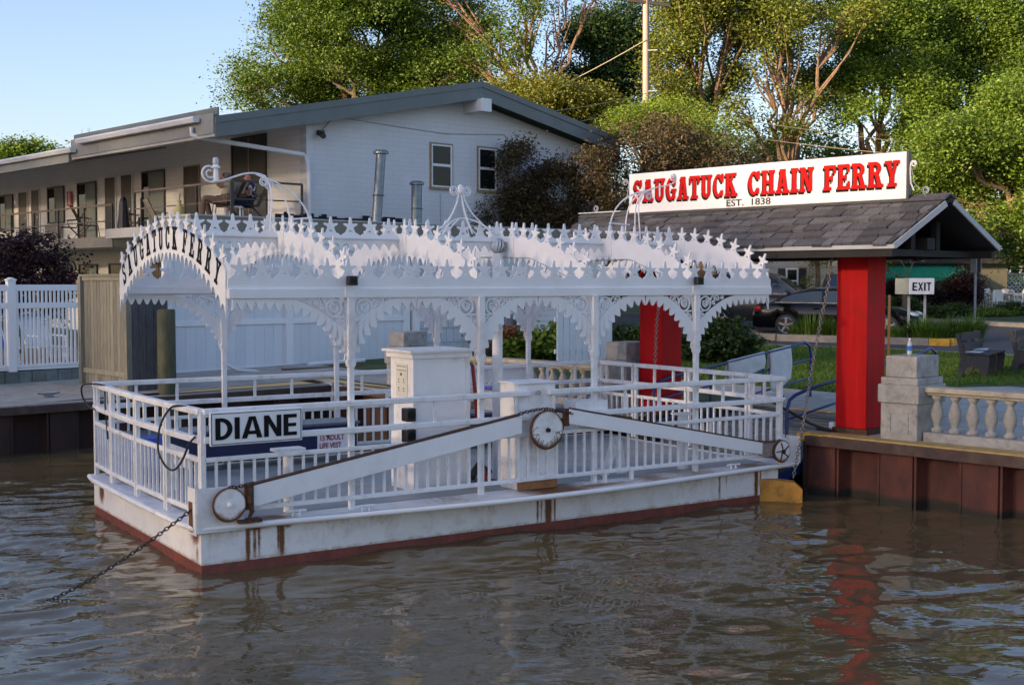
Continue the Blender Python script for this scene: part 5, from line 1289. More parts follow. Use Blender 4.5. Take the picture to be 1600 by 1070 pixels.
rail_run('balcony_railing', 'black railing across the right end of the balcony beside the white gable', (-16.16, .82), (-16.16, 2.74), FA, (.92, .50), 1, BRONZE)
st = Thing('stair_rail', 'black stair handrail going down behind the balcony railing', 'railing', (-21.6, 1.2, FB), SHO)
st.part('rail', MB().bar((-21.0, 1.0, FA + .75), (-22.2, 1.6, FB + .35), .04, .04).bar((-22.2, 1.6, FB + .35), (-22.6, 1.7, FB + .35), .04, .04), BRONZE)
st.part('rail_post', MB().box(-21.05, -21.0, .98, 1.03, FB, FA + .75).box(-22.0, -21.95, 1.4, 1.45, FB, FB + .5), BRONZE)
um = single('closed_parasol', MB().lathe((-22.55, 1.25, FB - .05), [(.2, 0), (.19, .1), (.10, 1.0), (.05, 1.12)], 10), BLACK, 'dark closed parasol standing at the walkway corner', 'parasol', base=(-22.55, 1.25, FB), fr=SHO)

# ================================================================ LOW WING IN FRONT OF THE GABLE
lb = Thing('flat_roofed_wing', 'low flat-roofed white wing with beige roof edge in front of the motel gable', 'building', (-15.4, 3, .85), SHO)
LS = -14.40
lb.part('wing_wall', MB().box(-16.5, LS - .02, 3.0, 11.6, .85, 3.92).box(-15.6, LS - .02, -1.2, 2.998, .85, 3.92), mat('white_siding_wall', (.62, .63, .64), .7, var=.08, vs=2))
lb.part('roof_edge', MB().box(-15.65, LS + .12, -1.3, 11.75, 3.92, 4.26), TAUPE)
lb.part('flat_roof', MB().box(-16.5, -15.652, 3.0, 11.6, 3.921, 4.24), TAR)
lb.part('metal_drip', MB().box(-15.67, LS + .14, -1.32, 11.77, 4.26, 4.29), GREYTRIM)
for k in range(20):   # lap siding at the right part
    z = .95 + k * .145
    lb.part('siding_board', MB().prism([(0, 0), (.03, 0), (.008, .15), (0, .15)], (LS - .018, 9.0, z), (1, 0, 0), (0, 0, 1), -0.001), MOTELW) if False else None
    lb.part('siding_board', MB().add([(LS - .018, 8.35, z), (LS + .022, 8.35, z), (LS + .004, 8.35, z + .15), (LS - .018, 8.35, z + .15), (LS - .018, 11.6, z), (LS + .022, 11.6, z), (LS + .004, 11.6, z + .15), (LS - .018, 11.6, z + .15)], [(0, 1, 2, 3), (7, 6, 5, 4), (0, 4, 5, 1), (1, 5, 6, 2), (2, 6, 7, 3), (3, 7, 4, 0)]), MOTELW)
shg = mat('painted_shingle', (.56, .58, .60), .75, var=.12, vs=5, stretch=(1, 8, .8), island=.08, bump=.4)
rr_ = random.Random(8)
for r_ in range(7):
    t = 4.92; z = 1.0 + r_ * .36
    while t < 7.9:
        w = rr_.uniform(.16, .28)
        lb.part('shingle', MB().add([(LS - .015, t, z + rr_.uniform(-.01, .01)), (LS + .03, t, z), (LS + .008, t, z + .37), (LS - .015, t, z + .37), (LS - .015, t + w - .01, z), (LS + .03, t + w - .01, z), (LS + .008, t + w - .01, z + .37), (LS - .015, t + w - .01, z + .37)], [(0, 1, 2, 3), (7, 6, 5, 4), (0, 4, 5, 1), (1, 5, 6, 2), (2, 6, 7, 3), (3, 7, 4, 0)]), shg)
        t += w
for k, (t, h, lean) in enumerate(((4.35, 1.75, .02), (5.62, 1.05, .0))):
    fl = Thing('roof_flue', 'taller grey metal flue leaning slightly, with round cap, on the low roof' if k == 0 else 'shorter grey metal flue with wide round cap on the low roof', 'flue', (-15.3, t, 4.28), SHO)
    zt_ = 4.28 + h
    fl.part('flue_pipe', MB().tube([(-15.3, t - .02, 4.2), (-15.3, t + h * (.08 if k == 0 else 0), zt_)], .122 if k == 0 else .135, 18), GALV, smooth=True)
    tt = t + h * (.08 if k == 0 else 0)
    fl.part('flue_cap', MB().lathe((-15.3, tt, zt_ - .02), [(.15, 0), (.19, .01), (.19, .06), (.13, .10), (.02, .11)], 18), GALV, smooth=True)
    fl.part('storm_collar', MB().lathe((-15.3, t + (.05 if k == 0 else 0), 4.28 + h * .4), [(.14, 0), (.165, .01), (.14, .03)], 18), GALV, smooth=True)
tb = MB(); rr_ = random.Random(2); t = 2.2
while t < 5.9:
    w = rr_.uniform(.08, .25); a_ = rr_.uniform(-.03, .03); h = .12 + rr_.uniform(-.04, .05) if not 3.9 < t < 4.6 else .06
    tb.box(GS + .04 - .001 * (t % .003), GS + .06, t, t + w, 4.28, 4.40 + h + a_); t += w
single('tar_flashing', tb, TAR, 'ragged black tar strip along the foot of the motel gable', 'tar strip', base=(GS, 4, 4.28), fr=SHO)
# white board wall below, built board by board
ww = Thing('white_board_wall', 'white wall of upright boards in framed panels standing behind the ferry', 'wall', (LS, 1.3, .9), SHO)
WB = mat('white_wall_board', (.70, .72, .75), .55, var=.04, vs=3, island=.03)
t = -1.9
while t < 4.45:
    for (z0, z1) in ((.98, 1.92), (2.04, 3.60)): ww.part('board', MB().box(LS + .05, LS + .065, t + .001, t + .237, z0, z1), WB)
    t += .24
ww.part('backing', MB().box(LS + .0, LS + .048, -1.9, 4.45, .96, 3.60), WB)
for t in (-1.93, 1.05, 4.40): ww.part('post', MB().box(LS + .02, LS + .11, t, t + .18, .82, 3.62), WHITEB)
for z in (.90, 1.93, 3.58): ww.part('wall_rail', MB().box(LS + .025, LS + .095, -1.75, 4.40, z, z + .11), WHITEB)
ww.part('post', MB().box(LS + .02, LS + .14, 4.66, 4.86, .82, 3.62), WHITEB)
# clutter at its foot
single('drain_pipe', MB().tube([(-13.9, 1.35, 1.02), (-13.9, 2.9, 1.05)], .055, 10), GUTTER, 'white plastic pipe lying along the foot of the white wall', 'pipe', base=(-13.9, 2.2, .85), fr=SHO, smooth=True)
single('drain_pipe', MB().tube([(-13.7, -.9, 1.15), (-13.6, -.6, 1.0), (-13.5, -.3, .98), (-13.4, -.05, .9), (-11.5, -.02, .84), (-11.05, -.02, .84), (-11.0, -.02, .3)], .035, 8), GUTTER, 'thin white pipe bending over the dock edge behind the ferry', 'pipe', base=(-12.5, -.5, .85), fr=SHO, smooth=True)
single('low_planks', MB().bar((-13.5, .2, .92), (-13.2, 3.2, .92), .2, .05).bar((-13.3, .3, .98), (-13.1, 2.2, .98), .16, .05), mat('dirty_plank', (.13, .08, .055), .9, var=.4), 'dirty planks stacked at the foot of the white wall', 'planks', base=(-13.3, 1.5, .85), fr=SHO)
ut = Thing('utility_board', 'grey-green upright utility board with an electric meter beside the white siding', 'meter board', (-13.9, 7.9, .9), SHO)
ut.part('board', MB().box(-14.0, -13.9, 7.85, 8.35, .85, 3.1), mat('grey_green_board', (.12, .16, .155), .7))
ut.part('meter_box', MB().box(-13.9, -13.75, 7.45, 7.82, 1.3, 2.2), mat('meter_grey', (.20, .24, .25), .6))
ut.part('meter_dial', MB().cyl((-13.75, 7.64, 1.9), (-13.62, 7.64, 1.9), .13, 18), CHROME, smooth=True)
ut.part('box_top', MB().box(-13.88, -13.72, 7.5, 7.78, 2.35, 2.6), CONDUIT)
pk = Thing('board_fence', 'short fence of pale upright boards beside the left red post', 'fence', (-9.5, 6.2, .9), SHO)
for k in range(9):
    t = 4.9 + k * .2
    pk.part('board', MB().prism([(0, 0), (.17, 0), (.17, 1.55), (.085, 1.66), (0, 1.55)], (-9.6, t, .85), (0, 1, 0), (0, 0, 1), .025), WB)
pk.part('rail', MB().box(-9.63, -9.60, 4.85, 6.75, 1.3, 1.4), WB)
pk.part('rail', MB().box(-9.63, -9.60, 4.85, 6.75, 2.0, 2.1), WB)

# ================================================================ LEFT SIDE: FENCES AND TERRACE
C_ = SHO.inv(-6.94, 22.6)
wf_ = Thing('wooden_privacy_fence', 'weathered grey-green board fence folding round a corner on the concrete walk at the left', 'fence', (C_[0], C_[1], DOCK), SHO)
s = C_[0] - 1.86; 
while s < C_[0] - .12:
    wf_.part('board', MB().box(s, s + .128, C_[1] + .01, C_[1] + .03, DOCK + .38, DOCK + 2.14), FENCEW); s += .136
s = C_[0] - 1.86
while s < C_[0] - .12:
    wf_.part('board', MB().box(s, s + .128, C_[1] + .014, C_[1] + .03, DOCK + .02, DOCK + .33), FENCEW); s += .136
wf_.part('fence_rail', MB().box(C_[0] - 1.9, C_[0] - .1, C_[1] - .015, C_[1] + .008, DOCK + .33, DOCK + .42), FENCEW)
wf_.part('fence_rail', MB().box(C_[0] - 1.9, C_[0] - .1, C_[1] - .015, C_[1] + .008, DOCK + 2.09, DOCK + 2.17), FENCEW)
wf_.part('fence_cap', MB().box(C_[0] - 1.98, C_[0] + .05, C_[1] - .05, C_[1] + .07, DOCK + 2.172, DOCK + 2.21), FENCEW)
wf_.part('fence_post', MB().box(C_[0] - 2.02, C_[0] - 1.90, C_[1] - .05, C_[1] + .07, DOCK, DOCK + 2.17), FENCEW)
wf_.part('fence_post', MB().box(C_[0] - .11, C_[0] + .0, C_[1] - .05, C_[1] + .05, DOCK, DOCK + 2.2), FENCEW)
FDK = mat('shaded_weathered_board', (.085, .088, .092), .85, var=.4, vs=6, stretch=(6, 6, .6), island=.25, bump=.6, bs=30, bd=.004)  # darker copy of the fence boards, shade coloured into the panel facing from the sun
t = C_[1] + .05
for k in range(5):
    wf_.part('board', MB().prism([(0, 0), (.138, 0), (.138, 1.86 + .02 * (k % 3)), (.10, 2.0), (.04, 2.0), (0, 1.86)], (C_[0] - .03, t + k * .146, DOCK + .02), (0, 1, 0), (0, 0, 1), .024), FDK)
wf_.part('fence_rail', MB().box(C_[0] - .06, C_[0] - .031, C_[1] + .06, C_[1] + .78, DOCK + .1, DOCK + .2), FENCEW)
wf_.part('fence_rail', MB().box(C_[0] - .06, C_[0] - .031, C_[1] + .06, C_[1] + .78, DOCK + 1.5, DOCK + 1.6), FENCEW)
# terrace retaining blocks
TS = -14.62
tr_ = Thing('retaining_wall', 'low grey-green wall of upright blocks under the white picket fence', 'wall', (TS, -5, DOCK), SHO)
BLKG = mat('grey_green_block', (.14, .165, .16), .85, var=.25, vs=5, island=.15, bump=.4)
for k in range(34):
    tr_.part('block', MB().box(TS - .25, TS + .02 * (k % 2), -10.6 + k * .262, -10.6 + k * .262 + .255, DOCK, DOCK + .33), BLKG, bevel=.008)
ground_sheet('pool_terrace', [(TS - .02, -1.9), (TS - .02, -60), (-60, -60), (-60, -1.9)], .30, mat('terrace_paving', (.30, .24, .18), .9, var=.2))
vf3 = Thing('picket_fence', 'white vinyl picket fence with a square capped post on the raised terrace at the left', 'fence', (TS - .1, -5, DOCK + .33), SHO)
zf = DOCK + .33
pk_me = me_of(MB().box(-.010, .010, -.020, .020, 0, 1.50), 'picket', VINYL)
t = -9.0
while t < -3.1:
    if not any(abs(t - p) < .1 for p in (-8.72, -4.94)): vf3.inst('picket', pk_me, (TS - .06, t, zf + .08))
    t += .082
for (z0, z1) in ((.02, .13), (1.22, 1.33), (1.56, 1.68)):
    vf3.part('fence_rail', MB().box(TS - .085, TS - .035, -9.2, -3.0, zf + z0, zf + z1), VINYL, bevel=.004)
for tp_ in (-8.72, -4.94, -3.02):
    vf3.part('fence_post', MB().box(TS - .13, TS + .01, tp_ - .075, tp_ + .075, zf - .10, zf + 1.76), VINYL, bevel=.006)
    vf3.part('post_cap', MB().prism([(-.09, 0), (.09, 0), (.09, .02), (0, .06), (-.09, .02)], (TS - .15, tp_, zf + 1.76), (0, 1, 0), (0, 0, 1), .18), VINYL)
# pool loungers behind it
def lounge(s, t, lab, col_):
    l = Thing('pool_chair', lab, 'chair', (s, t, zf), SHO, group='pool chairs behind the picket fence')
    fr_ = MB()
    for dt in (0, .55):
        fr_.tube([(s, t + dt, zf), (s - .1, t + dt, zf + .4), (s - .75, t + dt, zf + .38), (s - .7, t + dt, zf)], .018, 6).tube([(s - .7, t + dt, zf + .38), (s - 1.15, t + dt, zf + 1.05)], .018, 6).tube([(s - .02, t + dt, zf + .38), (s - .05, t + dt, zf + .62), (s - .8, t + dt, zf + .62)], .016, 6)
    l.part('chair_frame', fr_, VINYL)
    l.part('seat', MB().bar((s - .05, t + .275, zf + .41), (s - .72, t + .275, zf + .39), .5, .02), col_)
    l.part('backrest', MB().bar((s - .72, t + .275, zf + .41), (s - 1.13, t + .275, zf + 1.03), .5, .02, up=(1, 0, 1)), col_)
BLUF = mat('blue_sling_fabric', (.04, .16, .52), .8); WHF = mat('white_sling_fabric', (.65, .68, .72), .8)
lounge(-15.6, -6.9, 'white framed pool chair with white sling at the far left behind the picket fence', WHF)
lounge(-15.5, -5.0, 'white framed pool chair with blue edged sling behind the square fence post', BLUF)
lounge(-15.6, -4.0, 'white framed pool chair next to the wooden fence, behind the white pickets', WHF)
tbp = Thing('pool_table', 'white table with blue rim behind the picket fence', 'table', (-17, -4.6, zf), SHO)
tbp.part('table_top', MB().box(-17.6, -16.6, -6.5, -3.2, zf + 1.02, zf + 1.05), BLUF); 
for tt in (-6.3, -5.2, -4.2, -3.4): tbp.part('leg', MB().box(-16.7, -16.64, tt, tt + .05, zf, zf + 1.02), VINYL)
# ================================================================ ROAD, CARS, BACKGROUND ON THE RIGHT (world frame)
def I(x, y): return SHO.inv(x, y)
ground_sheet('road', [[I(*p) for p in q] for q in (((4.2, 34.4), (7.0, 33.9), (9.87, 32.5), (14.5, 45.2), (4, 49), (2.5, 38)), ((9.87, 32.5), (12.5, 30.4), (17.3, 41.2), (14.5, 45.2)), ((12.5, 30.4), (20, 27), (45, 16), (60, 30), (17.3, 41.2)))], .012, ASPH)
ground_sheet('far_pavement', [[I(*p) for p in q] for q in (((4, 49.1), (14.5, 45.3), (15.5, 47.0), (4, 51)), ((14.5, 45.3), (17.3, 41.3), (18.3, 43.0), (15.5, 47.0)), ((17.3, 41.3), (60, 24), (62, 26), (18.3, 43.0)))], .05, CONC)
kb = Thing('kerb', 'low concrete kerb along the edge of the lawn by the road', 'kerb', (9.8, 32.4, 1.1), WLD)
def kerb_line(th, pts, w=.16, h=.12, mt=KERB, z0=.0):
    for p, q in zip(pts[:-1], pts[1:]):
        th.part('kerb_stone', MB().bar((*p, gz(p[1]) + z0 + h / 2 - .03), (*q, gz(q[1]) + z0 + h / 2 - .03), w, h + .06), mt)
kerb_line(kb, [(4.2, 34.3), (6.9, 33.85), (9.8, 32.45), (12.4, 30.35), (19.9, 26.9)], .14, .03)
ik = Thing('kerb', 'grey concrete kerb around the planted island, painted yellow at its right end', 'kerb', (9.5, 35, 1.15), WLD)
kerb_line(ik, [(7.0, 35.9), (7.53, 35.36), (9.6, 34.45), (11.25, 33.65)], .22, .2)
kerb_line(ik, [(11.25, 33.65), (11.75, 33.48), (11.95, 33.7)], .22, .2, YELLOW)
fk = Thing('kerb', 'far pale kerb of the street with a yellow painted stretch at the right', 'kerb', (17, 42, 1.4), WLD)
kerb_line(fk, [(4, 49.0), (14.6, 45.1), (17.2, 41.2)], .2, .14)
kerb_line(fk, [(17.2, 41.2), (21, 39.3)], .2, .14, YELLOW)
lk = Thing('kerb', 'short concrete kerb left of the black sedan', 'kerb', (7, 38.6, 1.25), WLD)
kerb_line(lk, [(4.8, 38.9), (8.1, 37.4)], .2, .18)
ground_sheet('mulch_bed', [[I(*p) for p in q] for q in (((7.3, 35.9), (7.7, 35.5), (11.7, 33.7), (11.5, 35.6), (8, 36.9)), ((11.7, 33.7), (12.2, 34.3), (13.4, 36.8), (12.6, 37.4), (11.5, 35.6)))], .10, MULCH)
ground_sheet('far_lawn', [[I(*p) for p in q] for q in (((4, 51), (15.6, 47.1), (15.6, 120), (-10, 120)), ((15.6, 47.1), (18.4, 43.1), (90, 120), (15.6, 120)), ((18.4, 43.1), (60, 26), (90, 120)))], .03, GR)

# ---- cars
def lerp_tab(tab, x):
    for (a, va), (b, vb) in zip(tab[:-1], tab[1:]):
        if x <= b: return va + (vb - va) * (x - a) / (b - a) if b > a else vb
    return tab[-1][1]
def car(name, label, pos, yaw, paint, Lc, Wc, Hc, low, top_tab, roof_tab, belt, wheels, rim5=True, tail_x=0):
    """x runs from tail (0) to nose (Lc); top_tab: hood/boot height; roof_tab: greenhouse outline"""
    base = (pos[0], pos[1], gz(pos[1]) + .012)
    c = Thing(name, label, 'car', base, WLD, rot=R(yaw)); B = c.base; hw = Wc / 2
    def P(mb, nm, mt, parent=None, **k):
        me = mb.mesh(nm, (wheels[0], 0, 0), k.get('smooth', False)); me.materials.append(mt); ob = bpy.data.objects.new(nm, me)
        if k.get('smooth'):
            e = ob.modifiers.new('edge', 'EDGE_SPLIT'); e.split_angle = R(40)
        link(ob, parent or c.o); return ob
    # body loft
    n = 44; ring = []; vs = []; fs = []
    for i in range(n + 1):
        x = Lc * i / n; e = min(x, Lc - x); tap = 1 - .16 * math.exp(-e / .22) - .05 * math.exp(-e / .9)
        zt = lerp_tab(top_tab, x); zl = low + .10 * math.exp(-e / .15); w = hw * tap
        for wx in wheels:
            d = abs(x - wx); rr = .37
            if d < rr: zl = max(zl, math.sqrt(rr * rr - d * d) + .30)
        sec = [(0, zl), (w * .90, zl), (w * .985, zl + .12 if zl + .12 < zt - .25 else zl + .02), (w, (zl + zt) * .52), (w * .985, zt - .13), (w * .90, zt - .03), (w * .6, zt), (0, zt + .015)]
        full = sec + [(-a, b) for a, b in sec[1:-1]][::-1]
        ring.append(len(vs)); vs += [(x, a, b) for a, b in full]
    k = len(full)
    for i in range(n):
        for j in range(k): fs.append((ring[i] + j, ring[i] + (j + 1) % k, ring[i + 1] + (j + 1) % k, ring[i + 1] + j))
    fs.append(tuple(range(k))); fs.append(tuple(ring[n] + j for j in range(k)))
    P(MB().add(vs, fs), 'body', paint, smooth=True)
    # greenhouse as glass, roof panel and pillars as paint
    xs = [roof_tab[0][0] + (roof_tab[-1][0] - roof_tab[0][0]) * i / 28 for i in range(29)]; vs = []; rv = []
    for x in xs:
        zr = lerp_tab(roof_tab, x); zb = lerp_tab(top_tab, x) - .04; h = max(0, zr - zb); q = h / (Hc - belt)
        wt = hw * (.93 - .20 * q)
        vs += [(x, -hw * .93, zb), (x, -wt, zr - .04 * q), (x, -wt * .7, zr), (x, wt * .7, zr), (x, wt, zr - .04 * q), (x, hw * .93, zb)]
    fs = [(i * 6 + j, i * 6 + j + 1, (i + 1) * 6 + j + 1, (i + 1) * 6 + j) for i in range(28) for j in range(5)]
    P(MB().add(vs, fs), 'cabin', paint, smooth=True)
    CG = glass('car_glass', (.03, .05, .07), .05, .6)
    def gsurf(x, f, sg, off):      # point on the cabin side, f = 0 at the belt, 1 at the roof edge
        zr = lerp_tab(roof_tab, x); zb = lerp_tab(top_tab, x) - .04; h = max(0, zr - zb); q = h / (Hc - belt); wt = hw * (.93 - .20 * q)
        y = hw * .93 + (wt - hw * .93) * f; return (x, sg * (y + off), zb + (zr - .04 * q - zb) * f)
    xa, xb = roof_tab[0][0], roof_tab[-1][0]; big = [x for x in xs if lerp_tab(roof_tab, x) > Hc - .2]
    xm = (big[0] + big[-1]) / 2
    for sg in (-1, 1):
        for (w0, w1) in ((xa + .30 * (big[0] - xa) + .12, xm - .05), (xm + .05, xb - .22 * (xb - big[-1]) - .1)):
            g_ = []; nn_ = 12
            for k in range(nn_ + 1):
                x = w0 + (w1 - w0) * k / nn_
                g_ += [gsurf(x, .14, sg, .012), gsurf(x, .86 if lerp_tab(roof_tab, x) > Hc - .3 else .74, sg, .012)]
            P(MB().add(g_, [(2 * k, 2 * k + 1, 2 * k + 3, 2 * k + 2) for k in range(nn_)]), 'side_window', CG)
    for (w0, w1, nm) in ((xa + .05, big[0] - .03, 'rear_window'), (big[-1] + .03, xb - .03, 'windscreen')):
        g_ = []
        for k in range(9):
            x = w0 + (w1 - w0) * k / 8; zr = lerp_tab(roof_tab, x); zb = lerp_tab(top_tab, x) - .04; q = max(0, zr - zb) / (Hc - belt); wt = hw * (.93 - .20 * q)
            g_ += [(x, -wt * .80, zr + .012), (x, wt * .80, zr + .012)]
        P(MB().add(g_, [(2 * k, 2 * k + 1, 2 * k + 3, 2 * k + 2) for k in range(8)]), nm, CG)
    tops = [x for x in xs if lerp_tab(roof_tab, x) > Hc - .10]; x0, x1 = tops[0], tops[-1]
    rvs = []; tt = [x0 + (x1 - x0) * i / 12 for i in range(13)]
    for x in tt:
        zr = lerp_tab(roof_tab, x); q = 1; wt = hw * .735
        rvs += [(x, -wt - .02, zr - .055), (x, -wt * .7, zr + .012), (x, wt * .7, zr + .012), (x, wt + .02, zr - .055)]
    P(MB().add(rvs, [(i * 4 + j, i * 4 + j + 1, (i + 1) * 4 + j + 1, (i + 1) * 4 + j) for i in range(12) for j in range(3)]), 'roof', paint, smooth=True)
    for sg in (-1, 1):
        P(MB().bar((roof_tab[0][0] + .15, sg * hw * .94, lerp_tab(top_tab, roof_tab[0][0] + .3)), (roof_tab[-1][0] - .25, sg * hw * .94, belt + .0), .02, .018), 'window_trim', CHROME)
        P(MB().ball((roof_tab[-1][0] - .45, sg * (hw + .06), belt + .06), .1, 8, 6, (.7, 1, .7)), 'mirror', paint, smooth=True)
        for hx in (x0 + .45, x0 + 1.45): P(MB().bar((hx, sg * (hw + .012), belt - .14), (hx + .2, sg * (hw + .012), belt - .13), .02, .03), 'handle', paint)
        for lx in (x0 + .75, x0 + 1.72): P(MB().bar((lx, sg * (hw * .993), low + .12), (lx - .02, sg * (hw * .985), belt - .06), .012, .012), 'door_seam', BLACK)
        for wx in wheels:
            y0 = sg * (hw - .20); y1 = sg * (hw - .005)
            wh = P(MB().cyl((wx, y0, .325), (wx, y1, .325), .325, 28), 'wheel', RUBBER, smooth=True)
            P(MB().cyl((wx, y1, .325), (wx, y1 + sg * .006, .325), .225, 28), 'rim', BLACK, parent=wh)
            sp = MB(); 
            for a in range(5):
                an = 2 * PI * a / 5 + PI / 2; sp.bar((wx, y1 + sg * .012, .325), (wx + .21 * math.cos(an), y1 + sg * .012, .325 + .21 * math.sin(an)), .018, .065, up=(math.sin(an), 0, -math.cos(an)))
            sp.tube([(wx + .225 * math.cos(2 * PI * a / 28), y1 + sg * .01, .325 + .225 * math.sin(2 * PI * a / 28)) for a in range(28)], .014, 5, closed=True)
            P(sp, 'spoke', CHROME, parent=wh)
            P(MB().tube([(wx + .375 * math.cos(PI * a / 14), sg * hw * .97, .31 + .375 * math.sin(PI * a / 14)) for a in range(15)], .018, 5), 'arch_lip', paint)
        P(MB().ball((.18, sg * hw * .80, belt - .16), .17, 10, 8, (.8, .7, .62)), 'tail_light', mat('red_lens', (.5, .02, .01), .15), smooth=True)
        P(MB().ball((Lc - .30, sg * hw * .76, .66), .15, 10, 8, (1.5, .7, .55)), 'headlight', mat('clear_lens', (.6, .65, .7), .08), smooth=True)
    P(MB().box(.0, .02, -.26, .26, .55, .66), 'number_plate', SIGNW)
    P(MB().box(.10, Lc - .1, -hw * .9, hw * .9, low - .04, low + .05), 'underbody', BLACK)
    return c
PBLK = mat('black_car_paint', (.004, .004, .005), .18, var=.05, coat=.25, spec=.3)
PGRY = mat('grey_brown_car_paint', (.10, .095, .09), .3, metal=.4, var=.05, coat=.3)
PNVY = mat('dark_blue_car_paint', (.02, .03, .07), .18, metal=.3, var=.05, coat=1)
car('black_sedan', 'black four-door sedan parked behind the planted island, partly hidden by the red post', (8.45, 37.76), -22.3, PBLK, 4.85, 1.80, 1.45, .20,
    [(0, .78), (.12, .96), (.85, 1.0), (1.6, .96), (3.4, .95), (4.2, .86), (4.7, .70), (4.85, .52)],
    [(.55, 1.0), (1.25, 1.33), (1.75, 1.43), (2.4, 1.45), (2.9, 1.38), (3.75, .93)], .97, (1.03, 3.9))
car('grey_suv', 'grey-brown sport utility vehicle parked behind the black sedan, at the end of the ferry canopy', (7.05, 41.2), -22.3, PGRY, 4.75, 1.9, 1.82, .30,
    [(0, .95), (.08, 1.15), (3.2, 1.12), (3.9, 1.08), (4.6, .95), (4.75, .7)],
    [(.05, 1.15), (.35, 1.70), (.8, 1.80), (2.3, 1.82), (2.75, 1.72), (3.6, 1.10)], 1.15, (.95, 3.75))
car('blue_suv', 'dark blue van seen end-on behind the right red post', (12.0, 44.6), 78, PNVY, 4.6, 1.9, 1.80, .30,
    [(0, .95), (.08, 1.15), (3.2, 1.12), (3.9, 1.08), (4.6, .95), (4.75, .7)],
    [(.05, 1.15), (.25, 1.70), (.8, 1.78), (2.3, 1.80), (2.75, 1.72), (3.6, 1.10)], 1.15, (.95, 3.65))

# ---- EXIT sign
za = gz(37.8); 
ex = Thing('exit_sign', 'white box sign reading EXIT on two grey posts in the planted island', 'sign', (11.26, 34.9, gz(34.9)), WLD)
ex.part('sign_post', MB().box(11.09, 11.15, 34.96, 35.02, gz(35), 2.52), CONDUIT); ex.part('sign_post', MB().box(11.52, 11.58, 34.9, 34.96, gz(35), 2.52), CONDUIT)
ex.part('sign_box', MB().box(10.99, 11.69, 34.57, 34.97, 2.517, 2.966), SIGNW, bevel=.01)
ex.part('sign_side', MB().prism([(10.72, 34.95), (10.988, 34.575), (10.988, 34.97)], (0, 0, 2.522), (1, 0, 0), (0, 1, 0), .44), mat('grey_sign_side', (.33, .35, .30), .6))
letters(ex, 'EXIT', G_sans, (11.08, 34.568, 2.617), (1, 0, 0), (0, 0, 1), .23, .525, INK, sp=.10)
sp2 = Thing('street_sign_post', 'tall grey metal sign post seen edge-on behind the plants right of the EXIT sign', 'post', (17.1, 46.0, gz(46)), WLD)
k_ = 39.5 / 1950
sp2.part('post', MB().box(17.03, 17.11, 46.0, 46.08, gz(46), 4.2), GALV)
sp2.part('sign_blade', MB().box(16.98, 17.0, 45.7, 46.3, 3.2, 4.3).box(17.14, 17.16, 45.7, 46.3, 3.2, 4.3), mat('grey_metal_blade', (.22, .26, .28), .4, metal=.4))
single('round_post', MB().box(8.93, 8.98, 29.6, 29.65, gz(30), 2.55), mat('orange_brown_post', (.26, .14, .05), .7), 'thin orange-brown post right behind the red post', 'post', base=(9.07, 29.65, gz(30)), smooth=False)

# ---- park bench (frame: shore)
BW = mat('weathered_grey_bench', (.055, .052, .054), .9, var=.4, vs=7, stretch=(.8, 6, 6), bump=.5, bs=40, island=.15)
def park_bench(lab, x0, y0, ang, Lb):
    z = gz(y0) + .015
    b = Thing('park_bench', lab, 'bench', (x0, y0, z), WLD, rot=0)
    a = R(ang); ux, uy = math.cos(a), math.sin(a); nx, ny = -uy, ux     # n points to the back
    def Q(l, d, h): return (x0 + ux * l + nx * d, y0 + uy * l + ny * d, z + h)
    for l in (.06, Lb / 2, Lb - .06):
        pts = [(-.28, 0), (-.20, 0), (-.12, .17), (.0, .22), (.12, .17), (.2, 0), (.30, 0), (.22, .36), (.33, .86), (.26, .88), (.14, .44), (-.30, .44), (-.32, .36)]
        b.part('bench_end', MB().prism(pts, Q(l - .04, 0, 0), (nx, ny, 0), (0, 0, 1), .08), BW)
    for d in (-.26, -.13, .0, .12):
        b.part('seat_slat', MB().bar(Q(0, d, .455), Q(Lb, d, .455), .11, .03), BW)
    for h, d in ((.60, .20), (.80, .255)):
        b.part('back_slat', MB().bar(Q(0, d - .05, h), Q(Lb, d - .05, h), .03, .15), BW)
    return b
park_bench('weathered grey wooden bench with newspaper on its seat, facing the river', 9.30, 25.2, 58, 1.75)
park_bench('second weathered bench beyond the first, cut by the right edge of the photo', 10.75, 26.1, 58, 1.6)
npr = mat('newsprint', (.55, .58, .62), .8, var=.12, vs=20)
single('newspaper', MB().prism([(0, 0), (.55, .02), (.58, .3), (.05, .32)], (9.45, 25.15, gz(25.5) + .495), (.53, .85, .0), (-.85, .53, 0), .008), npr, 'folded newspaper lying on the left half of the bench seat', 'newspaper', base=(9.3, 25.6, 1.4))
single('newspaper', MB().prism([(0, 0), (.45, .05), (.42, .3), (.0, .28)], (9.85, 25.85, gz(25.9) + .50), (.53, .85, .03), (-.85, .53, 0), .01), npr, 'crumpled newspaper lying on the right half of the bench seat', 'newspaper', base=(10.1, 25.5, 1.4))

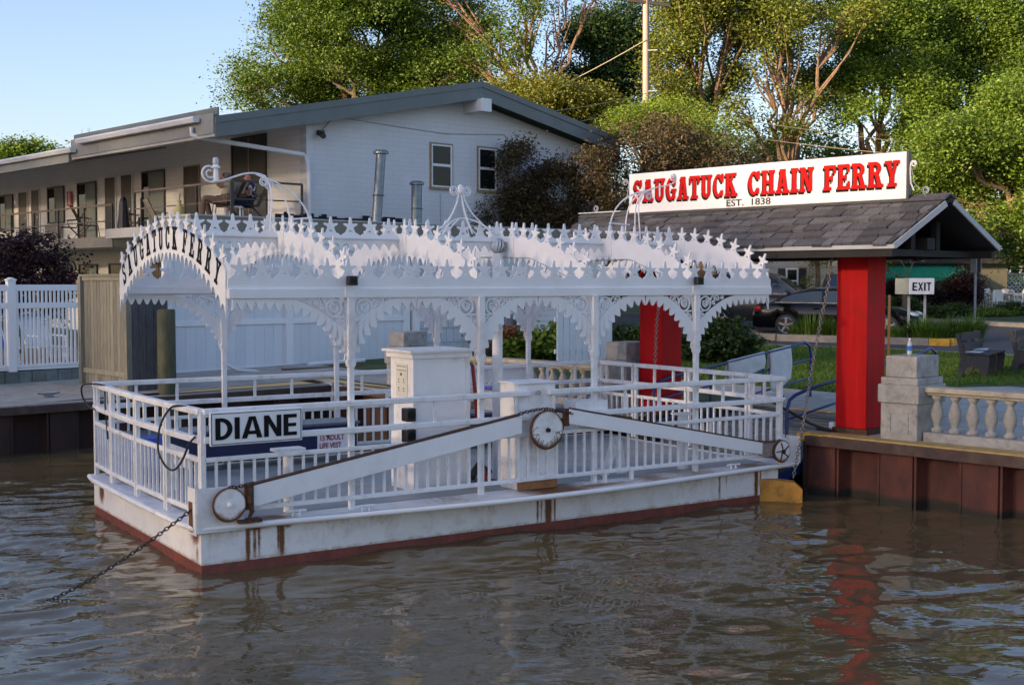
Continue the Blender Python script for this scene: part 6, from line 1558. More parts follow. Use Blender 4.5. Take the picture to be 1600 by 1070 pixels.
# ---- houses
hs = Thing('cream_house', 'cream lap-sided house with a black-shuttered window behind the cars', 'house', (11, 52, gz(52)), WLD)
CREAM = mat('cream_siding', (.46, .43, .36), .8, var=.08, vs=2)
hx0, hx1 = 8.6, 14.0
hs.part('wall', MB().box(hx0, hx1, 50.6, 56, gz(50), 5.4), CREAM)
for k in range(11):
    z = gz(50) + .1 + k * .36
    hs.part('siding_board', MB().add([(hx0, 50.6, z), (hx0, 50.555, z), (hx0, 50.59, z + .36), (hx0, 50.6, z + .36), (hx1, 50.6, z), (hx1, 50.555, z), (hx1, 50.59, z + .36), (hx1, 50.6, z + .36)], [(0, 1, 2, 3), (7, 6, 5, 4), (0, 4, 5, 1), (1, 5, 6, 2), (2, 6, 7, 3)]), CREAM)
hs.part('roof', MB().prism([(hx0 - .4, 5.3), (hx1 + .4, 5.3), ((hx0 + hx1) / 2, 7.6)], (0, 50.2, 0), (1, 0, 0), (0, 0, 1), -6), mat('dark_roof_shingles', (.05, .045, .04), .9, var=.3, vs=5))
def hwin(x0, x1, z0, z1, shut=True):
    w = hs.part('window', MB().box(x0 - .07, x1 + .07, 50.5, 50.54, z0 - .07, z1 + .07), SIGNW)
    zc = (z0 + z1) / 2
    hs.part('pane', MB().box(x0, x1, 50.485, 50.50, zc + .03, z1), GLASSD, parent=w); hs.part('pane', MB().box(x0, x1, 50.485, 50.50, z0, zc - .03), GLASSD, parent=w)
    if shut:
        for a, b in ((x0 - .38, x0 - .10), (x1 + .10, x1 + .38)): hs.part('shutter', MB().box(a, b, 50.47, 50.53, z0 - .05, z1 + .05), BLACK)
hwin(11.13, 11.50, 2.45, 3.35); hwin(9.3, 9.8, 2.7, 3.0, False)
lt = Thing('lattice_fence', 'white lattice-topped fence panel left of the red post', 'fence', (12.9, 50, gz(50)), WLD)
lt.part('panel', MB().box(12.25, 13.6, 48.5, 48.54, gz(48), 2.55), SIGNW); 
def lattice(th, x0, x1, z0, z1, y, stp, mt, w=.03):
    n = int((x1 - x0 + z1 - z0) / stp)
    for k in range(1, n):
        for sg in (1, -1):
            c = k * stp; a = (x0 + min(c, x1 - x0), z0 + max(0, c - (x1 - x0))); b = (x0 + max(0, c - (z1 - z0)), z0 + min(c, z1 - z0))
            if sg < 0: a = (x0 + x1 - a[0], a[1]); b = (x0 + x1 - b[0], b[1])
            if abs(a[0] - b[0]) < .02: continue
            th.part('lath', MB().bar((a[0], y - .01 * sg, a[1]), (b[0], y - .01 * sg, b[1]), .01, w, up=(b[1] - a[1], 0, a[0] - b[0])), mt)
lattice(lt, 12.28, 13.57, 2.56, 2.95, 48.5, .13, SIGNW, .035)
lt.part('frame', MB().box(12.22, 12.28, 48.46, 48.55, gz(48), 3.0).box(13.57, 13.63, 48.46, 48.55, gz(48), 3.0).box(12.28, 13.57, 48.46, 48.55, 2.95, 3.0), SIGNW)
aw = Thing('awning_cottage', 'small dark-roofed cottage with a green scalloped awning', 'house', (17.7, 55, gz(55)), WLD)
aw.part('wall', MB().box(16.0, 21.6, 54.5, 59, gz(54), 3.7), mat('olive_cottage_wall', (.17, .16, .11), .85, var=.2))
aw.part('roof', MB().prism([(15.6, 3.65), (22.1, 3.65), (20.6, 4.5), (16.9, 4.35)], (0, 54.0, 0), (1, 0, 0), (0, 0, 1), -5.5), MATS['dark_roof_shingles'])
AWG = mat('green_awning_canvas', (.015, .30, .17), .8, var=.15)
aw.part('awning', MB().add([(15.4, 53.2, 3.05), (19.6, 53.2, 3.1), (19.6, 54.4, 3.62), (15.4, 54.4, 3.62), (15.4, 53.2, 3.0), (19.6, 53.2, 3.05), (19.6, 54.4, 3.57), (15.4, 54.4, 3.57)], [(0, 1, 2, 3), (4, 7, 6, 5), (0, 4, 5, 1), (1, 5, 6, 2), (3, 2, 6, 7), (0, 3, 7, 4)]), AWG)
sc = [(15.4, 0), (19.6, 0.04)] + [(19.6 - 4.2 * k / 96, -.16 + .05 * abs(math.sin(PI * k / 6)) + .04 * (1 - k / 96)) for k in range(97)]
aw.part('awning_valance', MB().prism(sc, (0, 53.19, 3.0), (1, 0, 0), (0, 0, 1), .02), AWG)
aw.part('door', MB().box(17.3, 18.0, 54.4, 54.48, gz(54), 3.0), SIGNW)
bd_ = Thing('board_sign', 'white upright board with dark lettering beside the cottage door', 'sign', (17.2, 52, gz(52)), WLD)
bd_.part('board', MB().box(15.75, 16.45, 50.6, 50.66, gz(50), 2.55), SIGNW)
place_text(bd_, text_mesh('O', .38, BLACK, .004), (15.80, 50.59, 2.16), (1, 0, 0), (0, 0, 1)); place_text(bd_, text_mesh('K', .36, BLACK, .004), (15.81, 50.59, 1.80), (1, 0, 0), (0, 0, 1))
lt2 = Thing('lattice_fence', 'grey-white lattice screen behind the white patio chairs at the right', 'fence', (24, 58, gz(58)), WLD)
LG = mat('grey_white_lath', (.42, .44, .44), .8)
lattice(lt2, 22.0, 27.0, 2.1, 3.2, 58, .2, LG, .045)
lt2.part('frame', MB().box(21.92, 22.0, 57.95, 58.05, gz(58), 3.25).box(22.0, 27, 57.95, 58.05, 3.2, 3.26).box(24.6, 24.68, 57.95, 58.05, gz(58), 3.2), LG)
PLW = mat('white_plastic', (.78, .77, .74), .4, var=.03)
def patio_chair():
    r = Thing('patio_chair', 'white plastic patio chair on the far cafe lawn', 'chair', (0, 0, 0), WLD, group='white plastic chairs on the cafe lawn')
    for (x, y) in ((-.24, -.24), (.24, -.24), (-.22, .22), (.22, .22)): r.part('leg', MB().tube([(x * 1.1, y * 1.1, 0), (x, y, .42)], .028, 6), PLW)
    r.part('seat', MB().box(-.26, .26, -.26, .26, .41, .45), PLW, bevel=.01)
    r.part('backrest', MB().prism([(-.25, .43), (.25, .43), (.24, .75), (.17, .87), (0, .91), (-.17, .87), (-.24, .75)], (0, .25, 0), (1, 0, 0), (0, 0, 1), .03), PLW)
    r.part('armrest', MB().tube([(-.28, -.22, .43), (-.29, -.22, .64), (-.28, .25, .66)], .022, 6), PLW); r.part('armrest', MB().tube([(.28, -.22, .43), (.29, -.22, .64), (.28, .25, .66)], .022, 6), PLW)
    return r.o
pc0 = patio_chair(); rc_ = random.Random(12)
labs = ['white plastic chair on the cafe lawn, leftmost by the grey sign post', 'white plastic chair just right of the grey sign post', 'white plastic chair turned towards the left table', 'white plastic chair on the far side of the left table', 'white plastic chair between the two cafe tables', 'white plastic chair behind the hedge near the right edge', 'white plastic chair at the far right table', 'white plastic chair at the right edge of the photo behind the hedge', 'white plastic chair behind the EXIT sign, left one', 'white plastic chair behind the EXIT sign, right one']
for k, (px, Y) in enumerate(((1517, 52), (1530, 53.5), (1543, 51.5), (1552, 54), (1562, 52), (1574, 53.5), (1588, 52.5), (1597, 54), (1427, 52), (1440, 53))):
    o = pc0 if k == 0 else copy_tree(pc0)
    o.location = ((px - 800) / 1950 * Y, Y, gz(Y) + .03); o.rotation_euler = (0, 0, rc_.uniform(0, 6.28)); o['label'] = labs[k]
for k, px in enumerate((1540, 1580)):
    Y = 52.8; x = (px - 800) / 1950 * Y; t_ = Thing('patio_table', 'white round plastic table on the cafe lawn, ' + ('left' if k == 0 else 'right') + ' one', 'table', (x, Y, gz(Y)), WLD)
    t_.part('table_top', MB().cyl((x, Y, gz(Y) + .72), (x, Y, gz(Y) + .76), .55, 20), PLW); 
    for a in range(4): t_.part('leg', MB().cyl((x + .3 * math.cos(a * 1.57), Y + .3 * math.sin(a * 1.57), gz(Y)), (x + .25 * math.cos(a * 1.57), Y + .25 * math.sin(a * 1.57), gz(Y) + .72), .03, 6), PLW)

# ---- utility pole and wires
up_ = Thing('utility_pole', 'tall sunlit wooden utility pole with crossarm above the trees', 'pole', (5.34, 50, gz(50)), WLD)
up_.part('pole', MB().tube([(5.38, 50, gz(50)), (5.30, 50, 14.6)], [.16, .12], 14), POLEW, smooth=True)
up_.part('crossarm', MB().bar((4.55, 49.8, 13.95), (6.25, 50.1, 13.8), .1, .13), mat('dark_crossarm', (.07, .06, .05), .9))
for (x, z) in ((4.6, 14.03), (5.0, 14.0), (5.8, 13.93), (6.2, 13.9)): up_.part('insulator', MB().lathe((x, 50, z), [(.03, 0), (.06, .04), (.03, .12), (.05, .15)], 8), GALV)
for z in (12.0, 10.4): up_.part('bracket', MB().bar((5.3, 49.9, z), (5.75, 49.9, z + .02), .03, .04), CONDUIT)
WIREM = mat('sunlit_wire', (.28, .24, .17), .6)
def wire(lab, p, q, sag, r=.014):
    p, q = Vector(p), Vector(q)
    single('overhead_wire', MB().tube([p + (q - p) * (k / 20) - Vector((0, 0, sag * 4 * (k / 20) * (1 - k / 20))) for k in range(21)], r, 5), WIREM, lab, 'wire', base=tuple(p))
wire('overhead wire running from the pole down to the motel roof, highest of three', (5.33, 49.8, 10.3), (-2, 39, 7.9), .2)
wire('overhead wire running from the pole down to the motel roof, middle of three', (5.33, 49.8, 9.9), (-1.6, 39, 7.3), .2)
wire('overhead wire running from the pole down to the motel roof, lowest of three', (5.33, 49.8, 9.6), (-1.2, 39, 6.9), .2)
wire('overhead wire crossing the trees to the right of the pole', (5.33, 49.8, 9.9), (40, 58, 8.5), .9, .018)
wire('thin wire beside the right end of the large sign, upper one', (5.33, 49.8, 9.2), (32, 44, 7.0), .8, .014)
wire('slack wire looping left from the pole through the dark tree', (5.3, 49.8, 12.4), (-9, 62, 9.5), 1.0, .022)
# ================================================================ TREES, SHRUBS, GRASS
def leaf_mesh(name, C, size, mt, updir=.6, seed=0, asp=.55):
    """one folded-rhomb leaf per row of C (n,3)"""
    rg = np.random.default_rng(seed); n = len(C)
    d = rg.normal(size=(n, 3)); d[:, 2] = d[:, 2] * .5 - .15; d /= np.linalg.norm(d, axis=1)[:, None]
    nn = rg.normal(size=(n, 3)); nn[:, 2] += updir * 2; w = np.cross(nn, d); w /= np.linalg.norm(w, axis=1)[:, None] + 1e-9
    s = size * rg.uniform(.5, 1.35, n)[:, None]
    a = C - d * s * .5; b = C + w * s * asp * .5; c = C + d * s * .5; e = C - w * s * asp * .5
    V = np.stack([a, b, c, e], 1).reshape(-1, 3); F = np.arange(n * 4).reshape(n, 4)
    return fastmesh(name, V, F, mt)
def noise3(P, f, seed):
    rg = np.random.default_rng(seed); v = np.zeros(len(P))
    for k in range(6):
        kx = rg.normal(size=3) * f; v += np.sin(P @ kx + rg.uniform(0, 6.28))
    return v / 6
def make_tree(name, label, cat, base, trunk, lobes, mt, leaf, clumps, per, cr=.55, bark=None, seed=1, gap=-.05, r0=.22, group=None, trunks=1, flat=.55, gf=.9, asp=.55, up=.6):
    """lobes: (x, y, z, rx, rz) in world metres; leaves gather in clumps on the lobes' outer parts"""
    if base[1] > 44.5: leaf, per = leaf * .62, per * 2.05
    rg = np.random.default_rng(seed); rr = random.Random(seed)
    bz_ = gz(base[1]) if base[1] > 19 else DOCK
    B = (base[0], base[1], bz_)
    t = Thing(name, label, cat, B, WLD, group=group)
    bark = bark or BARK
    vol = np.array([l[3] ** 2 * l[4] for l in lobes]); cnt = np.maximum(3, (clumps * vol / vol.sum())).astype(int)
    L_ = []; tips = []
    for (x, y, z, rx, rz), n in zip(lobes, cnt):
        d = rg.normal(size=(n * 2, 3)); d[:, 1] -= .35; d /= np.linalg.norm(d, axis=1)[:, None]; r = rg.uniform(.30, 1.0, n * 2) ** .45
        wob_ = 1 + .42 * noise3(d * 1.0, 2.6, seed + int(abs(x) * 7))
        P = np.array([x, y, z]) + d * (r * wob_)[:, None] * np.array([rx, rx, rz])
        keep = noise3(P, gf, seed + 5) > gap; P = P[keep][:n]; tips.append((np.array([x, y, z - rz * .3]), P))
        for p in P:
            m = max(3, int(per * rg.uniform(.5, 1.4)))
            L_.append(p + rg.normal(size=(m, 3)) * np.array([cr, cr, cr * flat]) * rg.uniform(.6, 1.15))
    C = np.concatenate(L_)
    C = C[C[:, 2] > bz_ + .05]
    ob = bpy.data.objects.new('crown', leaf_mesh('crown', C, leaf, mt, up, seed, asp)); ob.location = -t.base; link(ob, t.o)
    # trunk and limbs
    tr = MB(); top = Vector((base[0] + rr.uniform(-.3, .3), base[1], bz_ + trunk))
    tr.tube([(base[0], base[1], bz_ - .3), (base[0] + rr.uniform(-.15, .15), base[1], bz_ + trunk * .5), top], [r0 * 1.25, r0, r0 * .85], 9)
    t.part('trunk', tr, bark, smooth=True)
    for (c, P) in tips:
        c = Vector(c); mid = (top + c) / 2 + Vector((rr.uniform(-.4, .4), rr.uniform(-.4, .4), rr.uniform(-.1, .7))) * .8
        lm = MB(); ln = (c - top).length; rb = r0 * min(.62, .28 + .06 * ln)
        pts = bez(tuple(top), tuple(top + (mid - top) * .7 + Vector((0, 0, .1 * ln))), tuple(mid), tuple(c), 8)
        pts = [(p[0] + rr.uniform(-.06, .06) * ln * .3, p[1], p[2] + rr.uniform(-.06, .06) * ln * .2) if 0 < i < 8 else p for i, p in enumerate(pts)]
        pts = [(p[0] + rr.uniform(-.22, .22) * (1 if 1 < i < 8 else 0), p[1], p[2] + rr.uniform(-.15, .15) * (1 if 1 < i < 8 else 0)) for i, p in enumerate(pts)] if ln > 3 else pts
        lm.tube(smooth_path(pts, 2), [rb * .85 * (1 - .6 * k / 16) for k in range(17)], 6)
        sel = list(range(len(P))); rr.shuffle(sel)
        for i in sel[:9]:
            p = Vector(P[i]); st_ = Vector(pts[rr.choice((4, 5, 6, 7, 8))]); md = (st_ + p) / 2 + Vector((rr.uniform(-.3, .3), rr.uniform(-.3, .3), rr.uniform(-.1, .4)))
            lm.tube([st_, md, p], [rb * .38, rb * .24, rb * .08], 5)
        t.part('limb', lm, bark, smooth=True)
    return t
def X(px, Y): return (px - 800) / 1950 * Y
def Zp(py, Y): return CAM_H + (440 - py) / 1950 * Y
def lobes_px(lst, Y, dy=2.5, seed=0):
    r = random.Random(seed)
    return [(X(px, Y), Y + r.uniform(-dy, dy), Zp(py, Y), rx / 1950 * Y, rz / 1950 * Y) for px, py, rx, rz in lst]
# big maple behind the motel roof
make_tree('maple_tree', 'big round sunlit green maple rising behind the left half of the motel roof', 'tree', (X(560, 62), 62), 6,
          lobes_px([(560, 60, 120, 75), (460, 110, 90, 60), (660, 90, 90, 80), (400, 145, 55, 35), (520, 20, 90, 50), (620, 10, 100, 60), (700, 30, 60, 50), (560, 130, 130, 60), (690, 140, 70, 45), (740, 95, 40, 50), (440, 70, 50, 40)], 62, 3, 1), LEAF_MAPLE, .235, 1900, 50, .55, seed=3, gap=-.12, r0=.4, flat=.42)
# open-crowned locust with reddish limbs
make_tree('locust_tree', 'open-crowned tree with reddish sunlit limbs above the ridge of the motel', 'tree', (X(845, 57), 57), 8.5,
          lobes_px([(760, 50, 50, 40), (720, 20, 50, 35), (810, 30, 40, 50), (790, 85, 45, 30), (700, -25, 60, 40), (830, -20, 40, 40), (735, 100, 35, 25)], 57, 1.5, 2), LEAF_MAPLE, .22, 260, 44, .42, bark=mat('reddish_bark', (.24, .145, .095), .9, var=.35, vs=6, stretch=(4, 4, .6), bump=.6), seed=8, gap=.0, r0=.22)
make_tree('bare_tree', 'nearly bare forked tree with a few leaves at its top, centre of the skyline', 'tree', (X(855, 60), 60), 9.2,
          lobes_px([(880, -8, 22, 18), (925, 5, 30, 10), (865, 40, 10, 30), (905, 45, 14, 12), (800, 95, 20, 20)], 60, .4, 3), LEAF_DARK, .2, 34, 16, .3, bark=MATS['reddish_bark'], seed=5, gap=-.5, r0=.17)
make_tree('dark_tree', 'dark dense tree standing left of the utility pole', 'tree', (X(945, 68), 68), 6,
          lobes_px([(945, 90, 60, 55), (920, 60, 45, 40), (985, 50, 40, 45), (900, 115, 40, 35), (960, 140, 50, 40), (990, 100, 30, 50)], 68, 2, 4), LEAF_DARK, .27, 620, 40, .55, seed=9, gap=-.15, r0=.35)
make_tree('olive_tree', 'olive-green bushy tree behind the right slope of the motel roof', 'tree', (X(870, 52), 52), 4,
          lobes_px([(850, 150, 60, 30), (910, 160, 55, 32), (800, 135, 40, 22), (880, 180, 60, 30), (950, 185, 40, 30)], 52, 2, 5), LEAF_OLIVE, .20, 600, 34, .42, seed=12, gap=-.3, r0=.25)
make_tree('lime_bush', 'bright lime-green bushy tree at the foot of the utility pole', 'tree', (X(1040, 47), 47), 3,
          lobes_px([(1010, 190, 50, 32), (1060, 185, 45, 30), (970, 200, 30, 22), (1085, 215, 40, 30)], 47, 1.5, 6), LEAF_LIME, .20, 340, 40, .36, seed=14, gap=-.5, r0=.16, asp=.3)
# tall locusts right of the pole, with visible crooked limbs and sky gaps
LB = mat('orange_lit_bark', (.19, .125, .08), .9, var=.45, vs=7, stretch=(4, 4, .6), bump=.8, bs=25, bd=.02, vary2=(.12, .08, .055))
make_tree('tall_locust', 'tall yellow-green locust just right of the utility pole', 'tree', (X(1095, 55), 55), 5.5,
          lobes_px([(1070, 60, 55, 60), (1040, 120, 40, 45), (1110, 130, 60, 40), (1080, 0, 70, 50), (1130, 60, 50, 40), (1060, 170, 50, 30), (1150, 5, 50, 40)], 55, 2.5, 7), LEAF_LOCUST, .22, 900, 40, .48, bark=LB, seed=21, gap=.02, r0=.32, gf=1.2)
make_tree('tall_locust', 'tall crooked locust with sky showing through, above the middle of the large sign', 'tree', (X(1225, 54), 54), 5,
          lobes_px([(1200, 50, 60, 50), (1260, 100, 50, 45), (1180, 130, 50, 35), (1230, 0, 80, 40), (1290, 30, 50, 55), (1225, 180, 70, 35), (1300, 130, 40, 40), (1160, 190, 50, 30)], 54, 2.5, 8), LEAF_LOCUST, .22, 950, 40, .46, bark=LB, seed=25, gap=.08, r0=.26, gf=1.4)
make_tree('tall_locust', 'tall leafy green tree above the right end of the large sign', 'tree', (X(1380, 57), 57), 5,
          lobes_px([(1380, 60, 70, 60), (1350, 140, 60, 45), (1430, 130, 60, 60), (1400, 0, 80, 40), (1340, 210, 70, 40), (1410, 220, 60, 40), (1330, 30, 35, 50)], 57, 3, 9), LEAF_GREEN, .23, 1500, 38, .48, bark=LB, seed=28, gap=-.08, r0=.30)
make_tree('green_tree', 'large dense green tree filling the top right corner', 'tree', (X(1540, 58), 58), 5,
          lobes_px([(1520, 50, 80, 60), (1590, 90, 60, 70), (1470, 120, 60, 50), (1560, 150, 70, 50), (1500, 0, 90, 40), (1600, 10, 60, 50), (1460, 60, 50, 50)], 58, 3, 10), LEAF_GREEN, .23, 1700, 38, .5, bark=LB, seed=31, gap=-.2, r0=.30)
make_tree('green_tree', 'nearer spreading green tree at the right edge, above the shelter gable', 'tree', (X(1660, 46), 47), 2.6,
          lobes_px([(1530, 230, 80, 45), (1590, 180, 60, 50), (1480, 290, 60, 40), (1570, 300, 80, 50), (1510, 350, 60, 40), (1600, 370, 60, 45), (1450, 230, 40, 40)], 46, 2, 11), LEAF_GREEN, .20, 1700, 38, .42, bark=LB, seed=35, gap=-.25, r0=.26)
make_tree('green_tree', 'olive-green tree behind the large sign and shelter roof', 'tree', (X(1270, 58), 61), 3.5,
          lobes_px([(1150, 250, 80, 40), (1250, 250, 80, 45), (1340, 280, 80, 45), (1420, 300, 70, 50), (1200, 320, 80, 40), (1320, 350, 90, 40), (1450, 360, 70, 40)], 61, 2, 12), LEAF_GREEN, .25, 900, 36, .55, bark=LB, seed=38, gap=-.3, r0=.3)
# far wood closing the view on the right
rg = np.random.default_rng(77); n = 20000
fx_ = rg.uniform(2, 48, n); fz = rg.uniform(0, 1, n) ** .8; fy_ = rg.uniform(76, 92, n); hgt = 7.5 + 2.2 * np.sin(fx_ * .7) + 1.5 * np.sin(fx_ * 1.9 + 1)
FC = np.stack([fx_, fy_, 1.5 + fz * hgt], 1)
o = bpy.data.objects.new('far_wood', leaf_mesh('far_wood', FC, .6, LEAF_DARK, .6, 3)); link(o); o['kind'] = 'stuff'; o['label'] = 'dark mass of woodland behind the sunlit trees'; o['category'] = 'wood'
# bronze-leaved crabapples in front of the gable
BRB = mat('dark_twig_bark', (.06, .045, .035), .9, var=.3)
make_tree('crabapple_tree', 'wispy bronze-leaved crabapple in front of the right gable window', 'tree', (X(850, 35.5), 35.5), 1.6,
          lobes_px([(830, 265, 45, 45), (870, 300, 60, 50), (800, 320, 40, 40), (850, 345, 70, 30), (910, 270, 45, 40), (765, 335, 22, 30), (920, 330, 50, 45), (790, 255, 20, 20), (770, 285, 18, 16), (750, 345, 18, 18)], 35.5, .9, 13), LEAF_BRONZE, .105, 820, 42, .20, bark=BRB, seed=41, gap=-.08, r0=.09, asp=.42, gf=2.2, flat=.8)
make_tree('crabapple_tree', 'broad dark bronze-leaved crabapple left of and behind the large sign', 'tree', (X(1050, 38), 39), 1.6,
          lobes_px([(1000, 250, 70, 50), (1070, 240, 70, 50), (980, 310, 60, 45), (1060, 300, 90, 50), (1130, 270, 70, 45), (1180, 290, 50, 35), (1040, 205, 50, 25), (1120, 330, 90, 40), (950, 350, 50, 40)], 38.5, 1.3, 14), LEAF_BRONZE, .11, 1350, 42, .26, bark=BRB, seed=44, gap=-.35, r0=.12, asp=.42, flat=.8)
make_tree('pink_tree', 'small rosy-leaved treetop at the right end of the motel gable', 'tree', (X(940, 38), 38.8), 4.2,
          lobes_px([(935, 235, 22, 18), (950, 250, 20, 16)], 38.8, .3, 15), mat('dummy_pink', (.2, .06, .07)) and leafmat('rosy_leaves', (.10, .04, .045), (.22, .10, .10), .2), .14, 60, 22, .2, bark=BRB, seed=46, gap=-.9, r0=.05)
# burgundy maple, small trees, treetops at the left
make_tree('japanese_maple', 'rounded dark burgundy maple behind the white picket fence', 'tree', (-10.9, 27.6), .9,
          [(-10.9, 27.6, 3.0, 1.25, .95), (-10.2, 27.2, 2.9, .95, .8), (-11.8, 27.9, 2.9, 1.1, 1.0), (-10.7, 27.4, 3.5, .95, .55), (-10.0, 27.0, 2.4, .6, .45)], LEAF_BURG, .09, 420, 45, .17, bark=BRB, seed=51, gap=-.5, r0=.07)
make_tree('distant_tree', 'small sunlit treetop beyond the motel roof at the far left', 'tree', (X(35, 76), 76), 5,
          lobes_px([(35, 240, 32, 14), (60, 232, 20, 10), (95, 238, 20, 6), (10, 250, 25, 14)], 76, 1, 16), LEAF_GREEN, .3, 130, 30, .45, seed=53, gap=-.4, r0=.2)
tw = Thing('bare_twig', 'thin bare treetop twigs just above the motel roof at the left', 'tree', (X(135, 55), 55, gz(55)), WLD)
rr = random.Random(5); 
for k in range(9):
    x = X(128 + k * 9, 55); tw.part('twig', MB().tube([(X(150, 55), 55, 5), (x + rr.uniform(-.2, .2), 55, Zp(232, 55)), (x + rr.uniform(-.3, .3), 55, Zp(215 - rr.uniform(0, 14), 55))], [.03, .015, .006], 4), BRB)
make_tree('small_tree', 'slender tree with thin trunks and light foliage left of the EXIT sign', 'tree', (14.6, 46.5), 1.4,
          [(14.3, 46.5, 3.9, .9, .5), (15.0, 46.6, 4.1, .9, .5), (13.6, 46.4, 3.4, .5, .4)], LEAF_LOCUST, .14, 130, 26, .26, bark=LB, seed=61, gap=-.1, r0=.09)
make_tree('small_tree', 'small orange-lit tree at the right end of the ferry canopy', 'tree', (X(1165, 46), 46), 1.2,
          lobes_px([(1165, 410, 24, 18), (1180, 395, 18, 12), (1140, 420, 20, 16)], 46, .5, 18), leafmat('orange_lit_leaves', (.16, .12, .02), (.30, .18, .04), .3), .15, 90, 24, .2, bark=LB, seed=63, gap=-.2, r0=.08)  # the low sun's orange is put into the leaf colour
make_tree('small_tree', 'thin sunlit-trunked tree in front of the cream house', 'tree', (X(1278, 49), 49.2), 3.0,
          lobes_px([(1278, 400, 20, 16), (1270, 380, 26, 18), (1262, 430, 10, 20)], 49, .5, 19), LEAF_OLIVE, .15, 80, 22, .22, bark=LB, seed=64, gap=-.1, r0=.10)
make_tree('burgundy_shrub', 'dark burgundy shrub left of the EXIT sign', 'shrub', (X(1420, 50), 50.5), .8,
          lobes_px([(1425, 455, 26, 12), (1402, 450, 14, 12), (1447, 458, 16, 10)], 50.5, .5, 20), LEAF_BURG, .14, 260, 30, .2, bark=BRB, seed=66, gap=-.3, r0=.06)
make_tree('burgundy_shrub', 'dark purplish shrub beside the grey sign post', 'shrub', (X(1500, 51), 51.5), .7,
          lobes_px([(1500, 455, 26, 28), (1485, 470, 22, 18), (1512, 440, 18, 20)], 51.5, .5, 21), LEAF_BURG, .14, 300, 30, .2, bark=BRB, seed=67, gap=-.3, r0=.06)
def shrub(label, x, y, r, h, mt, leaf=.09, n=260, per=22, seed=1, name='shrub'):
    z = gz(y)
    return make_tree(name, label, 'shrub', (x, y), .15, [(x, y, z + h * .45, r, h * .5), (x + r * .3, y - r * .2, z + h * .4, r * .8, h * .42), (x - r * .35, y, z + h * .35, r * .75, h * .4)], mt, leaf, n, per, .11, bark=BRB, seed=seed, gap=-.6, r0=.03)
shrub('round dark green shrub on the lawn right of the left red post', 4.75, 28.9, .85, 1.05, LEAF_SHRUB, .12, 420, 24, 71)
shrub('low green hosta-like shrub against the white siding', 1.2, 29.2, .65, .95, LEAF_GREEN, .14, 260, 22, 72)
shrub('green shrub between the white siding and the pale board fence', 2.5, 30.0, .8, .85, LEAF_SHRUB, .12, 260, 22, 73)
shrub('low green shrub behind the left red post', 3.4, 29.6, .6, .8, LEAF_SHRUB, .12, 200, 22, 74)
shrub('grassy green clump by the electric meter', .2, 28.8, .6, .7, LEAF_GREEN, .16, 200, 22, 75)
for k, (px, py, Y, r_, h) in enumerate(((1460, 500, 46.5, .6, .5), (1530, 495, 49, 1.2, .28), (1590, 490, 49.5, .9, .50), (1410, 482, 48.5, .7, .9), (1488, 493, 48.5, .5, .55))):
    shrub(('small green bush right of the EXIT sign posts', 'low spreading ground-cover bush in front of the cafe chairs', 'clipped green hedge in front of the cafe chairs at the right edge', 'dark green bush under the EXIT sign', 'small round bush near the cottage wall')[k], X(px, Y), Y, r_, h, LEAF_SHRUB if k != 1 else LEAF_GREEN, .15, 160, 22, 80 + k)
# long-leaved clumps (daylilies) in the island: arching blades
def blades(n, cx, cy, r, ln, wd, seed, z0=None, droop=.6):
    rg = np.random.default_rng(seed); V = []; F = []
    a = rg.uniform(0, 6.28, n); rr_ = r * np.sqrt(rg.uniform(0, 1, n)) * .5; L2 = ln * rg.uniform(.6, 1.2, n); lean = rg.uniform(.15, 1.0, n)
    x0 = cx + rr_ * np.cos(a); y0 = cy + rr_ * np.sin(a); zz = (gz(cy) if z0 is None else z0) * np.ones(n)
    t = np.array([0, .4, .75, 1.0]); hor = np.outer(lean, t ** 1.5) * L2[:, None] * .75; ver = L2[:, None] * (t[None] - droop * lean[:, None] * t[None] ** 2.5)
    X0 = x0[:, None] + np.cos(a)[:, None] * hor; Y0 = y0[:, None] + np.sin(a)[:, None] * hor; Z0 = zz[:, None] + ver
    w = wd * np.array([1, .9, .6, .1])[None] * .5; sx, sy = -np.sin(a)[:, None] * w, np.cos(a)[:, None] * w
    Lft = np.stack([X0 + sx, Y0 + sy, Z0], -1); Rgt = np.stack([X0 - sx, Y0 - sy, Z0], -1)
    V = np.concatenate([Lft, Rgt], 1).reshape(-1, 3); b = (np.arange(n) * 8)[:, None]
    F = np.concatenate([b + np.array([[i, i + 1, i + 5, i + 4]]) for i in range(3)], 0)
    return V, F
def clump(label, x, y, r, ln, n, seed, mt=GRASS, wd=.035):
    V, F = blades(n, x, y, r, ln, wd, seed); z = gz(y)
    o = bpy.data.objects.new('daylily_clump', fastmesh('daylily_clump', V - np.array([x, y, z]), F, mt)); o.location = (x, y, z + .08); link(o)
    o['label'] = label; o['category'] = 'plant'; o['group'] = 'daylily clumps in the traffic island'
for k, (px, py, r_, ln) in enumerate(((1270, 522, .9, .75), (1305, 520, .5, .6), (1400, 522, .5, .55), (1440, 523, .7, .75), (1455, 527, .7, .7), (1478, 515, .5, .6), (1497, 520, .6, .7), (1520, 516, .6, .75), (1245, 520, .4, .4))):
    Y = 34.6 if px < 1350 else (34.4 if px < 1460 else 35.4)
    if px < 1350: Y = 36.0
    clump('arching green daylily clump in the traffic island, number %d from the left' % (k + 1) if False else ['broad daylily clump in front of the sedan\'s rear wheel', 'daylily clump in front of the sedan door', 'daylily clump just right of the red post', 'large daylily clump between the EXIT sign posts', 'daylily clump right of the EXIT sign by the yellow kerb', 'low daylily clump behind the bench back', 'daylily clump above the left part of the bench', 'tall daylily clump below the grey sign post', 'small daylily clump at the left tip of the island'][k], X(px, Y), Y, r_, ln, 260, 200 + k)
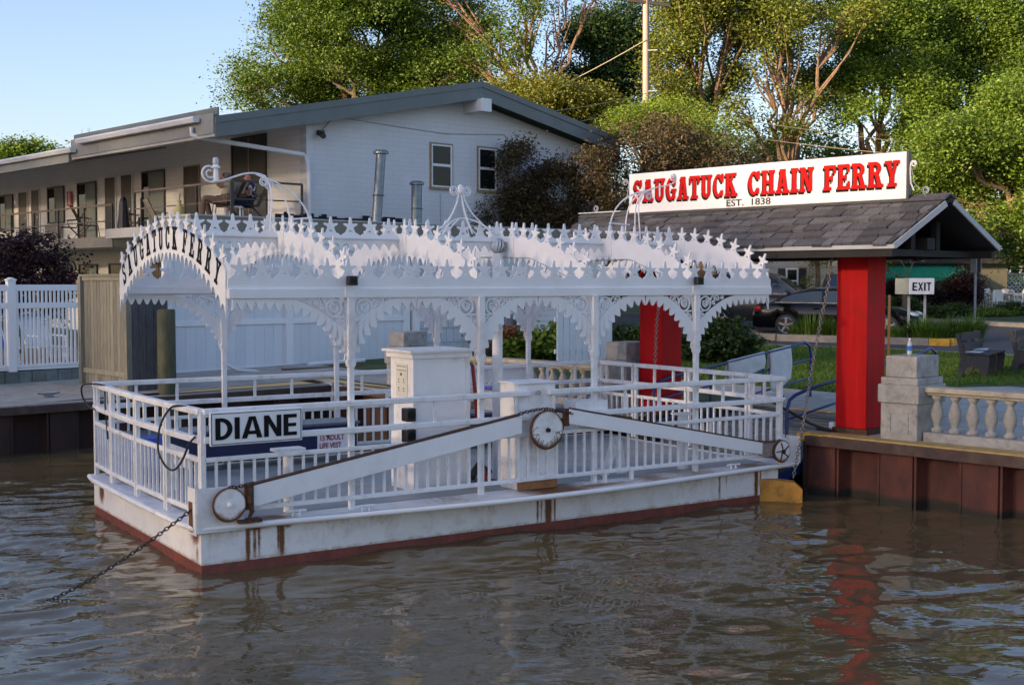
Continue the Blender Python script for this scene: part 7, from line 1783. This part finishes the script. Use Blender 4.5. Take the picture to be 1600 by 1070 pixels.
shrub('clipped round green shrub among the daylilies', X(1470, 35.6), 35.6, .35, .45, LEAF_GREEN, .08, 120, 20, 95)
clump('grassy clump beside the white siding', .35, 29.3, .5, .8, 220, 301)
# lawn blades where the lawn is nearest
rg = np.random.default_rng(9); n = 52000
ss = rg.uniform(-11, -1.3, n); tt = rg.uniform(5.0, 16.5, n)
gx_ = SHO.o.x + SHO.c * ss - SHO.s * tt; gy_ = SHO.o.y + SHO.s * ss + SHO.c * tt
edge_y = np.interp(gx_, [4.2, 7.0, 9.87, 12.5], [34.2, 33.7, 32.3, 30.2])
plaza = (ss > -6.4) & (tt < 5.35) | (ss > -1.9) & (tt < 8.7)
ok = (gy_ < edge_y) & ~plaza
gx_, gy_ = gx_[ok], gy_[ok]; n = len(gx_); gzz = DOCK + .025 * np.clip(gy_ - 20, 0, 40)
an = rg.uniform(0, 6.28, n); h = rg.uniform(.03, .075, n); w = rg.uniform(.012, .022, n); ln = rg.uniform(-.03, .03, (n, 2))
V = np.stack([np.stack([gx_ - np.cos(an) * w, gy_ - np.sin(an) * w, gzz - .01], -1), np.stack([gx_ + np.cos(an) * w, gy_ + np.sin(an) * w, gzz - .01], -1), np.stack([gx_ + ln[:, 0], gy_ + ln[:, 1], gzz + h], -1)], 1).reshape(-1, 3)
o = bpy.data.objects.new('lawn_grass', fastmesh('lawn_grass', V, np.arange(n * 3).reshape(n, 3), GRASS)); link(o); o['kind'] = 'stuff'; o['label'] = 'short green lawn grass beyond the ramp'; o['category'] = 'grass'
# unseen leaf mass added on the left to keep the low sun off the landing
rg = np.random.default_rng(5); n = 23000
wy = rg.uniform(-95, 42, n); wz = rg.uniform(0, 1, n) * (22.6 + 1.6 * np.sin(wy * .35) + .9 * np.sin(wy * .9)); wx = rg.uniform(-66, -58, n)
o = bpy.data.objects.new('bank_wood', leaf_mesh('bank_wood', np.stack([wx, wy, .8 + wz], 1), 1.3, LEAF_DARK, .2, 6, .7)); link(o); o['kind'] = 'stuff'; o['label'] = 'added mass of leaves out of view on the left, holding back the sun'; o['category'] = 'wood'
# flower pots by the shingled wall
pt = Thing('flower_planter', 'dark planter with orange-red foliage below the shingled wall', 'planter', (-1.6, 30, 1), WLD)
_a = SHO.w((-11.6, 4.6, 0)); z = gz(_a.y)
pt.part('planter_box', MB().lathe((_a.x, _a.y, z), [(.2, 0), (.3, .3), (.32, .42)], 14).lathe((_a.x + .6, _a.y + .35, z), [(.2, 0), (.3, .3), (.32, .42)], 14), DOORD)
pt.part('foliage', (lambda m: m)(MB()), DOORD) if False else None
C = np.concatenate([rg.normal(size=(500, 3)) * [.2, .2, .16] + [_a.x, _a.y, z + .65], rg.normal(size=(500, 3)) * [.2, .2, .14] + [_a.x + .6, _a.y + .35, z + .6]])
ob = bpy.data.objects.new('foliage', leaf_mesh('foliage', C, .09, leafmat('red_orange_leaves', (.05, .06, .02), (.45, .10, .04), .2), .6, 2)); ob.location = -pt.base; link(ob, pt.o)
# ================================================================ PEOPLE AND THINGS ON THE BALCONY
def skin(name, verts, edges, mt, root=0, sub=2):
    me = bpy.data.meshes.new(name); bm = bmesh.new(); sk = bm.verts.layers.skin.verify(); bv = []
    for i, (p, r) in enumerate(verts):
        v = bm.verts.new(p); v[sk].radius = (r, r) if not isinstance(r, tuple) else r; v[sk].use_root = (i == root); bv.append(v)
    for a, b in edges: bm.edges.new((bv[a], bv[b]))
    bm.to_mesh(me); bm.free(); me.materials.append(mt)
    ob = bpy.data.objects.new(name, me); s = ob.modifiers.new('skin', 'SKIN'); s.use_smooth_shade = True
    u = ob.modifiers.new('sub', 'SUBSURF'); u.levels = sub; u.render_levels = sub
    return ob
def person(label, base, fwd, J, skinmt, clothes, head_mt=None, extra=None):
    """J: joint name -> (forward, left, up) metres; seated on its chair"""
    t = Thing('person', label, 'person', base, WLD, rot=fwd)
    V = []; E_ = []; ix = {}
    def add(n, p, r, to=None):
        V.append((p, r)); ix[n] = len(V) - 1
        if to is not None: E_.append((ix[to], ix[n]))
    add('pelvis', J['pelvis'], .12); add('waist', J['waist'], .125, 'pelvis'); add('chest', J['chest'], .135, 'waist'); add('neck0', J['neck0'], .06, 'chest')
    add('neck', J['neck'], .052, 'neck0'); add('jaw', J['jaw'], .074, 'neck'); add('head', J['head'], .095, 'jaw'); add('crown', J['crown'], .07, 'head')
    hd = Vector(J['head']); add('nose', tuple(Vector(J['head']) + Vector((.115, 0, -.03))), .014, 'head')
    for sd, s in (('l', 1), ('r', -1)):
        add('sh' + sd, J['sh' + sd], .062, 'chest'); add('el' + sd, J['el' + sd], .042, 'sh' + sd); add('wr' + sd, J['wr' + sd], .028, 'el' + sd)
        d = (Vector(J['wr' + sd]) - Vector(J['el' + sd])).normalized(); pm = Vector(J['wr' + sd]) + d * .05; add('palm' + sd, tuple(pm), .033, 'wr' + sd)
        q = d.cross(Vector((0, 1, .2))).normalized(); o_ = d.cross(q)
        for k, (off, l) in enumerate(((-.027, .075), (-.009, .09), (.009, .085), (.027, .065))):
            k1 = pm + o_ * off + d * .035; add('f%s%d' % (sd, k), tuple(k1), .0095, 'palm' + sd)
            add('g%s%d' % (sd, k), tuple(k1 + d * l * .5 + q * .02), .008, 'f%s%d' % (sd, k))
        add('th' + sd, tuple(pm + o_ * .045 + d * .0 + q * .02), .011, 'palm' + sd)
        add('hip' + sd, J['hip' + sd], .092, 'pelvis'); add('kn' + sd, J['kn' + sd], .058, 'hip' + sd); add('cf' + sd, tuple(Vector(J['kn' + sd]) * .6 + Vector(J['an' + sd]) * .4), .054, 'kn' + sd)
        add('an' + sd, J['an' + sd], .036, 'cf' + sd); add('toe' + sd, J['toe' + sd], .034, 'an' + sd)
    b = skin('body', V, E_, skinmt); link(b, t.o)
    for (nm, mt, parts, grow) in clothes:
        VV = []; EE = []; loc = {}
        for (n, r) in parts[0]:
            loc[n] = len(VV); p = J[n] if n in J else V[ix[n]][0]; VV.append((p, (r if r else V[ix[n]][1]) + grow))
        for a, c in parts[1]: EE.append((loc[a], loc[c]))
        o = skin(nm, VV, EE, mt); link(o, t.o)
    for s in (1, -1):
        e = MB().ball(tuple(hd + Vector((.085, s * .033, .012))), .012, 6, 5); t2 = e.build('eye', BLACK); link(t2, b)
        e = MB().ball(tuple(hd + Vector((.0, s * .098, -.01))), .028, 6, 5, (.6, .35, 1)); t2 = e.build('ear', skinmt); link(t2, b)
    m_ = MB().tube([tuple(hd + Vector((.092, -.025, -.062))), tuple(hd + Vector((.098, 0, -.064))), tuple(hd + Vector((.092, .025, -.062)))], .006, 5); link(m_.build('mouth', mat('lips', (.3, .1, .08), .6)), b)
    return t, hd
SKIN1 = mat('tanned_skin', (.42, .21, .13), .55, var=.1); SKIN2 = mat('reddened_skin', (.50, .20, .14), .55, var=.1)
TAN = mat('tan_shirt_cloth', (.40, .34, .24), .85, var=.12); BRN = mat('brown_trouser_cloth', (.16, .10, .065), .85, var=.2)
def hawaiian():
    m, nt, b = principled('navy_white_hawaiian_cloth')
    f = noise(nt, 13, 2, .5)
    nt.links.new(ramp(nt, f, [(.52, (.02, .035, .11)), (.55, (.80, .79, .75))]), b.inputs['Base Color']); b.inputs['Roughness'].default_value = .9; return m
HAW = hawaiian(); NVS = mat('navy_shorts_cloth', (.02, .03, .07), .9); SOCK = mat('white_sock', (.75, .74, .72), .9); SHOE = mat('dark_shoe', (.03, .028, .03), .6)
FL = FA
pA = SHO.w((-17.0, 1.10, FL)); pB = SHO.w((-17.0, 1.78, FL))
fw = R(186)
shirt = lambda: ([('pelvis', .13), ('waist', .135), ('chest', .145), ('shl', .075), ('shr', .075), ('ell', None), ('elr', None)], [('pelvis', 'waist'), ('waist', 'chest'), ('chest', 'shl'), ('chest', 'shr'), ('shl', 'ell'), ('shr', 'elr')])
def sleeve(J):    # short sleeve ends halfway down the upper arm
    for s in 'lr': J['sl' + s] = tuple(Vector(J['sh' + s]) * .45 + Vector(J['el' + s]) * .55)
    return J
J1 = sleeve(dict(pelvis=(0, 0, .48), waist=(-.05, 0, .61), chest=(-.10, 0, .79), neck0=(-.10, 0, .92), neck=(-.09, 0, .96), jaw=(-.05, 0, 1.0), head=(-.05, 0, 1.07), crown=(-.06, 0, 1.13),
          shl=(-.10, .19, .87), ell=(.14, .24, .84), wrl=(.06, .13, 1.05), shr=(-.10, -.19, .87), elr=(.14, -.24, .83), wrr=(.06, -.12, 1.07),
          hipl=(.04, .10, .48), knl=(.46, .16, .56), anl=(.50, .16, .10), toel=(.66, .17, .05), hipr=(.04, -.10, .48), knr=(.44, -.14, .52), anr=(.36, -.15, .10), toer=(.52, -.16, .05)))
SL = ([('pelvis', .13), ('waist', .135), ('chest', .145), ('shl', .072), ('shr', .072), ('sll', .055), ('slr', .055)], [('pelvis', 'waist'), ('waist', 'chest'), ('chest', 'shl'), ('chest', 'shr'), ('shl', 'sll'), ('shr', 'slr')])
TR = ([('pelvis', .13), ('hipl', .10), ('hipr', .10), ('knl', .075), ('knr', .075), ('anl', .06), ('anr', .06)], [('pelvis', 'hipl'), ('pelvis', 'hipr'), ('hipl', 'knl'), ('hipr', 'knr'), ('knl', 'anl'), ('knr', 'anr')])
def shoes(J): return [([('an' + s, .045), ('toe' + s, .045)], [('an' + s, 'toe' + s)]) for s in 'lr']
t1, h1 = person('seated man in tan shirt and brown trousers, both hands raised to his face', tuple(pA), fw, J1, SKIN1,
    [('shirt', TAN, SL, .012), ('trousers', BRN, TR, .008)] + [('shoe', SHOE, s, .008) for s in shoes(J1)])
t1.part('cap', MB().ball(tuple(Vector(h1) + t1.base + Vector((-.01, 0, .035))), .105, 12, 8, (1, .95, .8)), TAN, smooth=True) if False else link(MB().ball(tuple(Vector(h1) + Vector((-.01, 0, .03))), .106, 12, 8, (1, .95, .82)).build('hair', mat('grey_brown_hair', (.16, .12, .09), .9)), t1.o)
J2 = sleeve(dict(pelvis=(0, 0, .50), waist=(-.03, 0, .64), chest=(-.07, 0, .82), neck0=(-.05, 0, .95), neck=(-.03, 0, .99), jaw=(.02, 0, 1.02), head=(.02, 0, 1.09), crown=(.0, 0, 1.16),
          shl=(-.07, .20, .90), ell=(-.06, .28, .66), wrl=(.14, .18, .62), shr=(-.07, -.20, .90), elr=(-.05, -.29, .66), wrr=(.16, -.2, .68),
          hipl=(.04, .11, .50), knl=(.44, .18, .54), anl=(.40, .18, .12), toel=(.56, .19, .06), hipr=(.04, -.11, .50), knr=(.42, -.16, .50), anr=(.62, -.10, .14), toer=(.78, -.08, .10)))
SH = ([('pelvis', .14), ('hipl', .105), ('hipr', .105), ('knl', .08), ('knr', .08)], [('pelvis', 'hipl'), ('pelvis', 'hipr'), ('hipl', 'knl'), ('hipr', 'knr')])
t2, h2 = person('seated man in a navy and white Hawaiian shirt and shorts reading a newspaper', tuple(pB), fw, J2, SKIN2,
    [('shirt', HAW, ([('pelvis', .15), ('waist', .16), ('chest', .155), ('shl', .08), ('shr', .08), ('sll', .068), ('slr', .068)], SL[1]), .014), ('shorts', NVS, SH, .008)] + [('shoe', SHOE, s, .006) for s in shoes(J2)])
for s in 'lr':
    a_ = Vector(J2['an' + s]); k_ = Vector(J2['kn' + s])
    link(MB().tube([a_ + (k_ - a_) * .0, a_ + (k_ - a_) * .34], [.046, .052], 10).build('sock', SOCK, smooth=True), t2.o)
npz = Thing('newspaper', 'open newspaper held by the man in the Hawaiian shirt', 'newspaper', tuple(pB + Vector((0, 0, .7))), WLD, rot=fw)
for sg in (1, -1):
    mb_ = MB().add([(.26, 0, -.06), (.34, sg * .24, -.06), (.28, sg * .24, .24), (.18, 0, .24)], [(0, 1, 2, 3)]); o = mb_.build('page', npr, (0, 0, 0)); so = o.modifiers.new('t', 'SOLIDIFY'); so.thickness = .004; link(o, npz.o)
def sling_chair(lab, p, rot, fabric, group=None):
    c = Thing('balcony_chair', lab, 'chair', tuple(p), WLD, rot=rot, group=group)
    for y in (-.27, .27):
        link(MB().tube([(.28, y, 0), (.22, y, .42), (-.20, y, .40), (-.50, y, 1.0)], .014, 6).tube([(-.42, y, 0), (.0, y, .45), (.05, y, .62), (-.34, y, .66)], .013, 6).build('chair_frame', BRONZE), c.o)
    link(MB().bar((.24, 0, .43), (-.20, 0, .40), .50, .015).build('seat', fabric), c.o)
    link(MB().bar((-.20, 0, .40), (-.50, 0, .99), .50, .015, up=(1, 0, .5)).build('backrest', fabric), c.o)
    return c
TANF = mat('tan_sling_fabric', (.34, .30, .23), .9, var=.12); DKF = mat('dark_sling_fabric', (.03, .028, .028), .8)
sling_chair('dark sling chair under the man in the tan shirt', pA, fw, DKF); sling_chair('dark sling chair under the man in the Hawaiian shirt', pB, fw, DKF)
for k, (s, t, rt, lab) in enumerate(((-27.5, 1.9, 200, 'empty tan sling chair on the walkway, left one of the pair by the curtained window'), (-25.9, 1.8, 10, 'empty tan sling chair on the walkway, right one of the pair by the curtained window'), (-23.2, 2.0, 20, 'empty tan sling chair beside the dark parasol'), (-21.9, 2.1, 30, 'empty tan sling chair below the wood-framed window'))):
    q = SHO.w((s, t, FB)); sling_chair(lab, q, R(rt), TANF, 'empty tan sling chairs on the motel walkway')
q = SHO.w((-18.3, .62, FA + .32)); lan = Thing('yellow_lantern', 'pale yellow gourd-shaped lantern hanging on the brown balcony railing', 'lantern', tuple(q), WLD)
lan.part('lantern_globe', MB().lathe(tuple(q - Vector((0, 0, .15))), [(.05, 0), (.11, .04), (.135, .12), (.11, .21), (.05, .27), (.045, .31), (.055, .35), (.03, .39)], 16), mat('pale_yellow_paper', (.50, .47, .19), .6), smooth=True)
lan.part('hook', MB().tube([q + Vector((0, 0, .24)), q + Vector((0, .06, .34)), q + Vector((0, .1, .40))], .008, 5), BRONZE)
tbl = SHO.w((-17.0, 1.35, FA)); tt_ = Thing('side_table', 'small white side table between the two seated men', 'table', tuple(tbl), WLD)
tt_.part('table_top', MB().box(tbl.x - .22, tbl.x + .22, tbl.y - .2, tbl.y + .2, FA + .34, FA + .37), SIGNW)
for dx in (-.19, .17):
    for dy in (-.17, .15): tt_.part('leg', MB().box(tbl.x + dx, tbl.x + dx + .03, tbl.y + dy, tbl.y + dy + .03, FA, FA + .34), SIGNW)
